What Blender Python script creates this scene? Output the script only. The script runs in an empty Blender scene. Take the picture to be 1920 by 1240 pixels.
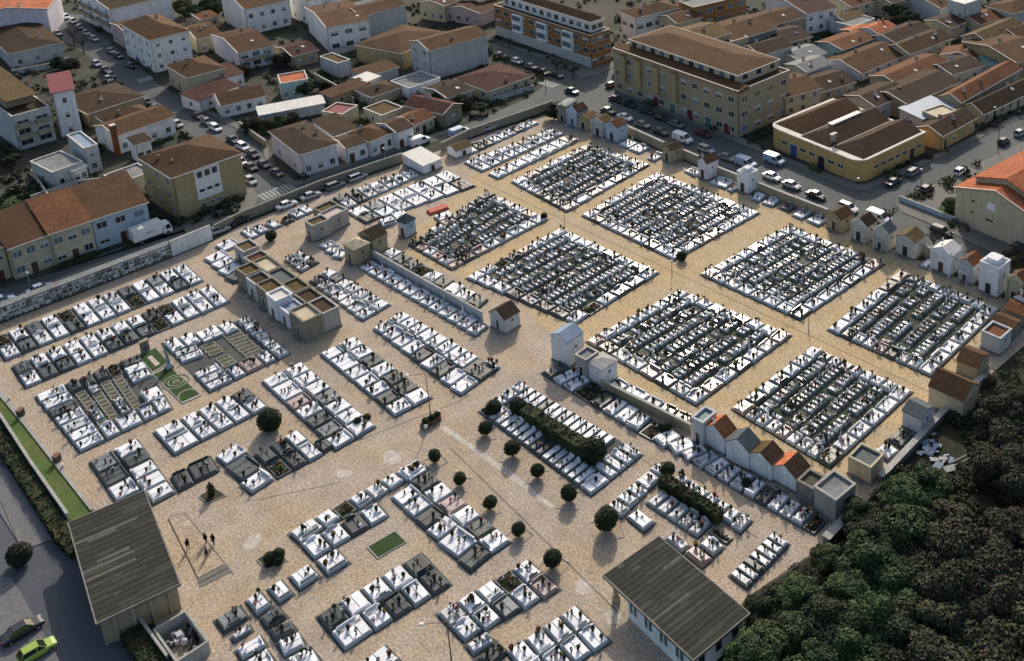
import bpy, math, random
from mathutils import Vector, Matrix, Euler
random.seed(7)
SC = bpy.context.scene; COL = SC.collection
PI = math.pi
# ------------------------------------------------------------------ camera model (solved from the photo's vanishing points)
FPX, CX, CY, CAMH = 2022.0, 1305.36, 17.15, 105.0
PITCH, ROLL, YAW = math.radians(17.7515), math.radians(1.38548), math.radians(-43.2594)
_c, _s = math.cos(PITCH), math.sin(PITCH)
_f = Vector((0, _c, -_s)); _r = Vector((1, 0, 0)); _d = Vector((0, -_s, -_c))
_r, _d = (_r*math.cos(ROLL)+_d*math.sin(ROLL)), (_d*math.cos(ROLL)-_r*math.sin(ROLL))
ROT = Matrix.Rotation(-YAW, 3, 'Z')
_r, _d, _f = ROT@_r, ROT@_d, ROT@_f
def P(u, v, z=0.0):
    d = _r*((u-CX)/FPX) + _d*((v-CY)/FPX) + _f
    t = (z-CAMH)/d.z
    return Vector((d.x*t, d.y*t, z))
def px(p):
    q = Vector(p)-Vector((0, 0, CAMH)); w = q.dot(_f)
    return (CX+FPX*q.dot(_r)/w, CY+FPX*q.dot(_d)/w, w)
def height_at(g, vtop):
    lo, hi = 0.0, 60.0
    for _ in range(40):
        m = (lo+hi)/2
        if px((g.x, g.y, m))[1] > vtop: lo = m
        else: hi = m
    return lo
cam = bpy.data.cameras.new('camera'); co = bpy.data.objects.new('camera', cam); COL.objects.link(co)
co.matrix_world = Matrix(((_r.x, -_d.x, -_f.x, 0), (_r.y, -_d.y, -_f.y, 0), (_r.z, -_d.z, -_f.z, CAMH), (0, 0, 0, 1)))
cam.sensor_fit = 'HORIZONTAL'; cam.sensor_width = 36; cam.lens = FPX/1920*36
cam.shift_x = (960-CX)/1920; cam.shift_y = (CY-620)/1920
cam.clip_start = 1; cam.clip_end = 6000
SC.camera = co
# ------------------------------------------------------------------ light
SUN_EL = math.radians(31); SUN_AZ = math.atan2(_f.y, _f.x)+math.radians(-1)
sv = Vector((math.cos(SUN_AZ)*math.cos(SUN_EL), math.sin(SUN_AZ)*math.cos(SUN_EL), math.sin(SUN_EL)))
W = bpy.data.worlds.new('World'); SC.world = W; W.use_nodes = True
nt = W.node_tree; nt.nodes.clear()
sky = nt.nodes.new('ShaderNodeTexSky'); sky.sky_type = 'NISHITA'; sky.sun_disc = False
sky.dust_density = 3.0; sky.air_density = 1.0; sky.ozone_density = 0.8; sky.sun_elevation = SUN_EL; sky.sun_rotation = math.atan2(sv.x, sv.y)
bg = nt.nodes.new('ShaderNodeBackground'); bg.inputs[1].default_value = 0.15
out = nt.nodes.new('ShaderNodeOutputWorld')
nt.links.new(sky.outputs[0], bg.inputs[0]); nt.links.new(bg.outputs[0], out.inputs[0])
sl = bpy.data.lights.new('sun', 'SUN'); sl.energy = 3.3; sl.angle = math.radians(0.55); sl.color = (1.0, 0.90, 0.76)
so = bpy.data.objects.new('sun', sl); COL.objects.link(so); so.location = sv*300
so.rotation_euler = sv.to_track_quat('Z', 'Y').to_euler()
SC.view_settings.view_transform = 'Standard'; SC.view_settings.look = 'None'; SC.view_settings.gamma = 1
SC.view_settings.exposure = 0.12
SC.render.resolution_x = 1024; SC.render.resolution_y = 661
SC.render.engine = 'CYCLES'
# ------------------------------------------------------------------ materials
MATS = {}
def mat(name, col, rough=0.85, ns=1.5, na=0.25, ns2=None, na2=0.0, bump=0.0, spec=0.3, metal=0.0, rnd=0.0, objcol=False, tile=None, col2=None, space='pos', wave=0.0, stain=0.0):
    m = bpy.data.materials.new(name); m.use_nodes = True; N = m.node_tree.nodes; L = m.node_tree.links
    b = N['Principled BSDF']; b.inputs['Roughness'].default_value = rough; b.inputs['Metallic'].default_value = metal
    b.inputs['Specular IOR Level'].default_value = spec
    if space == 'pos': src = N.new('ShaderNodeNewGeometry').outputs['Position']
    else: src = N.new('ShaderNodeTexCoord').outputs['Object']
    def noise(s, det=4):
        n = N.new('ShaderNodeTexNoise'); n.inputs['Scale'].default_value = s; n.inputs['Detail'].default_value = det
        n.inputs['Roughness'].default_value = 0.65
        L.new(src, n.inputs['Vector']); return n.outputs['Fac']
    def math_(op, a, bb):
        n = N.new('ShaderNodeMath'); n.operation = op
        for i, q in enumerate((a, bb)):
            if isinstance(q, (int, float)): n.inputs[i].default_value = q
            else: L.new(q, n.inputs[i])
        return n.outputs[0]
    fac = math_('MULTIPLY_ADD', noise(ns), 1.0); fac.node.inputs[1].default_value = 2*na*1.6; fac.node.inputs[2].default_value = 1-na*1.6
    if na2 and ns2:
        f2 = math_('MULTIPLY_ADD', noise(ns2, 2), 1.0); f2.node.inputs[1].default_value = 2*na2*1.6; f2.node.inputs[2].default_value = 1-na2*1.6
        fac = math_('MULTIPLY', fac, f2)
    if stain:
        mp = N.new('ShaderNodeMapping'); mp.inputs['Scale'].default_value = (1.3, 1.3, 0.10); L.new(src, mp.inputs['Vector'])
        n = N.new('ShaderNodeTexNoise'); n.inputs['Scale'].default_value = 1.0; n.inputs['Detail'].default_value = 5; n.inputs['Roughness'].default_value = .7; L.new(mp.outputs[0], n.inputs['Vector'])
        f5 = math_('MULTIPLY_ADD', n.outputs['Fac'], 1.0); f5.node.inputs[1].default_value = 2*stain*1.6; f5.node.inputs[2].default_value = 1-stain*1.6
        f5 = math_('MINIMUM', f5, 1.06)
        fac = math_('MULTIPLY', fac, f5)
    if rnd:
        oi = N.new('ShaderNodeObjectInfo'); f3 = math_('MULTIPLY_ADD', oi.outputs['Random'], 1.0)
        f3.node.inputs[1].default_value = 2*rnd; f3.node.inputs[2].default_value = 1-rnd
        fac = math_('MULTIPLY', fac, f3)
    wv = None
    if tile:
        wv = N.new('ShaderNodeTexWave'); wv.wave_type = 'BANDS'; wv.bands_direction = 'X' if tile == 'x' else 'Y'
        wv.inputs['Scale'].default_value = 1.25; wv.inputs['Distortion'].default_value = 0.8; wv.inputs['Detail'].default_value = 1
        tc = N.new('ShaderNodeTexCoord'); L.new(tc.outputs['Object'], wv.inputs['Vector'])
        f4 = math_('MULTIPLY_ADD', wv.outputs['Fac'], 1.0); f4.node.inputs[1].default_value = 0.22; f4.node.inputs[2].default_value = 0.89
        fac = math_('MULTIPLY', fac, f4)
    mix = N.new('ShaderNodeMix'); mix.data_type = 'RGBA'; mix.blend_type = 'MULTIPLY'; mix.inputs['Factor'].default_value = 1
    if objcol:
        oi = N.new('ShaderNodeObjectInfo'); L.new(oi.outputs['Color'], mix.inputs['A'])
    elif col2:
        mx = N.new('ShaderNodeMix'); mx.data_type = 'RGBA'
        mx.inputs['A'].default_value = (*col, 1); mx.inputs['B'].default_value = (*col2, 1)
        rp = N.new('ShaderNodeValToRGB'); rp.color_ramp.elements[0].position = 0.42; rp.color_ramp.elements[1].position = 0.6
        L.new(noise(ns*0.37+0.013, 5), rp.inputs[0]); L.new(rp.outputs[0], mx.inputs['Factor']); L.new(mx.outputs['Result'], mix.inputs['A'])
    else: mix.inputs['A'].default_value = (*col, 1)
    cb = N.new('ShaderNodeCombineColor')
    for i in range(3): L.new(fac, cb.inputs[i])
    L.new(cb.outputs[0], mix.inputs['B'])
    L.new(mix.outputs['Result'], b.inputs['Base Color'])
    if bump or tile:
        bp = N.new('ShaderNodeBump'); bp.inputs['Strength'].default_value = bump or 0.5; bp.inputs['Distance'].default_value = 0.08
        L.new(wv.outputs['Fac'] if tile else noise(ns2 or ns*4, 3), bp.inputs['Height']); L.new(bp.outputs[0], b.inputs['Normal'])
    MATS[name] = m; return m
mat('gravel', (0.385, 0.30, 0.205), 0.9, 0.30, 0.24, 3.2, 0.65, bump=0.5, col2=(0.37, 0.305, 0.245))
mat('palegravel', (0.47, 0.42, 0.36), 0.9, 0.5, 0.25, 2.4, 0.5, bump=0.4)
mat('earth', (0.075, 0.065, 0.045), 0.95, 0.3, 0.35, 2.5, 0.4)
mat('townground', (0.060, 0.056, 0.042), 0.95, 0.08, 0.35, 0.9, 0.4, col2=(0.030, 0.038, 0.022))
mat('asphalt', (0.085, 0.095, 0.094), 0.85, 0.07, 0.25, 1.5, 0.2)
mat('asphalt_lot', (0.075, 0.085, 0.10), 0.85, 0.06, 0.2, 2, 0.2)
mat('pavement', (0.16, 0.155, 0.135), 0.9, 0.2, 0.2, 2.2, 0.25)
mat('cobble', (0.155, 0.15, 0.155), 0.9, 0.15, 0.15, 2.5, 0.3)
mat('paint', (0.30, 0.31, 0.30), 0.7, 1.0, 0.35)
mat('plotbed', (0.075, 0.08, 0.074), 0.95, 0.25, 0.3, 1.5, 0.4)
mat('plotgreen', (0.045, 0.055, 0.038), 0.95, 0.2, 0.4, 1.2, 0.45)
mat('grass', (0.06, 0.105, 0.022), 0.95, 0.25, 0.35, 2.5, 0.4, col2=(0.095, 0.115, 0.03))
mat('grass2', (0.028, 0.06, 0.014), 0.95, 0.6, 0.3, 3, 0.4)
mat('scrub', (0.022, 0.028, 0.014), 0.97, 0.15, 0.4, 1.2, 0.45, col2=(0.04, 0.034, 0.02))
mat('marble', (0.76, 0.765, 0.785), 0.55, 0.4, 0.08, 3.0, 0.10, spec=0.3, rnd=0.12)
mat('plinth', (0.34, 0.385, 0.40), 0.5, 0.6, 0.15, 3.0, 0.12, spec=0.4, rnd=0.15)
mat('plinths', (0.19, 0.215, 0.21), 0.8, 0.6, 0.3, 3.0, 0.3, rnd=0.2)
mat('ringgravel', (0.20, 0.215, 0.15), 0.95, 1, 0.3, 4, 0.3)
mat('soilk', (0.085, 0.08, 0.032), 0.95, 1.0, 0.4, 4, 0.4)
mat('sandpath', (0.44, 0.325, 0.175), 0.9, 0.35, 0.20, 2.6, 0.55, bump=0.5, col2=(0.42, 0.33, 0.21))
mat('drain', (0.12, 0.10, 0.08), 0.9, 1, 0.3)
mat('plinthd', (0.10, 0.115, 0.115), 0.5, 0.6, 0.15, 3.0, 0.12, spec=0.4, rnd=0.2)
mat('stonew', (0.50, 0.475, 0.41), 0.9, 0.4, 0.2, 2, 0.2, rnd=0.06, stain=0.25)
mat('marble2', (0.50, 0.51, 0.53), 0.55, 0.6, 0.10, 3.0, 0.07, spec=0.5, rnd=0.10)
mat('granite', (0.17, 0.185, 0.19), 0.3, 0.8, 0.2, 4, 0.15, spec=0.5, rnd=0.2)
mat('dark', (0.055, 0.065, 0.062), 0.25, 0.8, 0.2, 4, 0.15, spec=0.5, rnd=0.3)
mat('pink', (0.36, 0.27, 0.25), 0.35, 0.8, 0.15, 4, 0.15, spec=0.5, rnd=0.15)
mat('stone', (0.35, 0.34, 0.31), 0.85, 0.5, 0.25, 3, 0.25, rnd=0.1, stain=0.25)
mat('oldstone', (0.20, 0.19, 0.165), 0.9, 0.5, 0.35, 2, 0.3, rnd=0.1)
mat('soil', (0.05, 0.042, 0.025), 0.95, 1.0, 0.4, 4, 0.4)
mat('leaf', (0.024, 0.040, 0.013), 0.8, 0.5, 0.4, 2, 0.4, rnd=0.2)
mat('leaf2', (0.042, 0.085, 0.020), 0.8, 0.5, 0.4, 2, 0.4, rnd=0.2)
mat('leaf3', (0.05, 0.056, 0.022), 0.8, 0.5, 0.4, 2, 0.4, rnd=0.2)
mat('leaf4', (0.038, 0.032, 0.021), 0.85, 0.5, 0.4, 2, 0.4, rnd=0.25)
mat('topiary', (0.014, 0.022, 0.008), 0.9, 1.5, 0.4, 5, 0.4, rnd=0.15)
mat('hedge', (0.028, 0.042, 0.013), 0.9, 0.8, 0.45, 4, 0.4, col2=(0.05, 0.042, 0.015))
mat('bark', (0.075, 0.055, 0.04), 0.95, 2, 0.3)
mat('pot', (0.05, 0.045, 0.042), 0.6, 2, 0.3, rnd=0.3)
mat('potw', (0.45, 0.43, 0.42), 0.5, 2, 0.2, rnd=0.3)
for n, c in (('red', (0.32, 0.03, 0.025)), ('white', (0.75, 0.73, 0.70)), ('fpink', (0.50, 0.17, 0.22)), ('yellow', (0.50, 0.33, 0.04)), ('purple', (0.15, 0.06, 0.20))):
    mat('fl_'+n, c, 0.8, 6, 0.3)
mat('bronze', (0.10, 0.07, 0.035), 0.4, 2, 0.3, metal=0.6)
WALLS = dict(w_white=(0.72, 0.72, 0.72), w_lilac=(0.62, 0.59, 0.64), w_cream=(0.46, 0.41, 0.285), w_yellow=(0.46, 0.31, 0.125), w_ochre=(0.36, 0.285, 0.155), w_grey=(0.44, 0.46, 0.46),
    w_blue=(0.40, 0.48, 0.56), w_teal=(0.30, 0.40, 0.38), w_tan=(0.34, 0.285, 0.19), w_orange=(0.30, 0.145, 0.055), w_olive=(0.22, 0.205, 0.155), w_pink=(0.50, 0.38, 0.36), w_dgrey=(0.20, 0.21, 0.21))
for k, c in WALLS.items(): mat(k, c, 0.9, 0.25, 0.13, 1.3, 0.16, rnd=0.05, stain=0.22, spec=0.15)
ROOFS = dict(r_brown=(0.095, 0.052, 0.027), r_dark=(0.060, 0.038, 0.024), r_rust=(0.145, 0.064, 0.032), r_orange=(0.40, 0.13, 0.06), r_olive=(0.115, 0.078, 0.036), r_maroon=(0.078, 0.036, 0.028))
for k, c in ROOFS.items():
    for ax in 'xy': mat(k+ax, c, 0.85, 0.22, 0.30, 1.8, 0.45, tile=ax, bump=0.35, rnd=0.16, spec=0.08)
mat('r_flat', (0.19, 0.20, 0.195), 0.9, 0.3, 0.35, 2.5, 0.5)
mat('r_white', (0.60, 0.58, 0.52), 0.7, 0.3, 0.15, 2, 0.15)
mat('r_cream', (0.50, 0.42, 0.28), 0.8, 0.3, 0.2, 2, 0.2)
mat('r_blue', (0.20, 0.27, 0.36), 0.45, 0.4, 0.2, 2, 0.2)
mat('r_slate', (0.055, 0.075, 0.085), 0.7, 0.4, 0.3, 2, 0.3)
mat('r_teal', (0.10, 0.19, 0.20), 0.6, 0.4, 0.3, 2, 0.2)
mat('r_red', (0.20, 0.05, 0.05), 0.8, 0.4, 0.2, 2, 0.2)
mat('trim', (0.62, 0.58, 0.50), 0.8, 0.6, 0.2)
mat('frame', (0.55, 0.55, 0.53), 0.6, 1, 0.1)
mat('glass', (0.028, 0.036, 0.042), 0.12, 0.3, 0.3, spec=0.6)
mat('glassb', (0.10, 0.16, 0.20), 0.15, 0.3, 0.3, spec=0.6)
mat('shutter', (0.42, 0.43, 0.42), 0.7, 0.5, 0.2)
mat('doorwood', (0.09, 0.045, 0.025), 0.6, 1, 0.3)
mat('doordark', (0.03, 0.032, 0.035), 0.5, 1, 0.2)
mat('doorblue', (0.05, 0.08, 0.22), 0.5, 1, 0.2)
mat('doorgreen', (0.04, 0.12, 0.11), 0.5, 1, 0.2)
mat('doorred', (0.13, 0.03, 0.035), 0.5, 1, 0.2)
mat('fibro', (0.026, 0.027, 0.021), 0.9, 0.12, 0.35, 1.5, 0.3, space='obj')
mat('fibro2', (0.045, 0.045, 0.036), 0.9, 0.12, 0.35, 1.5, 0.3, space='obj')
mat('fibro3', (0.095, 0.092, 0.078), 0.9, 0.2, 0.3, 1.5, 0.3, space='obj')
mat('carpaint', (1, 1, 1), 0.28, 0.5, 0.03, spec=0.6, objcol=True)
mat('carglass', (0.018, 0.021, 0.024), 0.08, 0.5, 0.1, spec=0.7)
mat('tyre', (0.02, 0.02, 0.02), 0.9, 2, 0.2)
mat('rim', (0.35, 0.35, 0.36), 0.35, 2, 0.2, metal=0.7)
mat('lampglass', (0.75, 0.74, 0.70), 0.3, 2, 0.1)
mat('taillight', (0.35, 0.02, 0.02), 0.3, 2, 0.1)
mat('metal', (0.32, 0.32, 0.31), 0.5, 2, 0.2, metal=0.5)
mat('rustmetal', (0.16, 0.09, 0.055), 0.7, 2, 0.3)
mat('tarpred', (0.42, 0.075, 0.04), 0.7, 1, 0.25)
mat('tarpblue', (0.30, 0.36, 0.44), 0.6, 1, 0.25)
mat('skin', (0.45, 0.27, 0.19), 0.6, 2, 0.1)
mat('hair', (0.02, 0.015, 0.012), 0.7, 3, 0.2)
mat('cloth_dark', (0.018, 0.018, 0.022), 0.9, 3, 0.3)
mat('cloth_navy', (0.022, 0.026, 0.045), 0.9, 3, 0.3)
mat('copperg', (0.19, 0.27, 0.25), 0.7, 1, 0.25)
# ------------------------------------------------------------------ mesh builder
class MB:
    def __init__(s): s.v = []; s.f = []; s.m = []
    def add(s, vs, fs, m):
        o = len(s.v); s.v += [tuple(q) for q in vs]
        for q in fs: s.f.append([i+o for i in q]); s.m.append(m)
        return s
    def box(s, x0, y0, z0, x1, y1, z1, m, tx=0, ty=0):
        s.add([(x0, y0, z0), (x1, y0, z0), (x1, y1, z0), (x0, y1, z0), (x0+tx, y0+ty, z1), (x1-tx, y0+ty, z1), (x1-tx, y1-ty, z1), (x0+tx, y1-ty, z1)],
              [(3, 2, 1, 0), (4, 5, 6, 7), (0, 1, 5, 4), (1, 2, 6, 5), (2, 3, 7, 6), (3, 0, 4, 7)], m); return s
    def prism(s, poly, z0, z1, m):
        n = len(poly); vs = [(p[0], p[1], z0) for p in poly]+[(p[0], p[1], z1) for p in poly]
        s.add(vs, [tuple(range(n-1, -1, -1)), tuple(range(n, 2*n))]+[(i, (i+1) % n, n+(i+1) % n, n+i) for i in range(n)], m); return s
    def ext(s, poly, x0, x1, m, axis='x'):   # poly in (y,z) extruded along x, or in (x,z) along y
        n = len(poly)
        if axis == 'x': vs = [(x0, a, b) for a, b in poly]+[(x1, a, b) for a, b in poly]
        else: vs = [(a, x0, b) for a, b in poly]+[(a, x1, b) for a, b in poly]
        s.add(vs, [tuple(range(n-1, -1, -1)), tuple(range(n, 2*n))]+[(i, (i+1) % n, n+(i+1) % n, n+i) for i in range(n)], m); return s
    def tube(s, a, b, r0, r1, m, n=7, cap=True):
        a = Vector(a); b = Vector(b); d = (b-a)
        q = d.to_track_quat('Z', 'Y'); vs = []
        for c, r in ((a, r0), (b, r1)):
            for i in range(n): vs.append(c+q@Vector((math.cos(2*PI*i/n)*r, math.sin(2*PI*i/n)*r, 0)))
        fs = [(i, (i+1) % n, n+(i+1) % n, n+i) for i in range(n)]
        if cap: fs += [tuple(range(n-1, -1, -1)), tuple(range(n, 2*n))]
        s.add(vs, fs, m); return s
    def blob(s, c, r, m, n=8, k=5, jit=0.0, sz=1.0, rng=random):
        vs = [(c[0], c[1], c[2]-r*sz)]; fs = []
        for j in range(1, k):
            th = PI*j/k
            for i in range(n):
                a = 2*PI*(i+(j % 2)*.5)/n; q = r*(1+rng.uniform(-jit, jit))
                vs.append((c[0]+q*math.sin(th)*math.cos(a), c[1]+q*math.sin(th)*math.sin(a), c[2]-q*sz*math.cos(th)))
        vs.append((c[0], c[1], c[2]+r*sz)); e = len(vs)-1
        for i in range(n):
            fs.append((0, 1+(i+1) % n, 1+i)); fs.append((e, 1+(k-2)*n+i, 1+(k-2)*n+(i+1) % n))
            for j in range(k-2): fs.append((1+j*n+i, 1+j*n+(i+1) % n, 1+(j+1)*n+(i+1) % n, 1+(j+1)*n+i))
        s.add(vs, fs, m); return s
    def leaves(s, c, r, n, size, mats, rng, flat=1.0, shell=0.55):
        for _ in range(n):
            d = Vector((rng.gauss(0, 1), rng.gauss(0, 1), rng.gauss(0, 1))).normalized()
            q = Vector(c)+Vector((d.x, d.y, d.z*flat))*r*(shell+(1-shell)*rng.random()**.5)
            nn = (d+Vector((rng.uniform(-.8, .8), rng.uniform(-.8, .8), rng.uniform(-.4, .9)))).normalized()
            t = nn.orthogonal().normalized(); t = (Matrix.Rotation(rng.uniform(0, 6.28), 3, nn)@t); b = nn.cross(t)
            a = size*rng.uniform(.6, 1.3); w = a*rng.uniform(.4, .8)
            s.add([q-t*a-b*w*.3, q+b*w, q+t*a+b*w*.2, q-b*w], [(0, 1, 2, 3)], mats[int(rng.random()*len(mats)) % len(mats)])
        return s
    def merge(s, o, M):
        k = len(s.v); s.v += [tuple(M@Vector(q)) for q in o.v]
        for q, m in zip(o.f, o.m): s.f.append([i+k for i in q]); s.m.append(m)
        return s
    def mesh(s, name, smooth=False):
        me = bpy.data.meshes.new(name); me.from_pydata(s.v, [], s.f)
        keys = sorted(set(s.m))
        for k in keys: me.materials.append(MATS[k])
        ix = {k: i for i, k in enumerate(keys)}
        me.polygons.foreach_set('material_index', [ix[k] for k in s.m])
        if smooth: me.polygons.foreach_set('use_smooth', [True]*len(s.f))
        me.update(); return me
    def build(s, name, parent=None, loc=None, smooth=False):
        return link(name, s.mesh(name, smooth), parent, loc)
def link(name, me, parent=None, loc=None):
    o = bpy.data.objects.new(name, me); COL.objects.link(o)
    if parent: o.parent = parent
    if loc is not None: o.location = loc
    return o
def tag(o, label=None, cat=None, group=None, kind=None):
    if label: o['label'] = label
    if cat: o['category'] = cat
    if group: o['group'] = group
    if kind: o['kind'] = kind
    return o
def empty(name, loc, rz=0.0, label=None, cat=None, group=None):
    o = bpy.data.objects.new(name, None); COL.objects.link(o); o.location = loc; o.rotation_euler = (0, 0, rz)
    o.empty_display_size = 0.3
    return tag(o, label, cat, group)
ORD = 'first second third fourth fifth sixth seventh eighth ninth tenth eleventh twelfth thirteenth fourteenth fifteenth sixteenth seventeenth eighteenth nineteenth twentieth twenty-first twenty-second twenty-third twenty-fourth'.split()
# ------------------------------------------------------------------ ground sheets
def sheet(name, pts, z, m, kind='structure'):
    vs = [P(u, v, 0) for u, v in pts]
    a = sum(vs[i].x*vs[(i+1) % len(vs)].y-vs[(i+1) % len(vs)].x*vs[i].y for i in range(len(vs)))
    if a < 0: vs = vs[::-1]
    me = bpy.data.meshes.new(name); me.from_pydata([(q.x, q.y, z) for q in vs], [], [list(range(len(vs)))])
    me.materials.append(MATS[m]); o = link(name, me)
    if kind: o['kind'] = kind
    return o
def slab(name, pts, z0, z1, m, kind='structure'):
    vs = [P(u, v, 0) for u, v in pts]
    a = sum(vs[i].x*vs[(i+1) % len(vs)].y-vs[(i+1) % len(vs)].x*vs[i].y for i in range(len(vs)))
    if a < 0: vs = vs[::-1]
    o = MB().prism([(q.x, q.y) for q in vs], z0, z1, m).build(name)
    if kind: o['kind'] = kind
    return o
g = MB().add([(-3000, -1500, 0), (1500, -1500, 0), (1500, 3000, 0), (-3000, 3000, 0)], [(0, 1, 2, 3)], 'townground').build('ground'); g['kind'] = 'structure'
# ------------------------------------------------------------------ graves
G_ARCH = {}
def m_of(k): return {'w': 'marble', 'v': 'marble2', 'd': 'dark', 'g': 'granite', 'p': 'pink', 's': 'stone'}[k]
rh_ = random.Random(77)
def grave_parts(k, ns, hv, W, L):
    """list of (part name, MB) in metres; head at +y"""
    m = m_of(k); R = []
    hw, hl = W/2, L/2
    pm = {'w': 'plinth', 'v': 'plinth', 'g': 'plinthd', 'd': 'plinthd'}.get(k, m)
    if W < 1.15 and k in 'wvgps': pm = 'plinths'
    b = MB().box(-hw, -hl, 0, hw, hl, .24, pm, .02, .02)
    b.box(-hw+.06, -hl+.06, .24, hw-.06, hl-.06, .36, pm, .02, .02)
    hs = .30 if hv < 7 else .2
    b.box(-hw+.09, hl-.09-hs, .36, hw-.09, hl-.09, .48, m)     # head plinth strip
    R.append(('base', b))
    y0, y1 = -hl+.17, hl-.15-hs; w = (W-.30)/ns
    mk = m
    for i in range(ns):
        x0 = -hw+.15+i*w; e_ = .045 if W > 1.15 else -.03
        s = MB().box(x0+e_, y0, .36, x0+w-e_, y1, .48, mk, .015, .015)
        if L > 1.9: s.box(x0+.14, y1-.62, .48, x0+w-.14, y1-.2, .50, m_of('g') if k in 'wv' and hv % 3 == 0 else mk)
        R.append(('slab', s))
    h = MB(); yb = hl-.30; hm = m; m = {'w': rh_.choice(['marble', 'marble', 'marble2', 'granite', 'plinth']), 'v': rh_.choice(['marble2', 'plinth', 'granite'])}.get(k, m)
    if hv == 0: h.box(-hw*.7, yb, .48, hw*.7, yb+.11, .78, m, .03)
    elif hv == 1:
        h.box(-hw*.35, yb, .48, hw*.35, yb+.11, 1.0, m); h.box(-hw*.75, yb+.01, .48, -hw*.36, yb+.10, .70, m); h.box(hw*.36, yb+.01, .48, hw*.75, yb+.10, .70, m)
    elif hv == 2:
        a = [(-hw*.55, .48), (hw*.55, .48), (hw*.55, .72), (hw*.4, .88), (0, .96), (-hw*.4, .88), (-hw*.55, .72)]
        h.ext(a, yb, yb+.13, m, 'y')
    elif hv == 3:
        h.box(-.22, yb-.05, .48, .22, yb+.18, .75, m, .05, .03); h.box(-.06, yb+.02, .75, .06, yb+.12, 1.45, m); h.box(-.26, yb+.03, 1.12, .26, yb+.11, 1.24, m)
    elif hv == 4:
        h.box(-hw*.85, yb, .48, hw*.85, yb+.12, .72, m, .02)
    elif hv == 5:
        h.box(-hw*.8, yb-.02, .48, hw*.8, yb+.13, .90, m, .04); h.box(-hw*.84, yb-.05, .90, hw*.84, yb+.16, .96, m)
    elif hv == 6:
        h.box(-.3, yb-.1, .48, .3, yb+.2, .95, m, .06, .05); h.tube((0, yb+.05, .95), (0, yb+.05, 1.5), .14, .07, m, 6); h.blob((0, yb+.05, 1.6), .1, m, 6, 4)
    else: h.box(-hw*.5, yb+.05, .48, hw*.5, yb+.13, .78, m, .04)
    R.append(('cross' if hv == 3 else 'statue' if hv == 6 else 'headstone', h))
    return R
def garden_parts(k, W, L, rng):
    hw, hl = W/2, L/2
    m = 'stone' if k == 'k' else 'granite'
    b = MB()
    t = .10
    b.box(-hw, -hl, 0, hw, -hl+t, .2, m); b.box(-hw, hl-t, 0, hw, hl, .2, m); b.box(-hw, -hl+t, 0, -hw+t, hl-t, .2, m); b.box(hw-t, -hl+t, 0, hw, hl-t, .2, m)
    R = [('kerb', b), ('soil', MB().box(-hw+t, -hl+t, 0, hw-t, hl-t, .14, 'soilk' if k == 'k' else 'soil' if k != 'K' else 'grass2', .02, .02))]
    if k == 'e':
        p = MB()
        for _ in range(int(5+W*L*2)):
            c = (rng.uniform(-hw+.3, hw-.3), rng.uniform(-hl+.3, hl-.3), .25+rng.random()*.2)
            p.leaves(c, .28, 14, .14, ['leaf', 'leaf2', 'leaf', 'leaf4'], rng)
            if rng.random() < .4: p.blob((c[0], c[1], c[2]+.2), .1, rng.choice(['fl_white', 'fl_red', 'fl_fpink', 'fl_yellow']), 5, 3)
        R.append(('plants', p))
    return R
LOOK = {'w': 'white marble', 'v': 'pale grey marble', 'd': 'black granite', 'g': 'grey granite', 'p': 'pinkish granite', 'e': 'planted earth', 'k': 'earth-topped', 'K': 'grassy', 's': 'old stone'}
GRAVES = []      # dicts
def cell_graves(quad, rows, plot, gap=.26, zq=.25, bed='plotbed', bedm=.12, det=1):
    """rows: (axis, u0,u1, v0,v1, string, head, rowname)"""
    FL, FR, NR, NL = [P(u, v, zq) for u, v in quad]
    def B(u, v): return (FL*(1-u)+FR*u)*(1-v)+(NL*(1-u)+NR*u)*v
    if bed:
        c = [FL, FR, NR, NL]; cen = sum(c, Vector())/4
        vs = []
        for q in c:
            d = (q-cen); d.z = 0; vs.append(q+d.normalized()*bedm*1.5)
        a = sum(vs[i].x*vs[(i+1) % 4].y-vs[(i+1) % 4].x*vs[i].y for i in range(4))
        if a < 0: vs = vs[::-1]
        o = MB().prism([(q.x, q.y) for q in vs], 0.0, .03, bed).build('grave_plot'); o['kind'] = 'structure'
    for axis, u0, u1, v0, v1, s, head, rn in rows:
        n = len(s); wts = [1.5 if ch.isupper() and ch != 'K' else 1.0 for ch in s]; tot = sum(wts); acc = 0
        for i, ch in enumerate(s):
            a0 = acc/tot; acc += wts[i]; a1 = acc/tot
            if ch in '. ': continue
            if axis == 'u': U0, U1, V0, V1 = u0+(u1-u0)*a0, u0+(u1-u0)*a1, v0, v1
            else: U0, U1, V0, V1 = u0, u1, v0+(v1-v0)*a0, v0+(v1-v0)*a1
            p00, p10, p11, p01 = B(U0, V0), B(U1, V0), B(U1, V1), B(U0, V1)
            cen = (p00+p10+p11+p01)/4; cen.z = .03
            du = ((p10-p00)+(p11-p01))/2; dv = ((p01-p00)+(p11-p10))/2
            hd = {'+u': du, '-u': -du, '+v': dv, '-v': -dv}[head]
            ot = dv if 'u' in head else du
            Lg, Wd = hd.length-gap, ot.length-gap
            ang = math.atan2(hd.y, hd.x)-PI/2
            GRAVES.append(dict(c=cen, ang=ang, W=Wd, L=Lg, k=ch if ch == 'K' else ch.lower(), big=ch.isupper() and ch != 'K', plot=plot, row=rn, i=i, n=n, axis=axis, det=det))
def one(quad, k, head, plot, **kw): cell_graves(quad, [('u', 0, 1, 0, 1, k, head, 'single')], plot, **kw)
FAR, NEAR = 'far', 'near'
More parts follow.
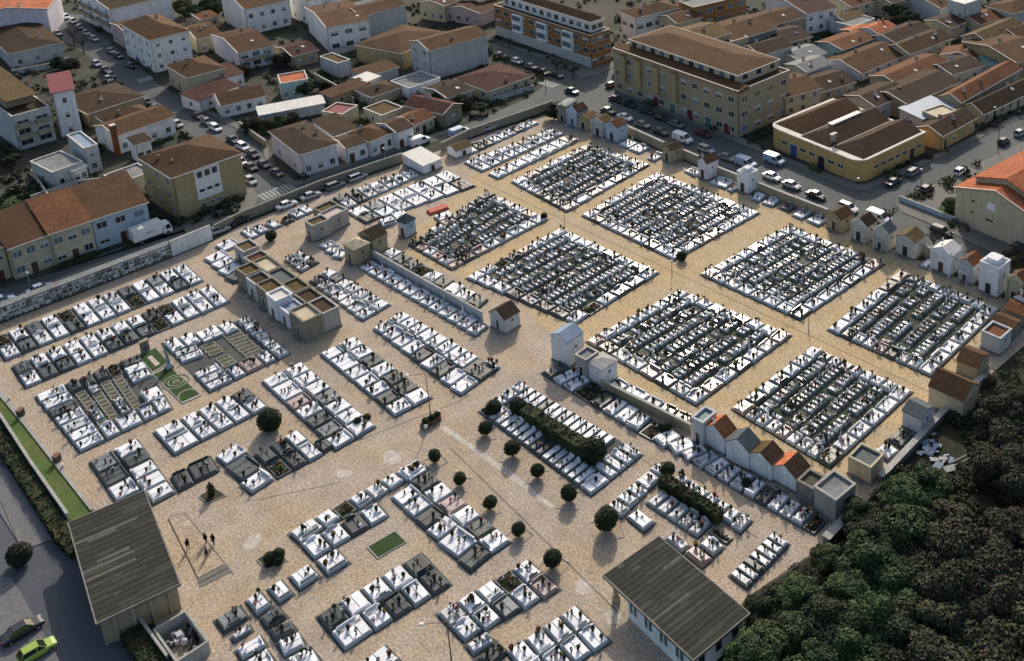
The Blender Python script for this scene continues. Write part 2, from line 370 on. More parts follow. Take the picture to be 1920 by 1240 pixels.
def two(quad, far, near, plot, mid=.5, **kw):
    cell_graves(quad, [('u', 0, 1, 0, mid, far, '+v', 'upper'), ('u', 0, 1, mid, 1, near, '-v', 'lower')], plot, **kw)
def cols(quad, l, r, plot, mid=.5, **kw):
    cell_graves(quad, [('v', 0, mid, 0, 1, l, '+u', 'left'), ('v', mid, 1, 0, 1, r, '-u', 'right')], plot, **kw)
# ---- left half of the cemetery: large family tombs
two([(-19, 636), (348, 495), (381.5, 526.5), (9.7, 676)], 'ewdwewwvdwgww', 'wdwwdwwwewwdw', 'plot under the niche wall')
two([(21, 687), (397, 535), (430.6, 566.8), (48, 727.6)], 'dwwwwwwwdewww', 'wddwwdddewwww', 'plot second from niche wall')
cell_graves([(63.7, 743), (262, 664), (323.5, 765.4), (149.7, 848.7)], [
    ('v', 0, .27, 0, 1, 'wwdwvww', '+u', 'left-edge'), ('u', .28, 1, .80, 1, 'wWww', '-v', 'lower'), ('u', .28, .78, 0, .19, 'ddde', '+v', 'upper'),
    ('v', .79, 1, 0, .42, 'dww', '-u', 'right-edge'), ('v', .79, 1, .60, .79, 'w', '-u', 'lower-right'),
    ('v', .29, .40, .2, .78, 'kkkkkwwwk', '+u', 'first inner'), ('v', .41, .52, .2, .78, 'wvkkkkkkk', '-u', 'second inner'), ('v', .53, .64, .2, .78, 'kkkkkwwww', '+u', 'third inner'), ('v', .65, .76, .2, .78, 'kkkkkkkkk', '-u', 'fourth inner')], 'plot left of obelisk lawn')
cell_graves([(302, 642), (466, 594), (545, 662.4), (393, 735)], [
    ('u', 0, .8, 0, .23, 'wwWw', '+v', 'upper'), ('v', 0, .27, .24, .45, 'vw', '+u', 'upper-left'), ('v', 0, .29, .66, 1, 'wvw', '+u', 'lower-left'),
    ('u', .30, .83, .79, 1, 'wPw', '-v', 'lower'), ('v', .84, 1, 0, 1, 'wwwvwww', '-u', 'right-edge'),
    ('v', .29, .47, .26, .5, 'kkk', '+u', 'first inner'), ('v', .58, .80, .2, .76, 'kkkkkkkk', '-u', 'second inner'), ('v', .31, .48, .56, .76, 'kkk', '+u', 'third inner')], 'plot right of obelisk lawn')
two([(286.4, 809), (461.8, 727.5), (504.3, 763.4), (326, 853.6)], 'Wwwwd', 'Wwwww', 'plot below the obelisk lawn')
cols([(165.8, 866.6), (257.6, 822), (330, 923), (236, 972)], 'gdwd', 'wdwww', 'plot behind left gatehouse')
cell_graves([(319, 894), (393, 853), (411, 882), (335, 922)], [('u', 0, 1, 0, 1, 'dD', '-v', 'single')], 'pair of tombs below bush')
cell_graves([(404, 857), (446.6, 831), (512, 899.5), (469.5, 928)], [('v', 0, 1, 0, 1, 'wDw', '+u', 'left')], 'plot below round bush')
cell_graves([(475, 853), (558.7, 806), (607.7, 851.5), (520, 897)], [('u', 0, 1, 0, .5, 'ddw', '+v', 'upper'), ('u', 0, 1, .5, 1, 'edw', '-v', 'lower')], 'plot below round bush')
cols([(489, 715.5), (566.3, 678.5), (705.6, 799.3), (628, 845)], 'wWpwdgw', 'wwwgwww', 'plot right of round bush')
one([(586, 833), (610, 819), (630, 836), (604, 850)], 'd', '-v', 'corner below round bush')
cols([(598.4, 663.8), (665, 631), (812, 744.4), (740, 781)], 'wWwwwdw', 'wwdwddw', 'plot left of plaza lamp')
cell_graves([(698.8, 616), (756, 584), (934, 692), (862.8, 742.5)], [('v', 0, .48, 0, 1, 'wwwwdwdww', '+u', 'left'), ('v', .52, 1, 0, .82, 'wwwwwwww', '-u', 'right'), ('v', .5, 1, .82, 1, 'd', '-u', 'last')], 'plot above plaza lamp')
one([(908, 681), (921, 672), (936, 690), (922, 699)], 'w', '-u', 'corner tomb above plaza lamp')
cols([(579, 527), (618.7, 503.5), (733, 571), (679, 602)], 'dvvwwww', 'wdwwwvw', 'plot beside brown vault terrace')
cell_graves([(673, 503), (698, 490), (917, 612), (891.6, 631)], [('v', 0, 1, 0, 1, 'wwwwwwwwwwwww', '+u', 'only')], 'long row under retaining wall')
cell_graves([(712, 478), (738, 464), (915, 563), (893, 582)], [('v', 0, 1, 0, 1, 'wddewdwwd', '-u', 'only')], 'row above retaining wall')
cell_graves([(533, 487), (562, 470), (599, 492), (564, 511)], [('v', 0, .5, 0, 1, 'www', '+u', 'left'), ('v', .5, 1, 0, 1, 'wwd', '-u', 'right')], 'shaded six behind vault terrace')
cell_graves([(597, 461), (618, 450), (650, 474), (638, 489)], [('v', 0, 1, 0, 1, 'www', '+u', 'only')], 'trio beside cream pyramid vault')
cell_graves([(382, 485), (418, 469), (470, 513), (437, 533)], [('v', 0, 1, 0, 1, 'wwwd', '+u', 'only')], 'row left of vault terrace')
one([(404, 461), (436, 447), (452, 459), (418, 474)], 'w', '+u', 'first tomb by vault terrace')
for i, q in enumerate([[(450, 435), (467, 427), (486.6, 441), (469.5, 449.6)], [(472, 430), (486.6, 421), (503.6, 431), (489, 440)], [(494.5, 420.7), (510, 413), (530, 423), (513, 429)], [(526, 415.5), (542, 406), (552, 413), (535, 421)], [(539, 401), (555, 392), (573, 402), (557.5, 411)], [(559, 393), (570.6, 385), (589, 395), (576, 403)]]):
    cell_graves(q, [('v', 0, 1, 0, 1, 'wwwdww'[i], '-v', ORD[i])], 'wall row above vault terrace')
two([(623, 371), (770, 318), (786, 330), (651, 392)], 'ddvwwww', 'wdvwwww', 'plot along the street wall')
two([(650, 398), (839, 320), (893, 349), (685, 419)], 'wgwwwww', 'dwvwwwd', 'plot below street wall plot')
one([(711, 415), (755, 393), (767, 403), (720, 428)], 'ww', '+v', 'pair near narrow slate vault')
one([(813, 407.5), (839, 395), (853.5, 404), (825, 417)], 'w', '+v', 'tomb beside the red tarp')
one([(700, 434), (716, 428), (727, 440), (708, 446)], 'w', '+v', 'tomb beneath slate roofed vault')
# ---- lower half
cell_graves([(896.4, 770.6), (976.7, 715.5), (1206, 851), (1108, 930)], [
    ('u', 0, 1, 0, .085, 'ewww', '-v', 'top'), ('v', 0, .36, .09, .90, 'wwwwwwwddwvwwww', '+u', 'left'), ('v', .62, 1, .09, .80, 'wwwdwwvwwwwww', '-u', 'right'),
    ('u', .0, .36, .905, 1, 'W', '-v', 'bottom-left'), ('u', .37, 1, .86, 1, 'wwww', '-v', 'bottom')], 'plot with the tall hedge')
cell_graves([(1012, 699), (1056, 680), (1222, 784), (1194.7, 811)], [('v', 0, 1, 0, 1, 'dwwEdwww', '-u', 'only')], 'shaded row right of vaults')
cell_graves([(1197, 813), (1226, 786), (1315, 838), (1270, 851)], [('v', 0, 1, 0, 1, 'eww', '-u', 'only')], 'middle of shaded row')
cell_graves([(1270, 851), (1313, 834), (1415, 894), (1390, 924)], [('v', 0, 1, 0, 1, 'wvwww', '-u', 'only')], 'row before gabled vaults')
cell_graves([(1391, 925), (1418, 896), (1552, 975), (1527, 1002)], [('v', 0, 1, 0, 1, 'wdwwwe', '-u', 'only')], 'row before grey vault')
cell_graves([(1140, 722), (1160, 710), (1302, 783), (1285, 802)], [('v', 0, 1, 0, 1, 'wWwdp', '+u', 'only')], 'row behind the shaded row')
cell_graves([(1135, 951), (1233, 867), (1256, 882), (1166, 972)], [('u', 0, 1, 0, 1, 'wwwWw', '+v', 'only')], 'plot behind right gatehouse')
cell_graves([(1209, 943), (1239, 919), (1336, 981), (1307.5, 1009)], [('v', 0, 1, 0, 1, 'vvvvv', '+u', 'only')], 'grey vaults below long hedge')
cell_graves([(1259, 900), (1278, 888), (1412, 975), (1388, 1001)], [('v', 0, 1, 0, 1, 'wwwwwww', '-u', 'only')], 'row right of long hedge')
one([(1307, 1022), (1330, 1005), (1360, 1025), (1339, 1043)], 'w', '+u', 'by right gatehouse corner')
one([(1330, 998), (1343, 987), (1374, 1008), (1362, 1021)], 'e', '+u', 'flower bed near right gatehouse')
one([(1174, 971), (1195, 953), (1230, 979), (1207, 999)], 'w', '+v', 'by the largest round bush')
one([(1247, 1011), (1261, 999), (1297, 1023), (1277, 1036)], 'w', '+u', 'right gatehouse upper eave')
one([(1281, 1037), (1301, 1023), (1339, 1046), (1317, 1065)], 'p', '-u', 'right gatehouse upper eave')
cell_graves([(1366, 1078), (1447, 998), (1482, 1020), (1402, 1105)], [('u', 0, 1, 0, 1, 'wwdwwww', '+v', 'only')], 'row at the wood edge')
cell_graves([(539, 999), (782, 862.6), (803, 879), (561.5, 1019)], [('u', 0, 1, 0, 1, 'WwewwwW', '+v', 'upper')], 'plot above the grass bed')
cell_graves([(563, 1022), (708, 943), (729, 968), (588, 1049)], [('u', 0, 1, 0, 1, 'wwdw', '-v', 'lower')], 'plot above the grass bed')
one([(590, 1052), (632, 1029), (658, 1055), (613, 1079)], 'w', '+v', 'west of the grass bed')
one([(539.6, 1080.5), (580, 1058), (601, 1080.5), (561, 1106.5)], 'W', '+v', 'first west of grass bed')
one([(499, 1104.6), (528.4, 1086), (552.5, 1114), (522, 1131.5)], 'w', '+v', 'second west of grass bed')
one([(458, 1127), (488.5, 1108), (512, 1136), (481, 1155)], 'w', '+v', 'third west of grass bed')
one([(399.5, 1162), (450.5, 1133), (467, 1158), (420, 1188)], 'G', '+v', 'beside the container yard')
one([(484, 1156.6), (523, 1138), (541, 1156.6), (499, 1180)], 'd', '+v', 'below third west tomb')
one([(431, 1194), (467, 1171), (474.6, 1182.5), (438.5, 1204)], 'w', '+u', 'narrow one by container yard')
one([(503, 1184), (543, 1163), (558, 1180), (515.5, 1202)], 'd', '-u', 'framed one near bottom edge')
one([(439, 1219), (488, 1191), (502.5, 1210), (454, 1238)], 'w', '+u', 'near the container yard')
one([(516, 1207), (560, 1185), (577, 1209.5), (534, 1231)], 'w', '-u', 'near bottom edge path')
one([(536, 1237), (582, 1211), (606, 1240), (558, 1270)], 'w', '-u', 'at bottom edge path')
one([(458, 1242), (500, 1216), (521, 1243), (478, 1268)], 'w', '+u', 'at bottom edge near yard')
cell_graves([(732, 933), (772, 908), (921, 1040), (881, 1075)], [('v', 0, 1, 0, 1, 'wwdwWd', '+u', 'left')], 'plot beside row of bushes')
cell_graves([(745, 885), (782, 863), (960, 1014), (921, 1040)], [('v', 0, 1, 0, 1, 'wdwpwdw', '-u', 'right')], 'plot beside row of bushes')
two([(592, 1154.7), (789.6, 1035), (847, 1096), (645, 1219.6)], 'dwwwd', 'Wwdwd', 'plot below the grass bed')
one([(670, 1246), (723, 1209), (752, 1238), (700, 1275)], 'w', '+v', 'alone at bottom edge')
two([(817, 1149), (990, 1049), (1052.5, 1105), (869, 1203)], 'vwwew', 'wwgwp', 'plot left of right gatehouse')
one([(870, 1211), (908, 1188), (933, 1201), (889, 1229)], 'w', '+u', 'below double arm lamp plot')
one([(894, 1234), (933, 1205), (954, 1222), (917, 1255)], 'd', '+u', 'beneath it at bottom edge')
two([(948, 1222), (1079.4, 1134), (1147, 1203), (1005, 1290)], 'wwww', 'wwww', 'bottom plot by right gatehouse')
# ---- strips and quadrants of the upper right
cell_graves([(868, 279), (996, 226), (1011, 231), (882, 290)], [('u', 0, 1, 0, 1, 'vdgwwwdwv', '-v', 'only')], 'row along the far wall', det=0)
two([(869, 305), (1040, 241), (1057, 251), (904, 322.5)], 'wwwwvdwww', 'wwvwwwwww', 'strip below far wall', det=0)
cell_graves([(914.5, 327), (1063, 254), (1088, 262.7), (933.5, 335.6)], [('u', 0, 1, 0, 1, 'wwwwwwwp', '+v', 'only')], 'second strip below far wall', det=0)
rq = random.Random(3)
def rs(n, wts='wwwwwwwvvdgp'): return ''.join(rq.choice(wts) for _ in range(n))
def quadrant(quad, plot, nr, ncol, ring=(7, 7, 6, 6), ringw='wwwwwwvdgp'):
    FL, FR, NR, NL = [P(u, v, .25) for u, v in quad]
    lu = ((FR-FL).length+(NR-NL).length)/2; lv = ((NL-FL).length+(NR-FR).length)/2
    du, dv = 2.5/lu, 2.5/lv
    rows = [('u', 0, 1, 0, dv, rs(ring[0], ringw), '+v', 'upper-left'), ('u', 0, 1, 1-dv, 1, rs(ring[1], ringw), '-v', 'lower-right'),
            ('v', 0, du, dv, 1-dv, rs(ring[2], ringw), '+u', 'lower-left'), ('v', 1-du, 1, dv, 1-dv, rs(ring[3], ringw), '-u', 'upper-right')]
    a0, a1 = dv+.35/lv, 1-dv-.15/lv; nr = nr or max(2, int((a1-a0)*lv/2.35)); step = (a1-a0)/nr
    b0, b1 = du+.15/lu, 1-du-.15/lu; ncol = ncol or int((b1-b0)*lu/1.02)
    for r in range(nr):
        rows.append(('u', b0, b1, a0+r*step, a0+r*step+2.0/lv, rs(ncol, 'wwwwwwwwvvvdgepks.'), '-v' if r % 2 else '+v', ORD[r]+' inner'))
    cell_graves(quad, rows, plot, gap=.30, bed='plotgreen', det=0)
quadrant([(958, 341), (1102.6, 270), (1219, 309), (1063, 398)], 'far middle square plot', 0, 0, (7, 7, 5, 5))
quadrant([(1090, 404), (1232, 323.5), (1426, 399), (1264, 488)], 'square plot right of crossing', 0, 0, (7, 7, 7, 7))
quadrant([(1312, 514), (1477, 423), (1660, 494), (1500, 600)], 'square plot near white chapels', 0, 0, (8, 7, 6, 6))
quadrant([(1550.5, 618), (1687, 506.4), (1876, 580), (1745.7, 706)], 'rightmost square plot', 0, 0, (6, 7, 7, 7))
quadrant([(765.8, 459), (911.5, 359), (1029, 410.7), (847, 506)], 'square plot near slate vault', 0, 0, (8, 8, 4, 4), 'wwwvddgp')
quadrant([(872, 521), (1052, 428), (1237, 511), (1078, 608)], 'square plot at the centre', 0, 0, (8, 6, 6, 6), 'wwwwvddgpe')
quadrant([(1097, 640), (1275, 543), (1486, 628), (1305, 760)], 'square plot behind white vaults', 0, 0, (9, 7, 6, 7))
quadrant([(1371, 766), (1522, 649), (1712.6, 734), (1557, 877.7)], 'square plot behind gabled vaults', 0, 0, (7, 6, 7, 7))
one([(1642, 842), (1657, 831), (1692, 845), (1663, 866)], 'W', '-u', 'by the parapet vault')
one([(1663, 822), (1689, 804), (1718.5, 816), (1692, 842)], 'D', '-u', 'below white boxy vault')
for i, q in enumerate([[(1159.5, 271), (1180, 261), (1196, 270), (1178, 280)], [(1181, 280), (1200, 268.5), (1218, 279), (1196, 289)], [(1213, 298), (1232, 287), (1245, 293), (1228, 303)], [(1286, 321), (1304, 311), (1313, 326), (1299, 332)], [(1330, 342), (1350.5, 330), (1377, 342), (1358.6, 356)], [(1362.6, 356), (1377, 348), (1386, 353), (1372, 361)], [(1406, 370.7), (1420.6, 361), (1437, 369), (1420.6, 380)], [(1428, 381), (1443, 369), (1463, 377), (1449, 388.5)], [(1462, 390), (1480, 378), (1496, 387), (1478, 398)], [(1484, 404), (1506, 390), (1523, 401), (1503, 412)], [(1511, 412), (1532, 401.5), (1553, 412), (1534.6, 426)], [(1723, 498), (1736.5, 487), (1749.5, 493), (1736.5, 504)]]):
    cell_graves(q, [('v', 0, 1, 0, 1, 'wwvvwwwwgwwww'[i], '+u', ORD[i])], 'wall row between street chapels', det=0)
# ---- choose the 300 that show largest, build them as things; the rest as one stuff object
for gq in GRAVES:
    c = gq['c']; u, v, w = px(c); gq['inside'] = -30 < u < 1950 and -20 < v < 1268
    gq['size'] = gq['W']*gq['L']/(w*w)*(CAMH/w) if gq['inside'] else -1
order = sorted(range(len(GRAVES)), key=lambda i: -GRAVES[i]['size'])
INDIV = set(order[:300])
HEADS = [0, 0, 1, 2, 2, 3, 4, 4, 4, 4, 5, 6, 7, 7, 7]
rg = random.Random(11)
stuffG = MB(); ITEMS = []
KINDS = [('dark leafy pot', 'pot plant', 'leafpot', 10), ('red flower pot', 'pot plant', 'redpot', 2), ('white flower vase', 'flower vase', 'whitevase', 3), ('pink bouquet', 'bouquet', 'pinkb', 2), ('yellow flower pot', 'pot plant', 'yellowpot', 1), ('marble book plaque', 'plaque', 'book', 3), ('bronze lantern', 'lantern', 'lantern', 3), ('tall green vase', 'flower vase', 'greenvase', 5), ('purple flower vase', 'flower vase', 'purple', 1), ('dark urn', 'urn', 'urn', 4)]
for gi, q in enumerate(GRAVES):
    k = q['k']; W_, L_ = max(.5, q['W']), max(.8, q['L'])
    if k in 'ekK': parts = garden_parts(k, W_, L_, rg)
    else:
        ns = 1 if W_ < 1.25 else (3 if q['big'] or W_ > 3.2 else 2)
        hv = rg.choice(HEADS) if W_ > 1.0 else rg.choice([7, 7, 4, 4, 3, 0, 2, 6])
        parts = grave_parts(k, ns, hv, W_, L_)
    q['ns'] = 0 if k in 'ekK' else ns
    M = Matrix.Translation(q['c'])@Matrix.Rotation(q['ang'], 4, 'Z'); q['M'] = M
    if gi in INDIV:
        lk = LOOK[k]; pre = {2: 'double ', 3: 'triple '}.get(q['ns'], '')
        if lk.count(' ') > 1: pre = ''
        pos = f"{ORD[q['i']]} from {'left' if q['axis']=='u' else 'top'}, {q['row']} row, " if q['row'] not in ('single', 'only') and q['row'] not in ORD else (f"{ORD[q['i']]} from {'left' if q['axis']=='u' else 'top'}, " if q['n'] > 1 else (q['row']+' in ' if q['row'] in ORD else ''))
        q['pos'] = pos
        lab = f"{pre}{lk} tomb, {pos}{q['plot']}".replace('  ', ' ')
        r = empty('grave', q['c'], q['ang'], lab, 'grave', 'tombs laid out in plots in the cemetery')
        for nm, mb in parts: mb.build(nm, r)
    else:
        for nm, mb in parts: stuffG.merge(mb, M)
    # things lying on it
    if q['size'] < 0: continue
    if k in 'kK': nit = 0
    elif k == 'e': nit = 1
    else: nit = rg.choice([2, 3, 3, 4, 4, 5, 5, 6]) if W_ > 1.3 else rg.choice([1, 2, 2, 2, 3])
    pool = [kk for kk in KINDS for _ in range(kk[3])]
    used = set()
    for t in range(nit):
        kk = rg.choice(pool)
        if kk[0] in used: continue
        used.add(kk[0])
        for _try in range(12):
            x = rg.uniform(-.36, .36)*W_; y = rg.uniform(-.36, .22)*L_
            if all((x-a)**2+(y-b)**2 > .16 for a, b in q.setdefault('occ', [])): break
        q['occ'].append((x, y))
        ITEMS.append(dict(k=kk, g=gi, p=M@Vector((x, y, .48 if k not in 'e' else .14)), size=q['size']*0+1/px(q['c'])[2], a=rg.uniform(0, 6.28), s=rg.uniform(.8, 1.25) if W_ > 1.3 else rg.uniform(.6, .95)))
def item_mesh(key):
    r = random.Random(hash(key) % 1000 if False else len(key)*7+ord(key[0])); b = MB()
    if key in ('leafpot', 'redpot', 'yellowpot'):
        b.tube((0, 0, 0), (0, 0, .26), .13, .18, 'pot', 8)
        b.leaves((0, 0, .45), .27, 46, .11, ['leaf', 'leaf', 'topiary'], r)
        b.blob((0, 0, .42), .19, 'topiary', 7, 4, .2, rng=r)
        if key != 'leafpot':
            for _ in range(9): b.blob((r.uniform(-.2, .2), r.uniform(-.2, .2), r.uniform(.5, .7)), .07, 'fl_red' if key == 'redpot' else 'fl_yellow', 5, 3)
    elif key in ('whitevase', 'greenvase', 'purple'):
        b.tube((0, 0, 0), (0, 0, .14), .12, .06, 'dark', 8); b.tube((0, 0, .14), (0, 0, .38), .06, .11, 'dark', 8)
        b.leaves((0, 0, .58), .22, 40, .11, ['leaf', 'leaf2', 'topiary'], r, 1.2)
        c = {'whitevase': 'fl_white', 'purple': 'fl_purple'}.get(key)
        if c:
            for _ in range(10): b.blob((r.uniform(-.18, .18), r.uniform(-.18, .18), r.uniform(.58, .82)), .065, c, 5, 3)
    elif key == 'pinkb':
        b.tube((0, 0, 0), (0, 0, .2), .12, .15, 'potw', 8); b.blob((0, 0, .28), .14, 'topiary', 7, 4, .2, rng=r)
        for _ in range(12): b.blob((r.uniform(-.2, .2), r.uniform(-.2, .2), r.uniform(.28, .45)), .07, 'fl_fpink', 5, 3)
    elif key == 'book':
        b.add([(-.2, -.14, 0), (.2, -.14, 0), (.2, .14, 0), (-.2, .14, 0), (-.2, -.14, .05), (.2, -.14, .05), (.2, .14, .22), (-.2, .14, .22)], [(3, 2, 1, 0), (4, 5, 6, 7), (0, 1, 5, 4), (1, 2, 6, 5), (2, 3, 7, 6), (3, 0, 4, 7)], 'marble2')
    elif key == 'lantern':
        b.box(-.1, -.1, 0, .1, .1, .06, 'bronze'); b.box(-.075, -.075, .06, .075, .075, .34, 'bronze'); b.box(-.11, -.11, .34, .11, .11, .38, 'bronze'); b.tube((0, 0, .38), (0, 0, .52), .09, .01, 'bronze', 6)
    elif key == 'urn':
        b.box(-.13, -.13, 0, .13, .13, .08, 'dark'); b.tube((0, 0, .08), (0, 0, .3), .06, .16, 'dark', 8); b.tube((0, 0, .3), (0, 0, .42), .16, .1, 'dark', 8); b.blob((0, 0, .55), .16, 'topiary', 7, 4, .25, rng=r)
    return b
IM = {kk[2]: item_mesh(kk[2]) for kk in KINDS}; IMM = {k: m.mesh(k) for k, m in IM.items()}
NAMES = {'pot plant': 'pot_plant', 'flower vase': 'flower_vase', 'bouquet': 'bouquet', 'plaque': 'book_plaque', 'lantern': 'lantern', 'urn': 'stone_urn'}
bycat = {}
for it in ITEMS: bycat.setdefault(it['k'][1], []).append(it)
stuffI = {}
for cat, L in bycat.items():
    L.sort(key=lambda t: (0 if t['g'] in INDIV else 1, -t['size']))
    lim = {'pot plant': 300, 'flower vase': 300}.get(cat, 200)
    for n, it in enumerate(L):
        if n < lim and it['g'] in INDIV:
            q = GRAVES[it['g']]
            o = link(NAMES[cat], IMM[it['k'][2]], None, it['p']); o.rotation_euler = (0, 0, it['a']); o.scale = (it['s'],)*3
            pl = f"{q['pos']}{q['plot']}".strip()
            pl = f"{it['k'][0]} on tomb, {pl}"
            tag(o, pl, cat, f"{cat}s standing on the tombs")
        else:
            stuffI.setdefault(cat, MB()).merge(IM[it['k'][2]], Matrix.Translation(it['p'])@Matrix.Rotation(it['a'], 4, 'Z')@Matrix.Scale(it['s'], 4))
o = stuffG.build('small_graves'); tag(o, 'hundreds of small tombs in the square plots further back', 'graves', None, 'stuff')
for cat, mb in stuffI.items():
    o = mb.build(NAMES[cat]); tag(o, {'pot plant': 'mass of dark pot plants across the distant tombs', 'flower vase': 'mass of flower vases across the distant tombs', 'bouquet': 'scattered pink bouquets across the distant tombs', 'plaque': 'scattered book plaques across the distant tombs', 'lantern': 'scattered bronze lanterns across the distant tombs', 'urn': 'scattered dark urns across the distant tombs'}[cat], cat, None, 'stuff')
print('GRAVES', len(GRAVES), 'ITEMS', len(ITEMS), {c: len(l) for c, l in bycat.items()})
# ------------------------------------------------------------------ houses and vaults
def frame3(L, C, R, base=None, h=None):
    """eave corner pixels L, C, R (C nearest); returns origin, rotation, W (C->R), D (C->L), h"""
    if h is None:
        g0 = P(*base); h = height_at(g0, C[1])
    p, l, r = P(C[0], C[1], h), P(L[0], L[1], h), P(R[0], R[1], h)
    cr, cl = r-p, l-p; a1 = math.atan2(cr.y, cr.x); a2 = math.atan2(cl.y, cl.x)-PI/2
    w1, w2 = cr.length_squared, cl.length_squared
    a = math.atan2(w1*math.sin(a1)+w2*math.sin(a2), w1*math.cos(a1)+w2*math.cos(a2))
    ex = Vector((math.cos(a), math.sin(a), 0)); ey = Vector((-ex.y, ex.x, 0)); W_ = max(1.0, cr.dot(ex)); D = cl.dot(ey)
    return Vector((p.x, p.y, 0)), math.atan2(ex.y, ex.x), W_, max(D, 1.0), h
def roof_mesh(kind, W, D, h, rh, col, ov=.3, th=.16):
    b = MB()
    if kind == 'gx':   # ridge along x
        k = rh/(D/2)
        for a, c, e, f in ((-ov, h-ov*k, D/2, h+rh), (D/2, h+rh, D+ov, h-ov*k)):
            b.ext([(a, c+.02), (e, f+.02), (e, f+.02+th), (a, c+.02+th)], -ov, W+ov, (col if isinstance(col, str) else col[0 if a < 0 else 1])+'y')  # a colour pair paints shade on the near slope, sunlight on the far one
    elif kind == 'gy':
        k = rh/(W/2)
        for a, c, e, f in ((-ov, h-ov*k, W/2, h+rh), (W/2, h+rh, W+ov, h-ov*k)):
            b.ext([(a, c+.02), (e, f+.02), (e, f+.02+th), (a, c+.02+th)], -ov, D+ov, col+'x', 'y')
    elif kind in ('hip', 'pyr'):
        b.box(-ov, -ov, h, W+ov, D+ov, h+th, col+'x' if kind == 'hip' else col)
        z = h+th; w2, d2 = W/2, D/2
        if kind == 'pyr': i0 = i1 = (w2, d2); 
        elif W >= D: i0, i1 = (d2, d2), (W-d2, d2)
        else: i0, i1 = (w2, w2), (w2, D-w2)
        A = [(-ov, -ov, z), (W+ov, -ov, z), (W+ov, D+ov, z), (-ov, D+ov, z), (i0[0], i0[1], h+rh), (i1[0], i1[1], h+rh)]
        cx, cy = (col, col) if kind == 'pyr' else (col+'x', col+'y')
        if W >= D:
            b.add(A, [(0, 1, 5, 4)], cy if kind == 'pyr' else col+'y'); b.add(A, [(2, 3, 4, 5)], cy if kind == 'pyr' else col+'y'); b.add(A, [(1, 2, 5)], cx); b.add(A, [(3, 0, 4)], cx)
        else:
            b.add(A, [(0, 1, 4)], cy if kind == 'pyr' else col+'y'); b.add(A, [(2, 3, 5)], cy if kind == 'pyr' else col+'y'); b.add(A, [(1, 2, 5, 4)], cx); b.add(A, [(3, 0, 4, 5)], cx)
    elif kind == 'sx':   # single pitch, high at y=D
        b.ext([(-ov, h), (D+ov, h+rh), (D+ov, h+rh+th), (-ov, h+th)], -ov, W+ov, col+'y' if col[:2] == 'r_' and col+'y' in MATS else col)
    elif kind == 'sy':   # single pitch, low at x=0, high at x=W
        b.ext([(-ov, h), (W+ov, h+rh), (W+ov, h+rh+th), (-ov, h+th)], -ov, D+ov, col+'x' if col+'x' in MATS else col, 'y')
    elif kind == 'flat':
        m = col if col in MATS else col+'x'
        b.box(.22, .22, h-.1, W-.22, D-.22, h+.03, m)
    elif kind == 'barrel':
        n = 8; out = []
        for i in range(n+1):
            a = PI*i/n; out.append((D/2-(D/2+ov*.5)*math.cos(a), h+rh*math.sin(a)))
        inn = [(y, z-th) for y, z in out[::-1]]
        for i in range(n):
            b.ext([out[i], out[i+1], (out[i+1][0], out[i+1][1]+th), (out[i][0], out[i][1]+th)], -ov*.3, W+ov*.3, col)
    return b
def wall_mesh(kind, W, D, h, rh, m):
    b = MB()
    if kind == 'gx': b.ext([(0, 0), (D, 0), (D, h), (D/2, h+rh), (0, h)], 0, W, m)
    elif kind == 'gy': b.ext([(0, 0), (W, 0), (W, h), (W/2, h+rh), (0, h)], 0, D, m, 'y')
    elif kind == 'sx': b.ext([(0, 0), (D, 0), (D, h+rh), (0, h)], 0, W, m)
    elif kind == 'sy': b.ext([(0, 0), (W, 0), (W, h+rh), (0, h)], 0, D, m, 'y')
    elif kind == 'barrel':
        b.ext([(0, 0), (D, 0), (D, h)]+[(D/2+D/2*math.cos(PI*i/8), h+rh*math.sin(PI*i/8)) for i in range(1, 8)]+[(0, h)], 0, W, m)
    elif kind == 'flat':
        b.box(0, 0, 0, W, D, h-.12, m); t = .22; z0, z1 = h-.12, h+.28
        b.box(0, 0, z0, W, t, z1, m); b.box(0, D-t, z0, W, D, z1, m); b.box(0, t, z0, t, D-t, z1, m); b.box(W-t, t, z0, W, D-t, z1, m)
    else: b.box(0, 0, 0, W, D, h, m)
    return b
rw = random.Random(5)
def window(root, face, pos, z, w, hh, lit='glass', shut=False):
    fr = MB(); pn = MB(); t = .09
    if face == 'r':   # y=0 face, x=pos
        x0, x1 = pos-w/2, pos+w/2
        fr.box(x0-t, -.07, z-t, x1+t, .02, z, 'frame'); fr.box(x0-t, -.07, z+hh, x1+t, .02, z+hh+t, 'frame'); fr.box(x0-t, -.07, z, x0, .02, z+hh, 'frame'); fr.box(x1, -.07, z, x1+t, .02, z+hh, 'frame')
        if w > .9: fr.box(pos-.035, -.06, z, pos+.035, .02, z+hh, 'frame')
        pn.box(x0, -.03, z, x1, .01, z+hh, lit)
        if shut: pn.box(x0, -.05, z+hh*.45, x1, -.031, z+hh, 'shutter')
    else:
        y0, y1 = pos-w/2, pos+w/2
        fr.box(-.07, y0-t, z-t, .02, y1+t, z, 'frame'); fr.box(-.07, y0-t, z+hh, .02, y1+t, z+hh+t, 'frame'); fr.box(-.07, y0-t, z, .02, y0, z+hh, 'frame'); fr.box(-.07, y1, z, .02, y1+t, z+hh, 'frame')
        if w > .9: fr.box(-.06, pos-.035, z, .02, pos+.035, z+hh, 'frame')
        pn.box(-.03, y0, z, .01, y1, z+hh, lit)
        if shut: pn.box(-.05, y0, z+hh*.45, -.031, y1, z+hh, 'shutter')
    o = fr.build('window', root); pn.build('pane', o); return o
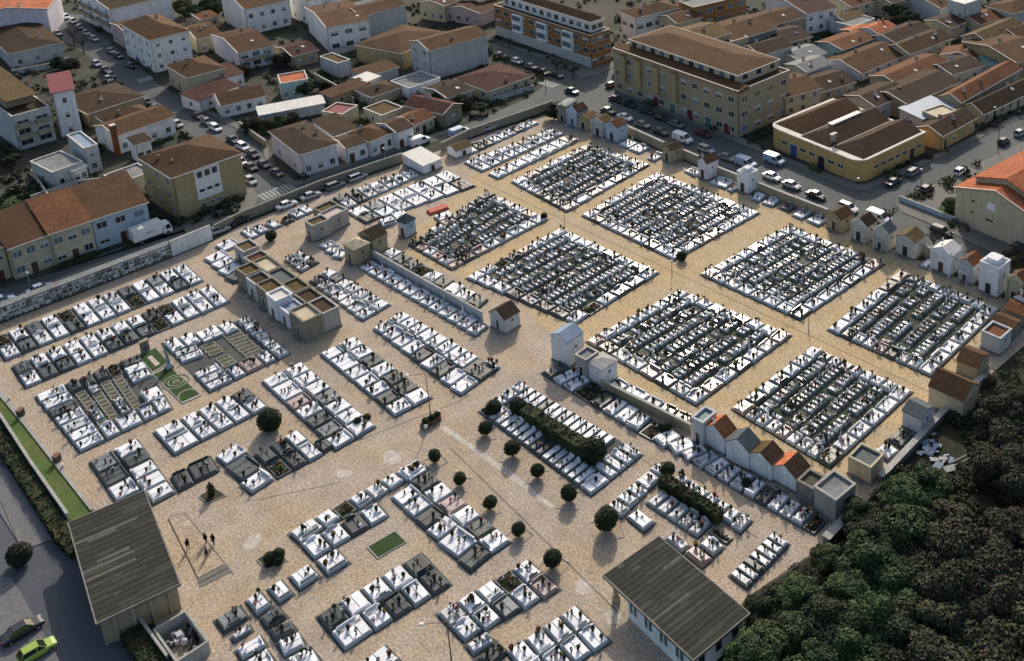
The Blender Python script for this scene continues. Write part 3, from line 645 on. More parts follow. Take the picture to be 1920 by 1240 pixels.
def door(root, face, pos, w, hh, m='doorwood', z=0):
    b = MB()
    if face == 'r':
        b.box(pos-w/2, -.05, z, pos+w/2, .01, z+hh, m); b.box(pos-w/2-.1, -.08, z, pos-w/2, .02, z+hh+.1, 'frame'); b.box(pos+w/2, -.08, z, pos+w/2+.1, .02, z+hh+.1, 'frame'); b.box(pos-w/2, -.08, z+hh, pos+w/2, .02, z+hh+.1, 'frame')
    else:
        b.box(-.05, pos-w/2, z, .01, pos+w/2, z+hh, m); b.box(-.08, pos-w/2-.1, z, .02, pos-w/2, z+hh+.1, 'frame'); b.box(-.08, pos+w/2, z, .02, pos+w/2+.1, z+hh+.1, 'frame'); b.box(-.08, pos-w/2, z+hh, .02, pos+w/2, z+hh+.1, 'frame')
    return b.build('door', root)
HOUSES = []
def house(label, L, C, R, base=None, h=None, wall='w_white', roof='hip', rc='r_brown', rh=1.6, wl=None, wr=None, dl=None, dr=None, chim=(), trim=True, name='house', cat='house', ov=.35, ww=1.0, wh=1.25, group='houses of the town around the cemetery', wface=None, lit='glass', balr=0, ball=0, dm='doorwood', zoff=0):
    o, a, W, D, h = frame3(L, C, R, base, h)
    r = empty(name, o, a, label, cat, group)
    w_ = wall_mesh(roof, W, D, h, rh, wall).build('wall', r)
    rf = roof_mesh(roof, W, D, h, rh, rc, ov).build('roof', r)
    if wface:     # second colour cladding on the right face, a real thin render coat
        b = MB().box(.0, -.03, 0, W, -.004, h-.05, wface); b.build('facade_panel', r)
    if trim and roof not in ('flat', 'barrel', 'pyr'):
        b = MB()
        if roof in ('gx', 'sx', 'hip'): b.box(-ov-.06, -ov-.14, h-.12-(ov*rh/(D/2) if roof == 'gx' else 0), W+ov+.06, -ov-.02, h+.10-(ov*rh/(D/2) if roof == 'gx' else 0), 'trim')
        if roof in ('gy', 'hip', 'sy'): b.box(-ov-.14, -ov, h-.12-(ov*rh/(W/2) if roof == 'gy' else 0), -ov-.02, D+ov, h+.10-(ov*rh/(W/2) if roof == 'gy' else 0), 'trim')
        if roof == 'gx':
            k = rh/(D/2)
            for s in (0, 1):
                y0, z0, y1, z1 = (-ov, h-ov*k, D/2, h+rh) if s == 0 else (D/2, h+rh, D+ov, h-ov*k)
                b.ext([(y0, z0+.19), (y1, z1+.19), (y1, z1+.27), (y0, z0+.27)], -ov-.05, -ov+.22, 'trim')
        if roof == 'gy':
            k = rh/(W/2)
            for s in (0, 1):
                y0, z0, y1, z1 = (-ov, h-ov*k, W/2, h+rh) if s == 0 else (W/2, h+rh, W+ov, h-ov*k)
                b.ext([(y0, z0+.19), (y1, z1+.19), (y1, z1+.27), (y0, z0+.27)], -ov-.05, -ov+.22, 'trim', 'y')
        if b.v: b.build('gutter', r)
    elif roof == 'flat':
        b = MB(); t = .3; z = h+.28
        b.box(-.05, -.05, z, W+.05, t-.05, z+.08, 'trim'); b.box(-.05, D-t+.05, z, W+.05, D+.05, z+.08, 'trim'); b.box(-.05, t-.05, z, t-.05, D-t+.05, z+.08, 'trim'); b.box(W-t+.05, t-.05, z, W+.05, D-t+.05, z+.08, 'trim')
        b.build('coping', r)
    for face, spec, ln in (('l', wl, D), ('r', wr, W)):
        if not spec: continue
        nc, nr = spec; fh = (h-.2)/nr
        for j in range(nr):
            for i in range(nc):
                p = ln*(i+.5)/nc
                dd = dl if face == 'l' else dr
                if j == 0 and dd and i in dd:
                    door(r, face, p, 1.1 if nr > 1 or h > 3 else .9, min(2.2, fh-.35), rw.choice([dm, 'doordark', dm])); continue
                wi = min(ww, ln/nc*.62)
                window(r, face, p, j*fh+min(1.0, fh*.34)+.05, wi, min(wh, fh*.48), rw.choice([lit, lit, 'glassb' if lit == 'glass' else lit]), rw.random() < .3)
            if face == 'r' and j > 0 and balr: balcony(r, 'r', W, j*fh, balr)
            if face == 'l' and j > 0 and ball: balcony(r, 'l', D, j*fh, ball)
    for (cx, cy, ch) in chim:
        b = MB(); x, y = cx*W, cy*D; z0 = h-.1
        b.box(x-.3, y-.3, z0, x+.3, y+.3, h+ch, 'w_white' if ch > 1.7 else 'w_tan'); b.box(x-.4, y-.4, h+ch, x+.4, y+.4, h+ch+.12, 'r_rustx'); b.tube((x, y, h+ch+.12), (x, y, h+ch+.4), .14, .11, 'trim', 6)
        b.build('chimney', rf)
    if not chim and roof in ('gx', 'hip', 'gy') and W*D > 35 and rc not in ('r_white',):
        for q_ in range(rw.choice([1, 1, 2])):
            x, y = W*rw.uniform(.15, .85), D*rw.choice([rw.uniform(.18, .42), rw.uniform(.55, .8)])
            zz = h+rh*(1-abs(y/D-.5)*2) if roof != 'gy' else h+rh*(1-abs(x/W-.5)*2)
            b = MB().box(x-.28, y-.28, h, x+.28, y+.28, zz+.9, rw.choice(['w_white', 'w_tan', 'w_grey'])); b.box(x-.36, y-.36, zz+.9, x+.36, y+.36, zz+1.0, 'r_rustx'); b.tube((x, y, zz+1.0), (x, y, zz+1.25), .13, .1, 'trim', 6); b.build('chimney', rf)
        if roof == 'gx' and rw.random() < .6:
            k = rh/(D/2); x, y = W*rw.uniform(.25, .8), D*rw.uniform(.1, .3); z = h+y*k+.2
            b = MB(); b.add([(x, y, z+.02), (x+.8, y, z+.02), (x+.8, y+.9, z+.02+.9*k), (x, y+.9, z+.02+.9*k), (x, y, z+.1), (x+.8, y, z+.1), (x+.8, y+.9, z+.1+.9*k), (x, y+.9, z+.1+.9*k)], [(3, 2, 1, 0), (4, 5, 6, 7), (0, 1, 5, 4), (1, 2, 6, 5), (2, 3, 7, 6), (3, 0, 4, 7)], 'frame'); b.build('skylight', rf)
    MB().tube((.12, -.09, 0), (.12, -.09, h-.05), .06, .06, rw.choice(['doordark', 'metal', 'metal']), 6).build('drainpipe', r)
    if rw.random() < .4: MB().tube((W*.6, D*.5, h+.1), (W*.6, D*.5, h+rh+1.4), .025, .02, 'metal', 4).tube((W*.6-.5, D*.5, h+rh+1.3), (W*.6+.5, D*.5, h+rh+1.3), .02, .02, 'metal', 4).build('aerial', rf)
    HOUSES.append((label, o, W, D, h))
    return r, W, D, h
def balcony(r, face, ln, z, n):
    for i in range(n):
        a, c = ln*(i+.12)/n, ln*(i+.88)/n; b = MB()
        if face == 'r': b.box(a, -1.1, z-.12, c, 0, z, 'stone'); b.box(a, -1.1, z, c, -1.02, z+.95, 'w_tan'); b.box(a, -1.02, z, a+.08, 0, z+.95, 'w_tan'); b.box(c-.08, -1.02, z, c, 0, z+.95, 'w_tan')
        else: b.box(-1.1, a, z-.12, 0, c, z, 'stone'); b.box(-1.1, a, z, -1.02, c, z+.95, 'w_tan'); b.box(-1.02, a, z, 0, a+.08, z+.95, 'w_tan'); b.box(-1.02, c-.08, z, 0, c, z+.95, 'w_tan')
        b.build('balcony', r)
def lump(label, L, C, R, **k):  # penthouse / upper volume belonging to a building (own thing only when separate)
    return house(label, L, C, R, **k)
def vault(label, L, C, R, base=None, h=None, wall='stone', roof='gx', rc='r_dark', rh=1.0, dm='doordark', face='l', doorw=.9, doorh=2.0, cross=True, ped=False, step=True, small=True, ov=.14):
    o, a, W, D, h = frame3(L, C, R, base, h)
    r = empty('mausoleum', o, a, label, 'mausoleum', 'family vaults and chapels of the cemetery')
    b = wall_mesh(roof, W, D, h, rh, wall)
    b.box(-.12, -.12, 0, W+.12, -.003, .3, 'oldstone'); b.box(-.12, D+.003, 0, W+.12, D+.12, .3, 'oldstone'); b.box(-.12, -.003, 0, -.003, D+.003, .3, 'oldstone'); b.box(W+.003, -.003, 0, W+.12, D+.003, .3, 'oldstone')
    b.build('wall', r)
    rf = roof_mesh(roof, W, D, h, rh, rc, ov, .12).build('roof', r)
    c = MB()
    if roof == 'flat':
        z = h+.28; t = .3
        c.box(-.08, -.08, z, W+.08, t-.05, z+.1, wall); c.box(-.08, D-t+.05, z, W+.08, D+.08, z+.1, wall); c.box(-.08, t-.05, z, t-.05, D-t+.05, z+.1, wall); c.box(W-t+.05, t-.05, z, W+.08, D-t+.05, z+.1, wall)
    else:
        c.box(-.1, -.1, h-.28, W+.1, -.004, h-.12, wall); c.box(-.1, D+.004, h-.28, W+.1, D+.1, h-.12, wall); 
    if roof != 'flat': c.box(-.1, -.004, h-.28, -.004, D+.004, h-.12, wall)
    c.build('cornice', r)
    ln = D if face == 'l' else W
    if doorw: door(r, face, ln/2, min(doorw, ln*.45), min(doorh, h*.72), dm, .05)
    if ped:
        e = MB()
        e.ext([(-.15, h), (D+.15, h), (D+.15, h+.2), (D/2, h+rh+.35), (-.15, h+.2)], -.22, -.02, wall)
        e.box(-.3, .05, 0, -.02, .32, h, wall); e.box(-.3, D-.32, 0, -.02, D-.05, h, wall)
        e.box(-.36, 0, h-.2, -.02, D, h-.002, wall)
        e.build('pediment', r)
    if cross:
        e = MB(); x = .1 if face == 'l' else W/2; y = D/2 if face == 'l' else .1; z = h+(rh if roof in ('gx', 'pyr', 'barrel') else .28)+.1
        e.box(x-.16, y-.16, z-.1, x+.16, y+.16, z+.2, wall, .04, .04); e.box(x-.05, y-.05, z+.2, x+.05, y+.05, z+.95, wall)
        if face == 'l': e.box(x-.04, y-.28, z+.58, x+.04, y+.28, z+.69, wall)
        else: e.box(x-.28, y-.04, z+.58, x+.28, y+.04, z+.69, wall)
        e.build('cross', rf)
    if small and h > 2.6:
        e = MB()
        e.box(W*.5-.2, -.03, h*.62, W*.5+.2, .01, h*.62+.45, 'doordark'); e.build('vent', r)
    if step: MB().box(-.75, D*.25, 0, -.13, D*.75, .14, 'oldstone').build('step', r) if face == 'l' else MB().box(W*.25, -.75, 0, W*.75, -.13, .14, 'oldstone').build('step', r)
    return r, W, D, h
# ---- vaults on the central axis
vault('tall white vault with blue-grey gabled roof at the central crossing', (1031, 628), (1064, 643.5), (1094.4, 624), base=(1066, 691), wall='w_white', rc='r_blue', rh=.9, roof='gx', doorw=0, cross=False, ov=.08) if False else None
MATS['r_bluey'] = MATS['r_bluex'] = MATS['r_blue']; MATS['r_slatey'] = MATS['r_slatex'] = MATS['r_slate']; MATS['r_tealy'] = MATS['r_tealx'] = MATS['r_teal']
for k_ in ('r_flat', 'r_cream', 'r_white', 'r_red'): MATS[k_+'x'] = MATS[k_+'y'] = MATS[k_]
vault('tall white vault with blue-grey gabled roof beside the central path', (1031, 628), (1064, 643.5), (1094.4, 624), base=(1066, 691), wall='w_white', rc='r_blue', rh=.9, doorw=0, cross=False, ov=.06)
vault('narrow grey flat-roofed vault squeezed between two white vaults', (1080, 667), (1099, 679), (1121, 662), base=(1102, 714), wall='stone', roof='flat', rc='r_flat', doorw=.7, cross=False, small=False)
vault('white vault with low stone pyramid roof next to narrow grey vault', (1100.5, 679), (1128, 695), (1157, 677), base=(1129.5, 728), wall='w_white', roof='pyr', rc='stone', rh=.7, doorw=0, cross=False)
vault('olive-grey vault with pale rim and sunken teal flat roof', (1297.4, 786), (1318, 797), (1342.6, 775.5), base=(1318.5, 840), wall='w_grey', roof='flat', rc='r_teal', doorw=.7, cross=False, small=False)
vault('white vault with bright orange tiled gable roof', (1319, 800), (1358, 822), (1380, 804.5), base=(1356, 855), wall='w_white', rc=('r_rust', 'r_orange'), rh=1.3, doorw=0, cross=True)  # rust near slope is painted shade, brighter orange far slope painted sunlight
vault('white vault with dark slate barrel-like gable roof', (1361, 828), (1404, 848), (1425, 828), base=(1402, 884), wall='w_white', roof='gx', rc='r_slate', rh=1.3, doorw=0, cross=False)
vault('pale vault with brown roof and curved white gable', (1406, 850), (1446, 871), (1469, 850), base=(1441, 905), wall='w_white', rc=('r_dark', 'r_olive'), rh=1.0, doorw=0, cross=False)  # one brown roof: darker near slope as shade, olive far slope as sunlight
vault('white vault with orange gable roof, shade coloured into near slope', (1449, 873), (1493, 898), (1517, 874), base=(1490.6, 926), wall='w_white', rc=('r_dark', 'r_orange'), rh=1.2, doorw=0, cross=False)  # shade is put into the near slope's colour, sunlight into the orange one
vault('low dark vault joining the grey flat-topped vault', (1494, 905), (1524, 921), (1548, 899), base=(1522, 950), wall='oldstone', roof='flat', rc='earth', doorw=0, cross=False)
vault('large stained grey vault with mottled flat roof at wood edge', (1525, 916.5), (1567, 942.6), (1605.5, 912), base=(1570, 984), wall='stone', roof='flat', rc='r_flat', doorw=0, cross=False)
vault('square cream vault with raised parapet round its flat roof', (1589.4, 860.6), (1633, 881), (1659, 856), base=(1631.6, 910), wall='w_cream', roof='flat', rc='r_slate', doorw=0, cross=False)
vault('white boxy vault with dark grey hipped roof by rubble heap', (1692, 770.5), (1727, 786.5), (1752, 763.4), base=(1726, 818), wall='w_lilac', roof='gy', rc='r_slate', rh=.7, doorw=0, cross=False)
vault('big cream vault with broad mossy brown roof at path end', (1745.5, 720), (1806.7, 752.7), (1829, 718), base=(1804, 790), wall='w_cream', roof='gy', rc='r_brown', rh=1.6, doorw=0, cross=False)
vault('brown roofed vault tucked behind the big cream vault', (1797, 672), (1833, 690), (1850, 662), base=(1832, 716), wall='w_tan', roof='gy', rc='r_brown', rh=.9, doorw=0, cross=False)
vault('vault with white parapet and sunken brown roof', (1843, 621), (1876, 639), (1892, 618), base=(1876, 668), wall='w_grey', roof='flat', rc='r_rustx', doorw=0, cross=False)
vault('small brown roofed vault above the white parapet vault', (1860, 601), (1898, 620), (1910, 600), base=(1896, 642), wall='oldstone', roof='gy', rc='r_brown', rh=.6, doorw=0, cross=False)
vault('rust roofed vault at the right photo edge', (1884, 578), (1925, 596), (1942, 575), base=(1924, 618), wall='w_tan', roof='gy', rc='r_rust', rh=.6, doorw=0, cross=False)
# ---- chapels along the right-hand street wall
CH = [
 ('first stone chapel with olive walls at wall corner', (1045.5, 198), (1061.7, 203), (1080, 190), (1061.7, 232), 'w_olive', 'gx', 'stone', .5, 'doordark'),
 ('white-blue chapel with dark red roof near wall corner', (1064, 206), (1081.7, 213), (1101, 203), (1083, 242), 'w_blue', 'gx', 'r_maroon', 1.2, 'doorblue'),
 ('brown chapel with pale capping between blue and arched chapels', (1086, 219), (1103, 226), (1118, 214), (1103, 248), 'w_tan', 'gx', 'r_olive', .6, 'doordark'),
 ('pale chapel with arched hood over its door', (1109, 226), (1130, 232), (1147, 222), (1130, 260), 'w_grey', 'gx', 'r_olive', .9, 'doordark'),
 ('chapel with orange roof and blue side wall', (1134, 232), (1156.7, 240), (1177, 232), (1158, 270), 'w_blue', 'gx', 'r_rust', 1.0, 'doordark'),
 ('ochre chapel with dark hipped roof beside parked white van', (1241, 276), (1258, 283), (1281, 274), (1258, 308), 'w_tan', 'gx', 'r_dark', .7, 'doordark'),
 ('pale chapel with tan roof and cross behind white tombs', (1305, 302), (1325, 308), (1349, 300), (1324, 340), 'w_lilac', 'gx', 'r_olive', 1.1, 'doordark'),
 ('white cube chapel with stepped flat roof', (1383, 322), (1402, 331), (1420, 321), (1401, 366), 'w_white', 'flat', 'r_white', .5, 'doordark'),
 ('ochre chapel with brown roof first of the six chapels', (1549, 402), (1577, 413), (1601, 401), (1578, 440), 'w_tan', 'gx', 'r_brown', 1.0, 'doorwood'),
 ('white fronted chapel with dark roof and yellow side', (1596, 416), (1624, 427), (1645, 414), (1622.4, 460), 'stonew', 'gx', 'r_dark', 1.1, 'doordark'),
 ('white chapel with grey roof and hooded doorway', (1638, 430), (1665, 440), (1681, 428), (1660, 475), 'stonew', 'gx', 'r_slate', 1.1, 'doordark'),
 ('cream chapel with mossy green-grey roof', (1680, 443), (1716, 456), (1735, 441), (1715, 489), 'stonew', 'gx', 'r_olive', 1.0, 'doordark'),
 ('ornate white chapel with pilasters and finials', (1748, 466), (1784, 482), (1802, 466), (1780, 520), 'w_white', 'gx', 'r_white', 1.0, 'doorwood'),
 ('grey chapel with orange-brown roof and small porch', (1797, 490), (1824.5, 500), (1846, 486), (1822.5, 536), 'w_grey', 'gx', 'r_rust', 1.0, 'doorwood'),
 ('white square tower chapel with stepped top', (1840, 491), (1873, 507), (1891, 489), (1869, 560), 'w_white', 'flat', 'r_white', 1.0, 'doordark'),
 ('cream chapel with arched front at right edge', (1888, 520), (1917, 532), (1935, 520), (1915, 575), 'w_cream', 'gx', 'r_rust', .9, 'doordark'),
 ('small white chapel partly cut off by right edge', (1902, 555), (1926, 566), (1945, 553), (1926, 596), 'w_white', 'gx', 'r_rust', .8, 'doordark')]
for i, (lb, L, C, R, bs, wm, rk, rc, rh, dm) in enumerate(CH):
    r, W_, D_, h_ = vault(lb, L, C, R, base=bs, wall=wm, roof=rk, rc=rc, rh=rh, dm=dm, ped=i in (1, 3, 9, 10, 12, 15), doorw=1.0, doorh=2.2, ov=.1) if rc != 'stone' else vault(lb, L, C, R, base=bs, wall=wm, roof='barrel', rc='stone', rh=rh, dm=dm, doorw=1.0)
    if i in (12,):
        b = MB()
        for (x, y) in ((.1, .1), (.1, D_-.1), (W_-.1, .1), (W_-.1, D_-.1)): b.box(x-.16, y-.16, h_, x+.16, y+.16, h_+.6, 'w_white', .03, .03); b.blob((x, y, h_+.75), .17, 'w_white', 6, 4)
        b.build('finials', r)
    if i in (14, 7):
        b = MB(); e = .45
        b.box(e, e, h_+.03, W_-e, D_-e, h_+.75, 'w_white', .15, .15); b.box(e+.35, e+.35, h_+.75, W_-e-.35, D_-e-.35, h_+1.1, 'w_white'); b.build('attic', r)
    if i in (10, 13):
        b = MB(); b.box(-1.0, D_/2-.9, 2.25, 0, D_/2+.9, 2.4, wm); b.box(-.95, D_/2-.85, 0, -.8, D_/2-.7, 2.25, wm); b.box(-.95, D_/2+.7, 0, -.8, D_/2+.85, 2.25, wm); b.build('porch', r)
# ---- left vault terrace (two rows back to back)
tq = [P(449, 537), P(507, 510), P(640, 611), P(575, 644)]
def tB(u, v): return (tq[0]*(1-u)+tq[1]*u)*(1-v)+(tq[3]*(1-u)+tq[2]*u)*v
TERR = [('brown vault with olive flat roof at upper end of terrace', 0, .5, 0, .15, 3.4, 'w_olive', 'r_olivex'), ('grey-green vault with dark flat roof in terrace', 0, .5, .155, .31, 3.2, 'w_grey', 'r_darkx'), ('long tan vault with brown flat roof in terrace', 0, .5, .315, .50, 3.5, 'w_olive', 'r_olivex'),
 ('bright white vault projecting from the brown terrace', -.06, .42, .505, .645, 3.9, 'w_white', 'r_white'), ('white vault with blue flat roof in terrace', -.02, .45, .65, .80, 3.0, 'w_lilac', 'r_blue'), ('cream roofed grey vault at lower end of terrace', 0, .52, .805, 1, 3.7, 'w_olive', 'r_cream'),
 ('vault with bright cream flat roof at back of terrace', .51, 1, 0, .22, 3.3, 'w_olive', 'r_cream'), ('vault with mossy dark flat roof at back of terrace', .51, 1, .225, .44, 3.2, 'w_olive', 'r_slate'), ('second brown flat roofed vault at back of terrace', .51, 1, .445, .62, 3.4, 'w_olive', 'r_olivex'), ('third dark brown flat roofed vault at back of terrace', .51, 1, .625, .80, 3.3, 'w_olive', 'r_darkx'), ('grey walled vault with dark roof at back lower end', .53, 1, .805, 1, 3.5, 'stone', 'r_darkx')]
for lb, u0, u1, v0, v1, hh, wm, rc in TERR:
    Cw, Lw, Rw = tB(u0, v1), tB(u0, v0), tB(u1, v1)
    def up(p): return px((p.x, p.y, hh))[:2]
    vault(lb, up(Lw), up(Cw), up(Rw), h=hh, wall=wm, roof='flat', rc=rc, doorw=.8 if u0 < .4 else 0, cross=False, small=False, step=u0 < .4)
vault('upper vault with olive flat roof above the terrace', (440, 462), (457, 476), (486, 463), base=(458, 500), wall='stone', roof='flat', rc='r_olivex', doorw=.8, cross=False)
vault('low vault with pinkish brown roof above the terrace', (460, 485), (474, 497), (506, 481), base=(475, 518), wall='stone', roof='flat', rc='r_rustx', doorw=.7, cross=False)
vault('grey vault with pinkish sunken roof in shade', (602, 402), (615, 413), (649, 393), base=(617, 440), wall='stone', roof='flat', rc='pink', doorw=0, cross=False)
vault('olive vault with brown roof beside the pinkish-roofed vault', (575, 416), (586, 427), (616, 413), base=(590, 455), wall='stone', roof='flat', rc='r_olivex', doorw=.8, dm='doorred', cross=False)
vault('olive roofed vault behind the pinkish-roofed vault', (590, 392), (602, 401), (634, 385), h=3.2, wall='w_olive', roof='flat', rc='r_olivex', doorw=0, cross=False)
vault('cream vault with sunlit pyramid roof', (643, 459), (663.4, 470), (694, 457), base=(666, 501), wall='w_tan', roof='pyr', rc='r_cream', rh=1.1, dm='doorwood', cross=False)
vault('tan vault with dark brown gable behind pyramid vault', (672, 438), (697, 450), (724, 436), base=(698, 482), wall='w_tan', roof='gx', rc='r_dark', rh=1.2, doorw=0, cross=True)
vault('narrow tall vault with blue wall and black slate spire roof', (747.6, 413), (761, 420), (775, 409), base=(763.6, 448), wall='w_blue', roof='pyr', rc='r_slate', rh=1.5, dm='doordark', cross=False)
vault('lone vault with brown gable beside long shaded row', (919, 584), (946, 600), (972, 583), base=(950, 628), wall='w_grey', roof='gx', rc='r_dark', rh=1.2, doorw=.6, cross=False)
vault('white service building with bright sloping roof by street wall', (756.5, 292), (793, 312), (825.5, 297), base=(795, 329), wall='w_white', roof='sx', rc='r_white', rh=.5, face='r', doorw=.9, cross=False, step=False)
vault('small caretaker hut with grey-green gable roof', (845, 273), (855, 284), (880, 271), base=(855, 299), wall='w_white', roof='gx', rc='r_olive', rh=.8, face='r', doorw=.9, cross=False, step=False)
# ---- the two gatehouses
def gatehouse(label, Wp, Np, Ep, Sp, h, wall, inset, porch, rng):
    w, n, e, s = [P(q[0], q[1], h) for q in (Wp, Np, Ep, Sp)]
    ex = (n-w); ey = (s-w); LX, LY = ex.length, ey.length; a = math.atan2(ex.y, ex.x)
    r = empty('gatehouse', (w.x, w.y, 0), a, label, 'gatehouse', 'pair of gatehouses with corrugated roofs')
    LYd = -LY   # local y goes towards S (negative)
    rb = MB(); m = 40; 
    for i in range(m):   # corrugated strips run along x
        y0, y1 = LYd*i/m, LYd*(i+1)/m
        cuts = [0]+sorted(rng.uniform(.15, .85) for _ in range(2))+[1]
        for j in range(3):
            ma = rng.choice(['fibro', 'fibro', 'fibro', 'fibro2']) if rng.random() > .045 else 'fibro3'
            z = h+.10*abs(math.sin(PI*(i+.5)*1.0))*0+ (0.03 if i % 2 else 0)+rng.uniform(0, .012)
            rb.box(LX*cuts[j], y1, z-.12, LX*cuts[j+1], y0, z, ma)
    rf = rb.build('roof', r)
    fb = MB(); fb.box(-.15, -.0, h-.3, LX+.15, .12, h+.06, 'oldstone'); fb.box(-.15, LYd-.12, h-.3, LX+.15, LYd, h+.06, 'oldstone'); fb.box(-.15, LYd, h-.3, 0, 0, h+.06, 'oldstone'); fb.box(LX, LYd, h-.3, LX+.15, 0, h+.06, 'oldstone'); fb.build('fascia', rf)
    x0, x1, y1, y0 = inset[0]*LX, inset[1]*LX, LYd*inset[2], LYd*inset[3]
    MB().box(x0, y0, 0, x1, y1, h-.13, wall).build('wall', r)
    return r, LX, LY, (x0, x1, y0, y1)
r, LX, LY, (x0, x1, y0, y1) = gatehouse('left gatehouse with dark striped corrugated roof above the car park', (129, 980.5), (270, 921), (378, 1063), (234, 1141), 4.0, 'w_tan', (.04, .97, .03, .97), 0, random.Random(2))
for i in range(4):
    b = MB(); x = x0+(x1-x0)*(i+.6)/4.2; b.box(x, y0-.25, 0, x+.35, y0-.004, 3.6, 'w_tan'); b.build('buttress', r)
MB().box(x1+.004, y0+1.2, .0, x1+.06, y0+3.0, 2.3, 'doorwood').build('door', r); MB().box(x1+.004, y0+5.2, .0, x1+.06, y0+7.0, 2.3, 'doorwood').build('door', r)
r, LX, LY, (x0, x1, y0, y1) = gatehouse('right gatehouse with dark corrugated roof and open corner porch', (1132.6, 1079.6), (1235.3, 1007), (1388, 1110), (1316, 1223), 3.7, 'w_white', (.05, .95, .24, .96), 1, random.Random(4))
for px_, py_ in ((.9, -.9), (LX-1.0, -.9)): MB().box(px_-.35, py_-.35, 0, px_+.35, py_+.35, .8, 'w_tan').box(px_-.22, py_-.22, .8, px_+.22, py_+.22, 3.55, 'w_tan').build('pillar', r)
for i in range(4):
    y = y1+(y0-y1)*(i+.55)/4.2
    for dy in (0, .75):
        b = MB(); b.box(x0-.06, y+dy-.28, 1.2, x0-.004, y+dy+.28, 2.9, 'frame'); b.box(x0-.08, y+dy-.2, 1.28, x0-.061, y+dy+.2, 2.82, 'doorgreen'); b.build('window', r)
for i in range(3):
    x = x0+(x1-x0)*(i+.5)/3; b = MB().box(x-.5, y0-.06, 1.2, x+.5, y0-.004, 2.7, 'frame'); b.box(x-.42, y0-.08, 1.28, x+.42, y0-.061, 2.62, 'glass'); b.build('window', r)
# ------------------------------------------------------------------ the town
H = house
H('large lilac party wall house with orange roof in top left corner', (-70, 42), (86, 17), (150, -18), base=(95, 70), wall='w_lilac', roof='gx', rc='r_orange', rh=1.5, chim=[(.1, .35, 2)], wl=None)
H('low grey house with dark hipped roof below the lilac wall', (-40, 60), (17, 101), (122, 85), base=(22, 130), wall='w_grey', rc='r_dark', rh=1.6, wr=(3, 1))
H('four storey apartment block with balconies at left edge', (-60, 160), (22, 221), (94, 202), base=(38, 283), wall='w_grey', roof='flat', rc='r_darkx', wr=(2, 3), balr=2, ww=2.6, wh=1.5)
H('brown roofed penthouse on the left apartment block', (-22, 158), (18, 190), (74, 174), h=13.3, wall='w_tan', roof='sx', rc='r_olive', rh=.9, name='penthouse', cat='penthouse', group=None) if False else None
H('narrow white house with pinkish red sloping roof', (91, 150), (97, 176), (138, 168), base=(112, 258), wall='w_white', roof='sx', rc='r_red', rh=1.2, wr=(1, 3), ww=.8, trim=False)
H('brown hipped house behind the narrow white house', (148, 176), (166, 213), (250, 172), h=4, wall='w_tan', rc='r_dark', rh=1.8)
H('brown roof house beside the dark parked cars', (176, 222), (200, 232), (281, 210), h=4.2, wall='w_tan', rc='r_brown', rh=1.5)
H('long white house with brown gable roof and tall brick chimney', (160, 243), (216, 255), (331, 220), base=(219, 290), wall='w_white', roof='gx', rc='r_brown', rh=1.3, wr=(4, 1), chim=[(.03, .2, 1.9)])
H('flat concrete house with blue tinted roof', (128, 255), (157, 281), (181, 271), h=6, wall='w_grey', roof='flat', rc='r_blue', wr=(1, 2))
H('small dark roofed annex beside the flat concrete house', (246, 262), (254, 272), (280, 262), h=4.5, wall='w_white', roof='sx', rc='r_dark', rh=.6, wr=(2, 1))
H('yellow apartment house with brown hipped roof and white window bay', (273, 293), (322.4, 333.5), (446, 285), base=(339.4, 413), wall='w_ochre', rc='r_brown', rh=2.6, wl=(3, 3), chim=[(.12, .65, 1.3), (.18, .35, 1.2), (.3, .55, 1.1)], ww=1.2)
hh_ = HOUSES[-1]; rr_ = [o for o in bpy.data.objects if o.get('label') == hh_[0]][0]
b = MB(); W_, D_, h_ = hh_[2:]; b.box(W_*.30, -.05, h_*.28, W_*.66, -.005, h_*.97, 'w_white'); b.build('window_bay', rr_)
for j, (z, wh_, ) in enumerate(((h_*.12, .5), (h_*.45, .55), (h_*.78, 1.3))):
    for i in range(3): window(rr_, 'r', W_*(.37+.11*i), z, 1.05, wh_) if j == 0 else None
    if j:
        for i in range(3):
            f = MB(); x = W_*(.37+.11*i); f.box(x-.6, -.1, z-.08, x+.6, -.051, z+wh_+.08, 'frame'); f.box(x-.5, -.12, z, x+.5, -.101, z+wh_, 'glass'); f.build('window', rr_)
for lb, L, C, R, b0, wm, sp in (('first yellow terrace house at the left edge', (-118, 462), (-62, 488), (15.6, 466.7), (-50, 548), 'w_cream', 2), ('yellow terrace house with blue window shutters', (-28, 428), (16, 466.5), (92, 439.5), (28.6, 525), 'w_cream', 3), ('yellow terrace house with red-brown roof in the middle', (58, 395), (92.4, 439), (169, 413), (103, 499), 'w_cream', 3), ('pale blue end terrace house beside the lorry', (140, 370), (169.4, 413), (273, 378), (184, 470), 'w_blue', 3)):
    H(lb, L, C, R, base=b0, wall=wm, roof='sx', rc='r_rust' if 'red' in lb else 'r_brown', rh=2.2, wr=(sp, 2), dr=(1,), ww=1.7, lit='glassb' if 'shutters' in lb else 'glass', dm='doorwood')
H('tall white apartment house with balconies at top left', (158, -14), (205.7, 18), (310, -12), base=(216, 66), wall='w_white', roof='gx', rc='r_dark', rh=1.5, wl=(4, 3), ball=2)
H('white three storey house with big brown hipped roof', (232, 44), (281, 75.5), (350, 56), base=(291.7, 137), wall='w_white', rc='r_brown', rh=2.5, wl=(4, 3), wr=(3, 3), ww=.9, wh=.9)
H('cream house with brown gable beside the hipped house', (341, 52), (368, 73), (412, 62), base=(373, 101), wall='w_cream', roof='gx', rc='r_brown', rh=1.4, wr=(2, 1))
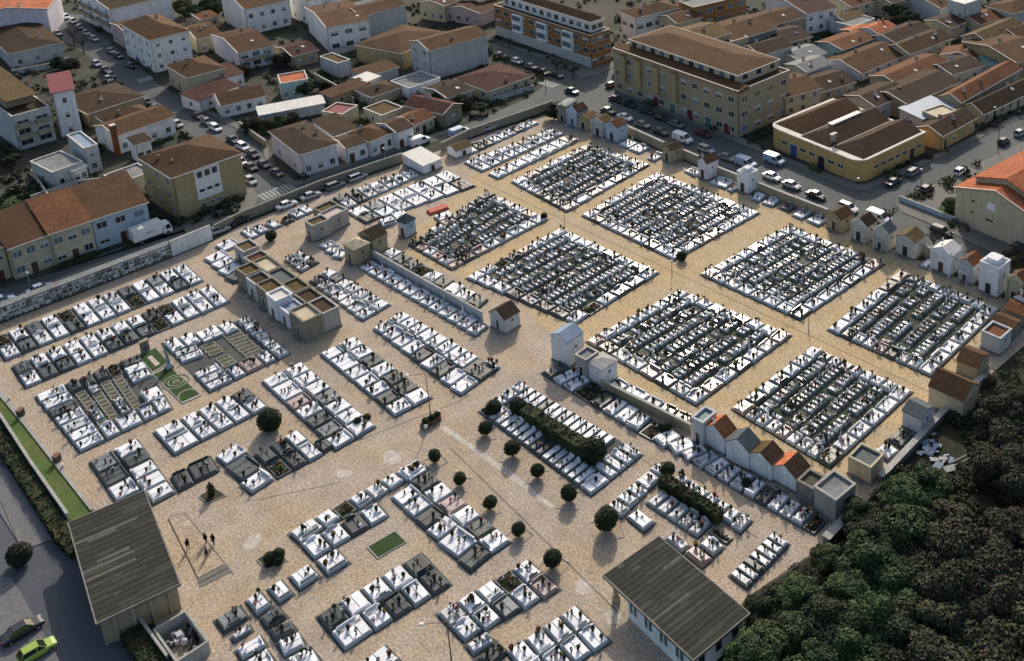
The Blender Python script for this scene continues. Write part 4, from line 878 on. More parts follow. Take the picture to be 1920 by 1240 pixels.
H('yellowish house with brown roof at the street bend', (317.7, 122), (351.6, 146), (418, 126), base=(362, 183), wall='w_cream', rc='r_brown', rh=1.8, wl=(3, 1), wr=(2, 1), dl=(1,))
H('tall lilac gable house with brown roof and strip windows', (398, 66), (447, 100), (509, 84.5), base=(451.5, 134), wall='w_lilac', roof='gx', rc='r_brown', rh=1.6, wr=(3, 2), ww=2.6, wh=1.3, balr=1)
H('white house with dark gable top centre left', (424, -8), (458, 18), (534, -3), base=(466, 66), wall='w_white', roof='gx', rc='r_brown', rh=2, wr=(4, 2), ww=1.1)
H('low white house with long brown gable roof', (393, 180), (414, 198), (497, 180), base=(417, 222), wall='w_white', roof='gx', rc='r_brown', rh=1.5, wr=(4, 1), wl=(2, 1))
H('teal house with bright orange flat roof', (511, 144), (526, 159), (579, 153), base=(530, 190), wall='w_teal', roof='flat', rc='r_orangex', wr=(3, 1))
H('long shed with white corrugated roof', (482, 204), (487, 217), (608, 194), h=2.6, wall='w_grey', roof='sx', rc='r_white', rh=.35, trim=False, name='shed', cat='shed')
H('white corner house with brown roof and yellow side wall', (496, 250), (563, 290), (640, 276), base=(570, 333), wall='w_lilac', roof='hip', rc='r_dark', rh=1.1, wl=(2, 1), wr=(3, 1))
H('white street house with teal base and dark roof', (647, 254), (694, 265.6), (741, 250), base=(699, 296), wall='w_white', roof='hip', rc='r_brown', rh=1.3, wr=(3, 1), dr=(1,), ww=.9, wh=1.5)
H('white gabled street house next to teal based house', (707, 233), (743, 249), (775, 238), base=(747, 281), wall='w_white', roof='gx', rc='r_dark', rh=.9, wr=(2, 1), dr=(0,), dl=None)
H('pale street house with rusty roof', (738, 222), (775, 234), (815, 219), base=(779, 258), wall='w_cream', roof='gx', rc='r_rust', rh=1.0, wr=(3, 1), dr=(1,))
H('low white garage house next to the white corner house', (622, 262), (648, 279), (689, 268), base=(652, 308), wall='w_white', roof='gx', rc='r_dark', rh=.6, wr=(2, 1), dr=(0,))
H('tan walled house with deep maroon roof near parked van', (756, 198), (832, 213.5), (870, 197), base=(834.6, 240), wall='w_olive', roof='gy', rc='r_maroon', rh=1.2, wr=(1, 1))
H('cream outbuilding with flat red roof', (601.5, 212), (643, 216.5), (673, 199.5), base=(644.5, 238), wall='w_cream', roof='flat', rc='r_red')
H('brown roofed cottage inside the block', (666.6, 169), (696.6, 182), (750, 164.5), base=(699, 201), wall='w_cream', roof='hip', rc='r_dark', rh=1.2, wl=(3, 1))
H('corner house with wide dark brown hipped roof', (853, 148), (915.6, 171.5), (995.5, 143), base=(923, 192), wall='w_cream', roof='hip', rc='r_maroon', rh=1.8, wr=(4, 1), wl=(3, 1), chim=[(.5, .1, 1.2)])
H('tall grey party-wall house with roof terrace', (770, 78), (804, 95.5), (912, 66), base=(812.6, 151), wall='w_grey', roof='gx', rc='r_brown', rh=1.4, wl=(2, 3), ww=1.1)
H('ochre walled house with sprawling brown roof', (690, 75), (752, 100), (816, 58), h=5, wall='w_ochre', roof='hip', rc='r_brown', rh=2.0, chim=[(.3, .5, 1)])
H('white apartment house with strip windows', (571.6, 15.6), (612, 52), (692, 38), base=(615, 99), wall='w_white', roof='gx', rc='r_brown', rh=1.2, wr=(3, 2), ww=2.0)
H('white and orange house with chimneyed brown roof', (650, 16), (678, 31), (757, 8), base=(682, 77), wall='w_grey', roof='gx', rc='r_brown', rh=1.2, wl=(1, 2), chim=[(.3, .6, 1)])
H('small grey flat roofed outbuilding among dark yards', (599, 108), (634, 121), (658, 114), h=4, wall='w_grey', roof='flat', rc='r_olivex')
H('low brown roofed shed beside the outbuilding', (672, 131), (680, 145), (742, 124), h=3, wall='w_grey', roof='sx', rc='r_brown', rh=.5, name='shed', cat='shed')
H('yellow street house at the top centre', (789, 4), (833, 12), (850, 3), base=(836, 43), wall='w_cream', roof='gx', rc='r_brown', rh=1, wl=(3, 1))
H('pinkish street house with brown roof at top centre', (838, 14), (900, 26), (938, 6), base=(903, 50), wall='w_pink', roof='gx', rc='r_brown', rh=1.3, wl=(4, 1))
# orange tile apartment block: body + set-back floor (one building: the upper floor is part of it)
def block2(label, L, C, R, base, wall, floors, wl, wr, rc, setb, uph, upwall, **k):
    r, W_, D_, h_ = house(label, L, C, R, base=base, wall=wall, roof='flat', rc=rc, wl=wl, wr=wr, trim=False, cat='apartment block', name='apartment_block', group='large apartment blocks', **k)
    b = MB(); sx, sy = setb; b.box(sx, sy, h_+.04, W_-.6, D_-sy, h_+uph, upwall); b.build('upper_wall', r)
    rb = MB(); rb.box(sx-.35, sy-.35, h_+uph, W_-.25, D_-sy+.35, h_+uph+.22, 'trim'); 
    w2, d2 = (W_-.6-sx)/2, (D_-2*sy)/2
    x0, x1, y0, y1, z = sx-.2, W_-.4, sy-.2, D_-sy+.2, h_+uph+.22
    m = min(w2, d2)*.98; cx0, cx1, cy0, cy1 = x0+m, x1-m, y0+m, y1-m
    if cx0 > cx1: cx0 = cx1 = (x0+x1)/2
    if cy0 > cy1: cy0 = cy1 = (y0+y1)/2
    A = [(x0, y0, z), (x1, y0, z), (x1, y1, z), (x0, y1, z), (cx0, cy0, z+1.5), (cx1, cy0, z+1.5), (cx1, cy1, z+1.5), (cx0, cy1, z+1.5)]
    rb.add(A, [(0, 1, 5, 4), (2, 3, 7, 6)], rc[:-1]+'y'); rb.add(A, [(1, 2, 6, 5), (3, 0, 4, 7)], rc[:-1]+'x')
    if abs(cx1-cx0) > .01 and abs(cy1-cy0) > .01: rb.add(A, [(4, 5, 6, 7)], rc[:-1]+'x')
    rb.build('upper_roof', r)
    n = max(3, int((D_-2*sy)/3.2))
    for i in range(n):
        y = sy+(D_-2*sy)*(i+.5)/n; f = MB(); f.box(sx-.08, y-.95, h_+.75, sx-.004, y+.95, h_+2.25, 'frame'); f.box(sx-.1, y-.85, h_+.85, sx-.081, y+.85, h_+2.15, 'glassb' if i % 2 else 'glass'); f.build('window', r)
    n = max(2, int((W_-sx)/4))
    for i in range(n):
        x = sx+(W_-.6-sx)*(i+.5)/n; f = MB(); f.box(x-.95, sy-.08, h_+.75, x+.95, sy-.004, h_+2.25, 'frame'); f.box(x-.85, sy-.1, h_+.85, x+.85, sy-.081, h_+2.15, 'glass'); f.build('window', r)
    return r, W_, D_, h_
r, W_, D_, h_ = block2('long orange brick apartment block with white top storey', (922, 12), (1106, 69), (1161, 62), (1107.5, 128), 'w_orange', 3, (11, 3), (3, 3), 'r_brownx', (2.2, 2.0), 3.0, 'w_white', ww=2.2, wh=1.4)
b = MB(); b.box(-.04, .0, 0, -.004, D_, 3.0, 'w_grey'); b.build('plinth', r)
for yy in (.16, .42, .68):
    b = MB(); b.box(-.9, D_*yy, 3.4, 0, D_*(yy+.10), h_-.4, 'w_white'); b.box(-.93, D_*yy+.3, 4.3, -.901, D_*(yy+.10)-.3, 5.8, 'glassb'); b.box(-.93, D_*yy+.3, 7.1, -.901, D_*(yy+.10)-.3, 8.5, 'glassb'); b.build('bay', r)
r, W_, D_, h_ = block2('big cream apartment block with red-brown double roof', (1150, 92), (1382.7, 174), (1478, 133), (1390.5, 259), 'w_tan', 3, (11, 3), (4, 3), 'r_brownx', (3.4, 3.0), 2.3, 'w_cream', ww=1.8, wh=1.3)
b = MB(); b.box(-.35, -.5, h_-.1, 3.2, D_+.5, h_+.1, 'r_brownx'); b.ext([(-.6, h_+.1), (3.3, h_+.1), (3.3, h_+.9)], -.5, D_+.5, 'r_brownx', 'y'); b.build('skirt_roof', r)
for i in range(5): door(r, 'l', D_*(.08+.14*i), 2.2, 2.6, ['doorred', 'doorgreen', 'doorred', 'doorgreen', 'doorred'][i])
for yy in (.45, .60, .75, .88):
    b = MB(); b.box(-.8, D_*yy, 3.6, 0, D_*(yy+.05), h_-.5, 'w_ochre'); b.build('bay', r)
H('white apartment house behind the orange block', (1161, 22), (1191, 34), (1275, 15), h=9, wall='w_white', roof='hip', rc='r_brown', rh=1.6, wr=(5, 2), ww=2, wl=(2, 2))
H('orange and white corner block at the top edge', (1283, 2), (1300, 16), (1395, -8), h=10, wall='w_orange', roof='flat', rc='r_flat', wr=(5, 3), ww=2, trim=False)
H('brown roofed house with long cream eaves behind cream block', (1262, 58), (1310, 80), (1362, 60), h=10, wall='w_tan', roof='gx', rc='r_olive', rh=1.4)
H('rust roofed house with dark gable at upper middle', (1322, 50), (1372, 78), (1445, 48), h=8, wall='w_dgrey', roof='gx', rc='r_brown', rh=1.6, wr=(4, 2), ww=1.6)
H('dark blue-grey walled house beside the rust roofed house', (1396, 86), (1424, 104), (1478, 84), h=6, wall='w_grey', roof='gx', rc='r_dark', rh=1.4, wr=(3, 1), ww=1.8)
H('cream two storey house with brown roof behind yellow factory', (1440, 150), (1472, 182), (1524, 157.5), base=(1473.5, 221), wall='w_cream', roof='gx', rc='r_brown', rh=1.3, wr=(3, 2), ww=1.1)
H('tan row house with brown roof facing the narrow lane', (1496, 148), (1523, 176), (1590, 148), base=(1525, 198), wall='w_tan', roof='gx', rc='r_dark', rh=1.4, wr=(4, 1))
H('tall white house with blank side and dark roof', (1440, -8), (1511, 26), (1561, 11), base=(1508.5, 66), wall='w_white', roof='gx', rc='r_maroon', rh=1.3, wr=(3, 2), ww=1.2, chim=[(.5, .4, 1.4), (.7, .4, 1.4)])
H('white gabled house with long brown roof beyond factory', (1540, 115), (1614, 138), (1697, 101.6), base=(1614, 153), wall='w_lilac', roof='gx', rc='r_brown', rh=1.9, wr=(4, 1), wl=None)
H('white cottage with bright orange roof', (1618, 51), (1649, 66), (1672, 49.5), h=4, wall='w_white', roof='gx', rc='r_orange', rh=1.2, wl=(2, 1))
H('lilac gabled house with orange-brown roof at upper right', (1762, 106), (1831, 112), (1850, 98), base=(1829, 131), wall='w_lilac', roof='gx', rc='r_rust', rh=1.4, wl=(1, 1))
H('cream two storey house with dark roof near top right', (1735, 39), (1780.7, 52), (1808, 40), base=(1783, 80), wall='w_cream', roof='gx', rc='r_dark', rh=1, wr=(2, 2), ww=1.1)
H('low cream row house with brown roof at upper right', (1668, 84), (1704, 101.6), (1778, 70), base=(1705, 122), wall='w_cream', roof='gx', rc='r_brown', rh=1.5, wr=(5, 1))
H('brown gabled house at the top right edge', (1800, 70), (1853, 82), (1926, 52), h=5, wall='w_tan', roof='gx', rc='r_olive', rh=1.8, wl=(2, 1), chim=[(.5, .3, 1.3)])
H('ochre house with long roof near the right edge', (1812, 78), (1905, 118), (1960, 96), h=5, wall='w_ochre', roof='gx', rc='r_brown', rh=1.6, wl=(2, 1))
H('grey roofed house at the far top right corner', (1850, 12), (1900, 26), (1965, 6), h=6, wall='w_grey', roof='hip', rc='r_brown', rh=1.6, wl=(2, 1))
H('grey tower house at the top right', (1782, 0), (1809, 10), (1836, -2), h=9, wall='w_grey', roof='flat', rc='r_white', wl=(2, 2))
H('brown roofed house beside the grey tower house', (1700, -2), (1762, 16), (1800, 4), h=5, wall='w_grey', roof='gx', rc='r_brown', rh=1.5)
H('low house with dark flat roof left of orange cottage', (1556, 40), (1600, 52), (1640, 36), h=3.5, wall='w_grey', roof='flat', rc='r_flat')
H('pink roofed low house behind the orange cottage', (1578, 56), (1610, 68), (1640, 56), h=3.4, wall='w_pink', roof='gx', rc='r_orange', rh=.8)
H('white walled house with olive roof above the white gable', (1530, 80), (1578, 94), (1640, 72), h=3.6, wall='w_teal', roof='gx', rc='r_rust', rh=1.0, wl=(2, 1))
H('dark roofed lean-to house at the narrow lane', (1455, 98), (1500, 116), (1545, 98), h=3.6, wall='w_grey', roof='gx', rc='r_slate', rh=1.0)
H('low dark roofed row house inside the right block', (1640, 168), (1700, 196), (1790, 152), h=4.2, wall='w_tan', roof='gx', rc='r_dark', rh=1.3, chim=[(.2, .5, 1.5), (.55, .5, 1.3)])
H('long brown roofed terrace with pinkish ridge', (1765, 180), (1800, 192), (1912, 128), h=4.4, wall='w_cream', roof='gx', rc='r_rust', rh=1.4, wr=(5, 1))
H('long low cream terrace along the right-hand street', (1811, 196), (1842, 214), (1956, 158), base=(1843, 235), wall='w_cream', roof='gx', rc='r_dark', rh=1.7, wr=(8, 1), dr=(1, 4, 6))
H('low yellow workshop with dark roof beside the factory', (1712, 243), (1765, 255), (1833, 222), base=(1767, 283), wall='w_yellow', roof='gx', rc='r_dark', rh=1.3, wr=(4, 1), dr=(0,))
# yellow factory with rounded corner and three parallel roofs
o, a, W_, D_, h_ = frame3((1438, 237), (1613, 307), (1737.7, 250), base=(1613, 346))
r = empty('factory', o, a, 'yellow factory with rounded corner and three parallel tiled roofs', 'factory')
rad = 3.0; poly = [(rad*(1-math.cos(t)), rad*(1-math.sin(t))) for t in [PI/2*i/6 for i in range(7)]]
poly = [(x, y) for x, y in poly]
pl = [(0, rad)]+[(rad-rad*math.cos(t), rad-rad*math.sin(t)) for t in [PI/2*i/6 for i in range(1, 6)]]+[(rad, 0), (W_, 0), (W_, D_)]+[(rad-rad*math.sin(t), D_-rad+rad*math.cos(t)) for t in [PI/2*i/6 for i in range(0, 7)]]
MB().prism(pl, 0, h_, 'w_yellow').build('wall', r)
cen = (W_/2, D_/2)
pin = [((x-cen[0])*1.012+cen[0], (y-cen[1])*1.012+cen[1]) for x, y in pl]; MB().prism(pin, h_+.005, h_+.25, 'trim').build('coping', r)
for i in range(3):
    y0, y1 = .5+(D_-1)*i/3, .5+(D_-1)*(i+1)/3-.15; ym = (y0+y1)/2; b = MB()
    x0, x1 = (.8 if i == 1 else 1.6), W_-.6; z = h_+.26; t = 2.0; k = (y1-y0)/2
    A = [(x0, y0, z), (x1, y0, z), (x1, y1, z), (x0, y1, z), (x0+k, ym, z+t), (x1-.3, ym, z+t)]
    cc = ['r_dark', 'r_dark', 'r_brown'][i]
    b.add(A, [(0, 1, 5, 4), (2, 3, 4, 5)], cc+'y'); b.add(A, [(1, 2, 5), (3, 0, 4)], cc+'x'); b.add(A, [(3, 2, 1, 0)], cc+'x')
    rf = b.build('roof', r)
    if i == 1:
        s = MB(); s.box(W_*.3, ym+.2, z+t-.25, W_*.75, ym+1.6, z+t+.15, 'glassb'); s.box(W_*.3-.1, ym+.1, z+t-.3, W_*.75+.1, ym+.19, z+t+.25, 'frame'); s.build('skylight', rf)
        for xx in (.12, .16): MB().tube((W_*xx, y0+1, z+.3), (W_*xx, y0+1, z+2.2), .3, .3, 'stone', 8).box(W_*xx-.42, y0+.58, z+2.2, W_*xx+.42, y0+1.42, z+2.35, 'trim').build('chimney', rf)
n = 7
for i in range(n):
    y = rad+1+(D_-2*rad-2)*(i+.5)/n
    if i == 5: door(r, 'l', y, 2, 2.8, 'doorblue'); continue
    if i == 2: door(r, 'l', y, 2, 2.8, 'doordark'); continue
    window(r, 'l', y, h_*.42, 1.6, .75)
for i in range(7):
    x = rad+1+(W_-rad-2)*(i+.5)/7
    door(r, 'r', x, 1.8, 2.6) if i == 5 else window(r, 'r', x, h_*.42, 1.5, .7)
H('big cream gabled house with orange roof at right edge', (1797, 349.5), (1946, 414), (2080, 330), base=(1942, 480), wall='w_cream', roof='gx', rc='r_orange', rh=2.6, wl=None, ov=.5)
rr_ = [q for q in bpy.data.objects if q.get('label', '').startswith('big cream gabled')][0]; W_, D_, h_ = HOUSES[-1][2:]
b = MB(); b.box(-.04, D_*.50, h_*.75, -.004, D_*.60, h_*.95, 'w_white'); b.build('blind_window', rr_)
b = MB(); b.box(-.04, D_*.52, h_*.42, -.004, D_*.61, h_*.47, 'doordark'); b.box(-.04, D_*.76, h_*.78, -.004, D_*.79, h_*.84, 'doordark'); b.box(-.04, D_*.77, h_*.45, -.004, D_*.80, h_*.5, 'doordark'); b.build('vent', rr_)
b = MB(); k_ = 2.6/(D_/2)
b.ext([(D_*.12, h_+.3), (D_*.88, h_+.3), (D_*.88, h_+1.9), (D_*.5, h_+1.9+k_*D_*.38), (D_*.12, h_+1.9)], 3.2, W_-2, 'w_cream')
for y0, y1, z0, z1 in ((D_*.10, D_*.5, h_+1.85, h_+1.95+k_*D_*.4), (D_*.5, D_*.90, h_+1.95+k_*D_*.4, h_+1.85)): b.ext([(y0, z0), (y1, z1), (y1, z1+.2), (y0, z0+.2)], 2.7, W_-1.5, 'r_orangey')
b.build('upper_roof', rr_)
# ------------------------------------------------------------------ ground, streets, cemetery floor
def wall_line(name, pts, h, th, m, label, cat='wall', cop=True, group=None, zs=None):
    g_ = [P(u, v) for u, v in pts]; o = empty(name, g_[0], 0, label, cat, group); b = MB(); c = MB()
    for i in range(len(g_)-1):
        p, q = g_[i]-g_[0], g_[i+1]-g_[0]; d = (q-p).normalized(); n = Vector((-d.y, d.x, 0))*th/2
        def quadb(mb, w, z0, z1, mm, e=0.0):
            nn = n*w; a, bb = p-d*e, q+d*e
            pl = [(a-nn), (bb-nn), (bb+nn), (a+nn)]; mb.prism([(t.x, t.y) for t in pl], z0, z1, mm)
        quadb(b, 1, 0, h+.001*i, m); quadb(c, 1.5, h+.002*i+.002, h+.12+.002*i, 'stone' if m != 'w_olive' else 'oldstone', .03+.01*i)
    b.build('wall', o)
    if cop: c.build('coping', o)
    return o
sheet('cemetery_ground', [(0, 608), (322, 484), (400, 452), (450, 424), (600, 362), (760, 306), (880, 262), (1040, 210), (1052, 215), (1176, 258), (1560, 418), (1760, 505), (1925, 580), (1925, 655), (1660, 905), (1520, 1040), (1400, 1120), (1290, 1260), (200, 1300), (300, 1190), (270, 1130), (200, 1040), (152, 948), (-10, 728), (-60, 640)], .004, 'gravel')
sheet('sand_path', [(880, 330), (1050, 268), (1112, 262), (1300, 330), (1560, 428), (1890, 580), (1700, 800), (1580, 890), (1490, 880), (1310, 790), (1150, 700), (1060, 650), (960, 560), (730, 470), (880, 345)], .006, 'sandpath')
for a, b_ in (((846, 842), (1160, 1150)), ((640, 838), (864, 752)), ((864, 752), (880, 740)), ((318, 968), (346, 962)), ((346, 962), (438, 1078)), ((880, 330), (1742, 735)), ((640, 905), (470, 940)), ((1205, 862), (1420, 1010))):
    p, q = P(*a), P(*b_); d = (q-p).normalized()*.07; n_ = Vector((-d.y, d.x, 0)); me = bpy.data.meshes.new('drain'); me.from_pydata([(t.x, t.y, .0105) for t in (p-n_, q-n_, q+n_, p+n_)], [], [(0, 1, 2, 3)]); me.materials.append(MATS['drain']); link('drain_line', me)['kind'] = 'structure'
# streets
sheet('street', [(70, 20), (150, 28), (215, 88), (300, 160), (390, 207), (440, 232), (500, 268), (520, 318), (552, 344), (640, 312), (700, 292), (790, 262), (870, 236), (990, 184), (1035, 150), (1000, 126), (900, 88), (925, 82), (1010, 105), (1075, 138), (1118, 132), (1166, 112), (1292, 62), (1305, 66), (1190, 118), (1150, 142), (1158, 172), (1260, 216), (1392, 268), (1442, 290), (1600, 352), (1640, 350), (1760, 296), (1930, 208), (1930, 262), (1745, 345), (1690, 378), (1700, 396), (1775, 430), (1930, 505), (1930, 570), (1770, 492), (1560, 396), (1178, 238), (1046, 190), (880, 242), (600, 340), (455, 396), (320, 458), (0, 584), (-60, 600), (-60, 560), (0, 540), (150, 492), (300, 436), (400, 412), (452, 402), (462, 370), (450, 335), (330, 238), (268, 195), (160, 100), (90, 60)], .008, 'asphalt')
slab('pavement', [(455, 330), (470, 342), (486, 372), (476, 388), (440, 404), (400, 420), (350, 440), (340, 420), (420, 392), (455, 378)], .0, .13, 'pavement')
slab('pavement', [(500, 300), (512, 330), (545, 348), (560, 348), (640, 318), (730, 288), (860, 243), (858, 238), (700, 286), (640, 306), (552, 338), (520, 316)], .0, .13, 'pavement')
slab('pavement', [(1436, 282), (1442, 292), (1604, 358), (1628, 357), (1762, 297), (1930, 214), (1930, 204), (1760, 288), (1625, 345), (1610, 347)], .0, .13, 'pavement')
slab('pavement', [(1156, 165), (1160, 175), (1388, 270), (1440, 292), (1438, 282), (1390, 258)], .0, .13, 'pavement')
slab('pavement', [(928, 78), (1000, 104), (1075, 134), (1090, 146), (1118, 142), (1168, 118), (1166, 110), (1107, 130), (1040, 108)], .0, .13, 'pavement')
slab('pavement', [(1930, 262), (1750, 346), (1700, 376), (1682, 384), (1690, 398), (1780, 436), (1930, 506), (1930, 440), (1800, 380), (1800, 345), (1930, 282)], .0, .13, 'pavement')
slab('pavement', [(390, 207), (430, 222), (498, 258), (505, 300), (498, 303), (490, 266), (424, 232), (384, 212)], .0, .13, 'pavement')
slab('pavement', [(0, 566), (150, 506), (300, 450), (330, 446), (320, 452), (150, 516), (0, 577)], .0, .10, 'pavement')
for i in range(9):
    t = i/9; a = (482+62*t, 366-24*t); 
    sheet('crosswalk_stripe', [(a[0], a[1]), (a[0]+4, a[1]-1.5), (a[0]+18, a[1]+8.5), (a[0]+14, a[1]+10)], .012, 'paint')
for i in range(6):
    t = i/6; a = (1007+30*t, 156+9*t); sheet('crosswalk_stripe', [(a[0], a[1]), (a[0]+3, a[1]+1), (a[0]+17, a[1]-5), (a[0]+14, a[1]-6)], .012, 'paint')
for i in range(6):
    t = i/6; a = (256+26*t, 150-8*t); sheet('crosswalk_stripe', [(a[0], a[1]), (a[0]+3, a[1]-1), (a[0]+11, a[1]+5), (a[0]+8, a[1]+6)], .012, 'paint')
sheet('garden_lawn', [(-10, 380), (30, 356), (66, 395), (62, 405), (-10, 440)], .010, 'grass2')
sheet('garden_lawn', [(1756, 398), (1768, 378), (1800, 372), (1798, 412), (1790, 415)], .14, 'grass2')
for pts in ([(560, 150), (600, 128), (660, 150), (600, 190), (580, 180)], [(500, 225), (600, 195), (600, 230), (520, 250)], [(455, 226), (500, 214), (496, 250), (470, 245)], [(850, 150), (905, 185), (880, 205), (845, 195)]): sheet('garden_ground', pts, .006, 'scrub')
sheet('thicket_ground', [(1590, 985), (1665, 898), (1765, 792), (1835, 722), (1930, 640), (1990, 640), (1990, 1300), (1290, 1300), (1402, 1125), (1500, 1060)], .012, 'scrub')
# car park and entrance drive, bottom left
sheet('car_park', [(-40, 770), (20, 832), (115, 968), (160, 1040), (250, 1175), (300, 1260), (-60, 1300)], .006, 'asphalt_lot')
slab('cobbled_bay', [(-20, 870), (20, 880), (108, 1008), (62, 1026), (34, 1018), (-20, 930)], 0, .10, 'cobble')
slab('cobbled_bay', [(-20, 1084), (22, 1084), (112, 1240), (120, 1262), (-20, 1300)], 0, .10, 'cobble')
slab('kerb', [(0, 938), (4, 938), (42, 1018), (36, 1021)], .10, .16, 'pavement')
sheet('grass_strip', [(-10, 738), (4, 738), (48, 800), (110, 880), (172, 960), (140, 980), (128, 972), (60, 880), (0, 792), (-10, 780)], .02, 'grass')
slab('kerb', [(-8, 728), (0, 730), (52, 797), (114, 876), (176, 956), (170, 959), (108, 880), (46, 800), (-8, 736)], 0, .18, 'stone')
for q in ([(96, 846), (104, 843), (118, 860), (110, 864)],): pass
wall_line('boundary_wall', [(-12, 768), (60, 880), (130, 981)], 1.5, .25, 'w_blue', 'pale blue-grey wall between the grass strip and car park')
# grass beds
def bed(label, quad, m='grass2', name='grass_bed'):
    g_ = [P(u, v) for u, v in quad]; c = sum(g_, Vector())/4; o = empty(name, c, 0, label, 'grass bed')
    k = MB(); 
    for i in range(4):
        p, q = g_[i]-c, g_[(i+1) % 4]-c; pi, qi = p*.93, q*.93; k.prism([(t.x, t.y) for t in (p, q, qi, pi)], 0, .12+.001*i, 'stone')
    k.build('kerb', o); MB().prism([((t-c).x*.93, (t-c).y*.93) for t in g_], 0, .09, m).build('turf', o); return o
bed('rectangular grass bed in the plaza between tombs', [(688, 1027), (742, 996), (763, 1017), (708, 1049)])
bed('small square planting bed with clipped shrubs near people', [(481, 1050), (517, 1030), (539, 1052), (499, 1070)], 'soil')
bed('small square bed with dark cypress near left gatehouse', [(372, 932), (400, 914), (425, 930), (388, 946)], 'soil')
bed('upper lawn bed behind the white obelisk', [(258, 668), (292, 652), (318, 682), (286, 700)], 'grass2')
q_ = [P(u, v) for u, v in ((276, 671), (284, 667), (300, 683), (292, 688))]; me = bpy.data.meshes.new('strip'); me.from_pydata([(t.x, t.y, .096) for t in q_], [], [(0, 1, 2, 3)]); me.materials.append(MATS['palegravel']); link('path', me)['kind'] = 'structure'
bed('ornamental lawn with pale ring pattern before the obelisk', [(284, 702), (318, 687), (378, 742), (342, 758)], 'grass2')
# ring pattern of pale gravel on the ornamental lawn
c = P(330, 716); b = MB()
for r0, r1 in ((.25, .55), (1.0, 1.25), (1.7, 1.95)):
    for i in range(28):
        a0, a1 = 2*PI*i/28, 2*PI*(i+1)/28; b.add([(c.x+math.cos(a)*q, c.y+math.sin(a)*q, .10) for a, q in ((a0, r0), (a0, r1), (a1, r1), (a1, r0))], [(0, 1, 2, 3)], 'ringgravel')
c2 = P(352, 741)
for r0, r1 in ((1.2, 1.5),):
    for i in range(14):
        a0, a1 = PI*.55+PI*i/14, PI*.55+PI*(i+1)/14; b.add([(c2.x+math.cos(a)*q, c2.y+math.sin(a)*q, .10) for a, q in ((a0, r0), (a0, r1), (a1, r1), (a1, r0))], [(0, 1, 2, 3)], 'ringgravel')
tag(b.build('ring_planting'), 'pale concentric rings planted in the ornamental lawn', 'planting')
g0 = P(318, 690); o = empty('obelisk', g0, 0, 'slender pale green-white obelisk leaning over the ornamental lawn', 'monument'); hO = height_at(g0, 641); tl = P(304, 641, hO)-g0
MB().box(-.55, -.55, 0, .55, .55, .5, 'stone').box(-.4, -.4, .5, .4, .4, .8, 'marble2').build('pedestal', o)
MB().tube((0, 0, .8), (tl.x*.9, tl.y*.9, hO), .38, .05, 'copperg', 4).build('shaft', o)
for i, (u, v) in enumerate(((269, 661), (277, 657))):
    g0 = P(u, v); o = empty('stone_pillar', g0, YAW*0+.1, f'{"left" if i == 0 else "right"} brown stone pillar at the head of the upper lawn', 'pillar', 'brown pillars behind the obelisk')
    MB().box(-.3, -.3, 0, .3, .3, 1.9, 'oldstone', .03, .03).build('shaft', o); MB().box(-.36, -.36, 1.9, .36, .36, 2.1, 'w_tan').build('cap', o)
# steps by left gatehouse
g0 = [P(u, v) for u, v in ((371, 1100), (418, 1068), (440, 1076), (374, 1110))]
slab('terrace', [(316, 972), (346, 964), (420, 1060), (372, 1085)], 0, .16, 'gravel'); slab('steps', [(372, 1085), (420, 1060), (427, 1066), (373, 1094)], 0, .11, 'pavement'); slab('steps', [(373, 1094), (427, 1066), (435, 1072), (374, 1103)], 0, .05, 'pavement')
for pts in ([(718, 852), (735, 842), (750, 850), (752, 864), (735, 872), (720, 866)], [(625, 888), (640, 880), (662, 884), (655, 894), (635, 897)], [(1077, 1093), (1092, 1084), (1110, 1094), (1108, 1110), (1090, 1116), (1078, 1108)], [(455, 1020), (470, 1005), (488, 1000), (492, 1012), (478, 1026), (462, 1032)], [(1132, 1150), (1150, 1140), (1166, 1150), (1160, 1170), (1140, 1172)], [(822, 800), (835, 798), (960, 886), (1040, 950), (1034, 956), (940, 884)]): sheet('worn_patch', pts, .009, 'palegravel')
wall_line('dividing_wall', [(1128, 728), (1296, 813)], 1.5, .3, 'w_tan', 'low wall between the shaded row and the row behind')

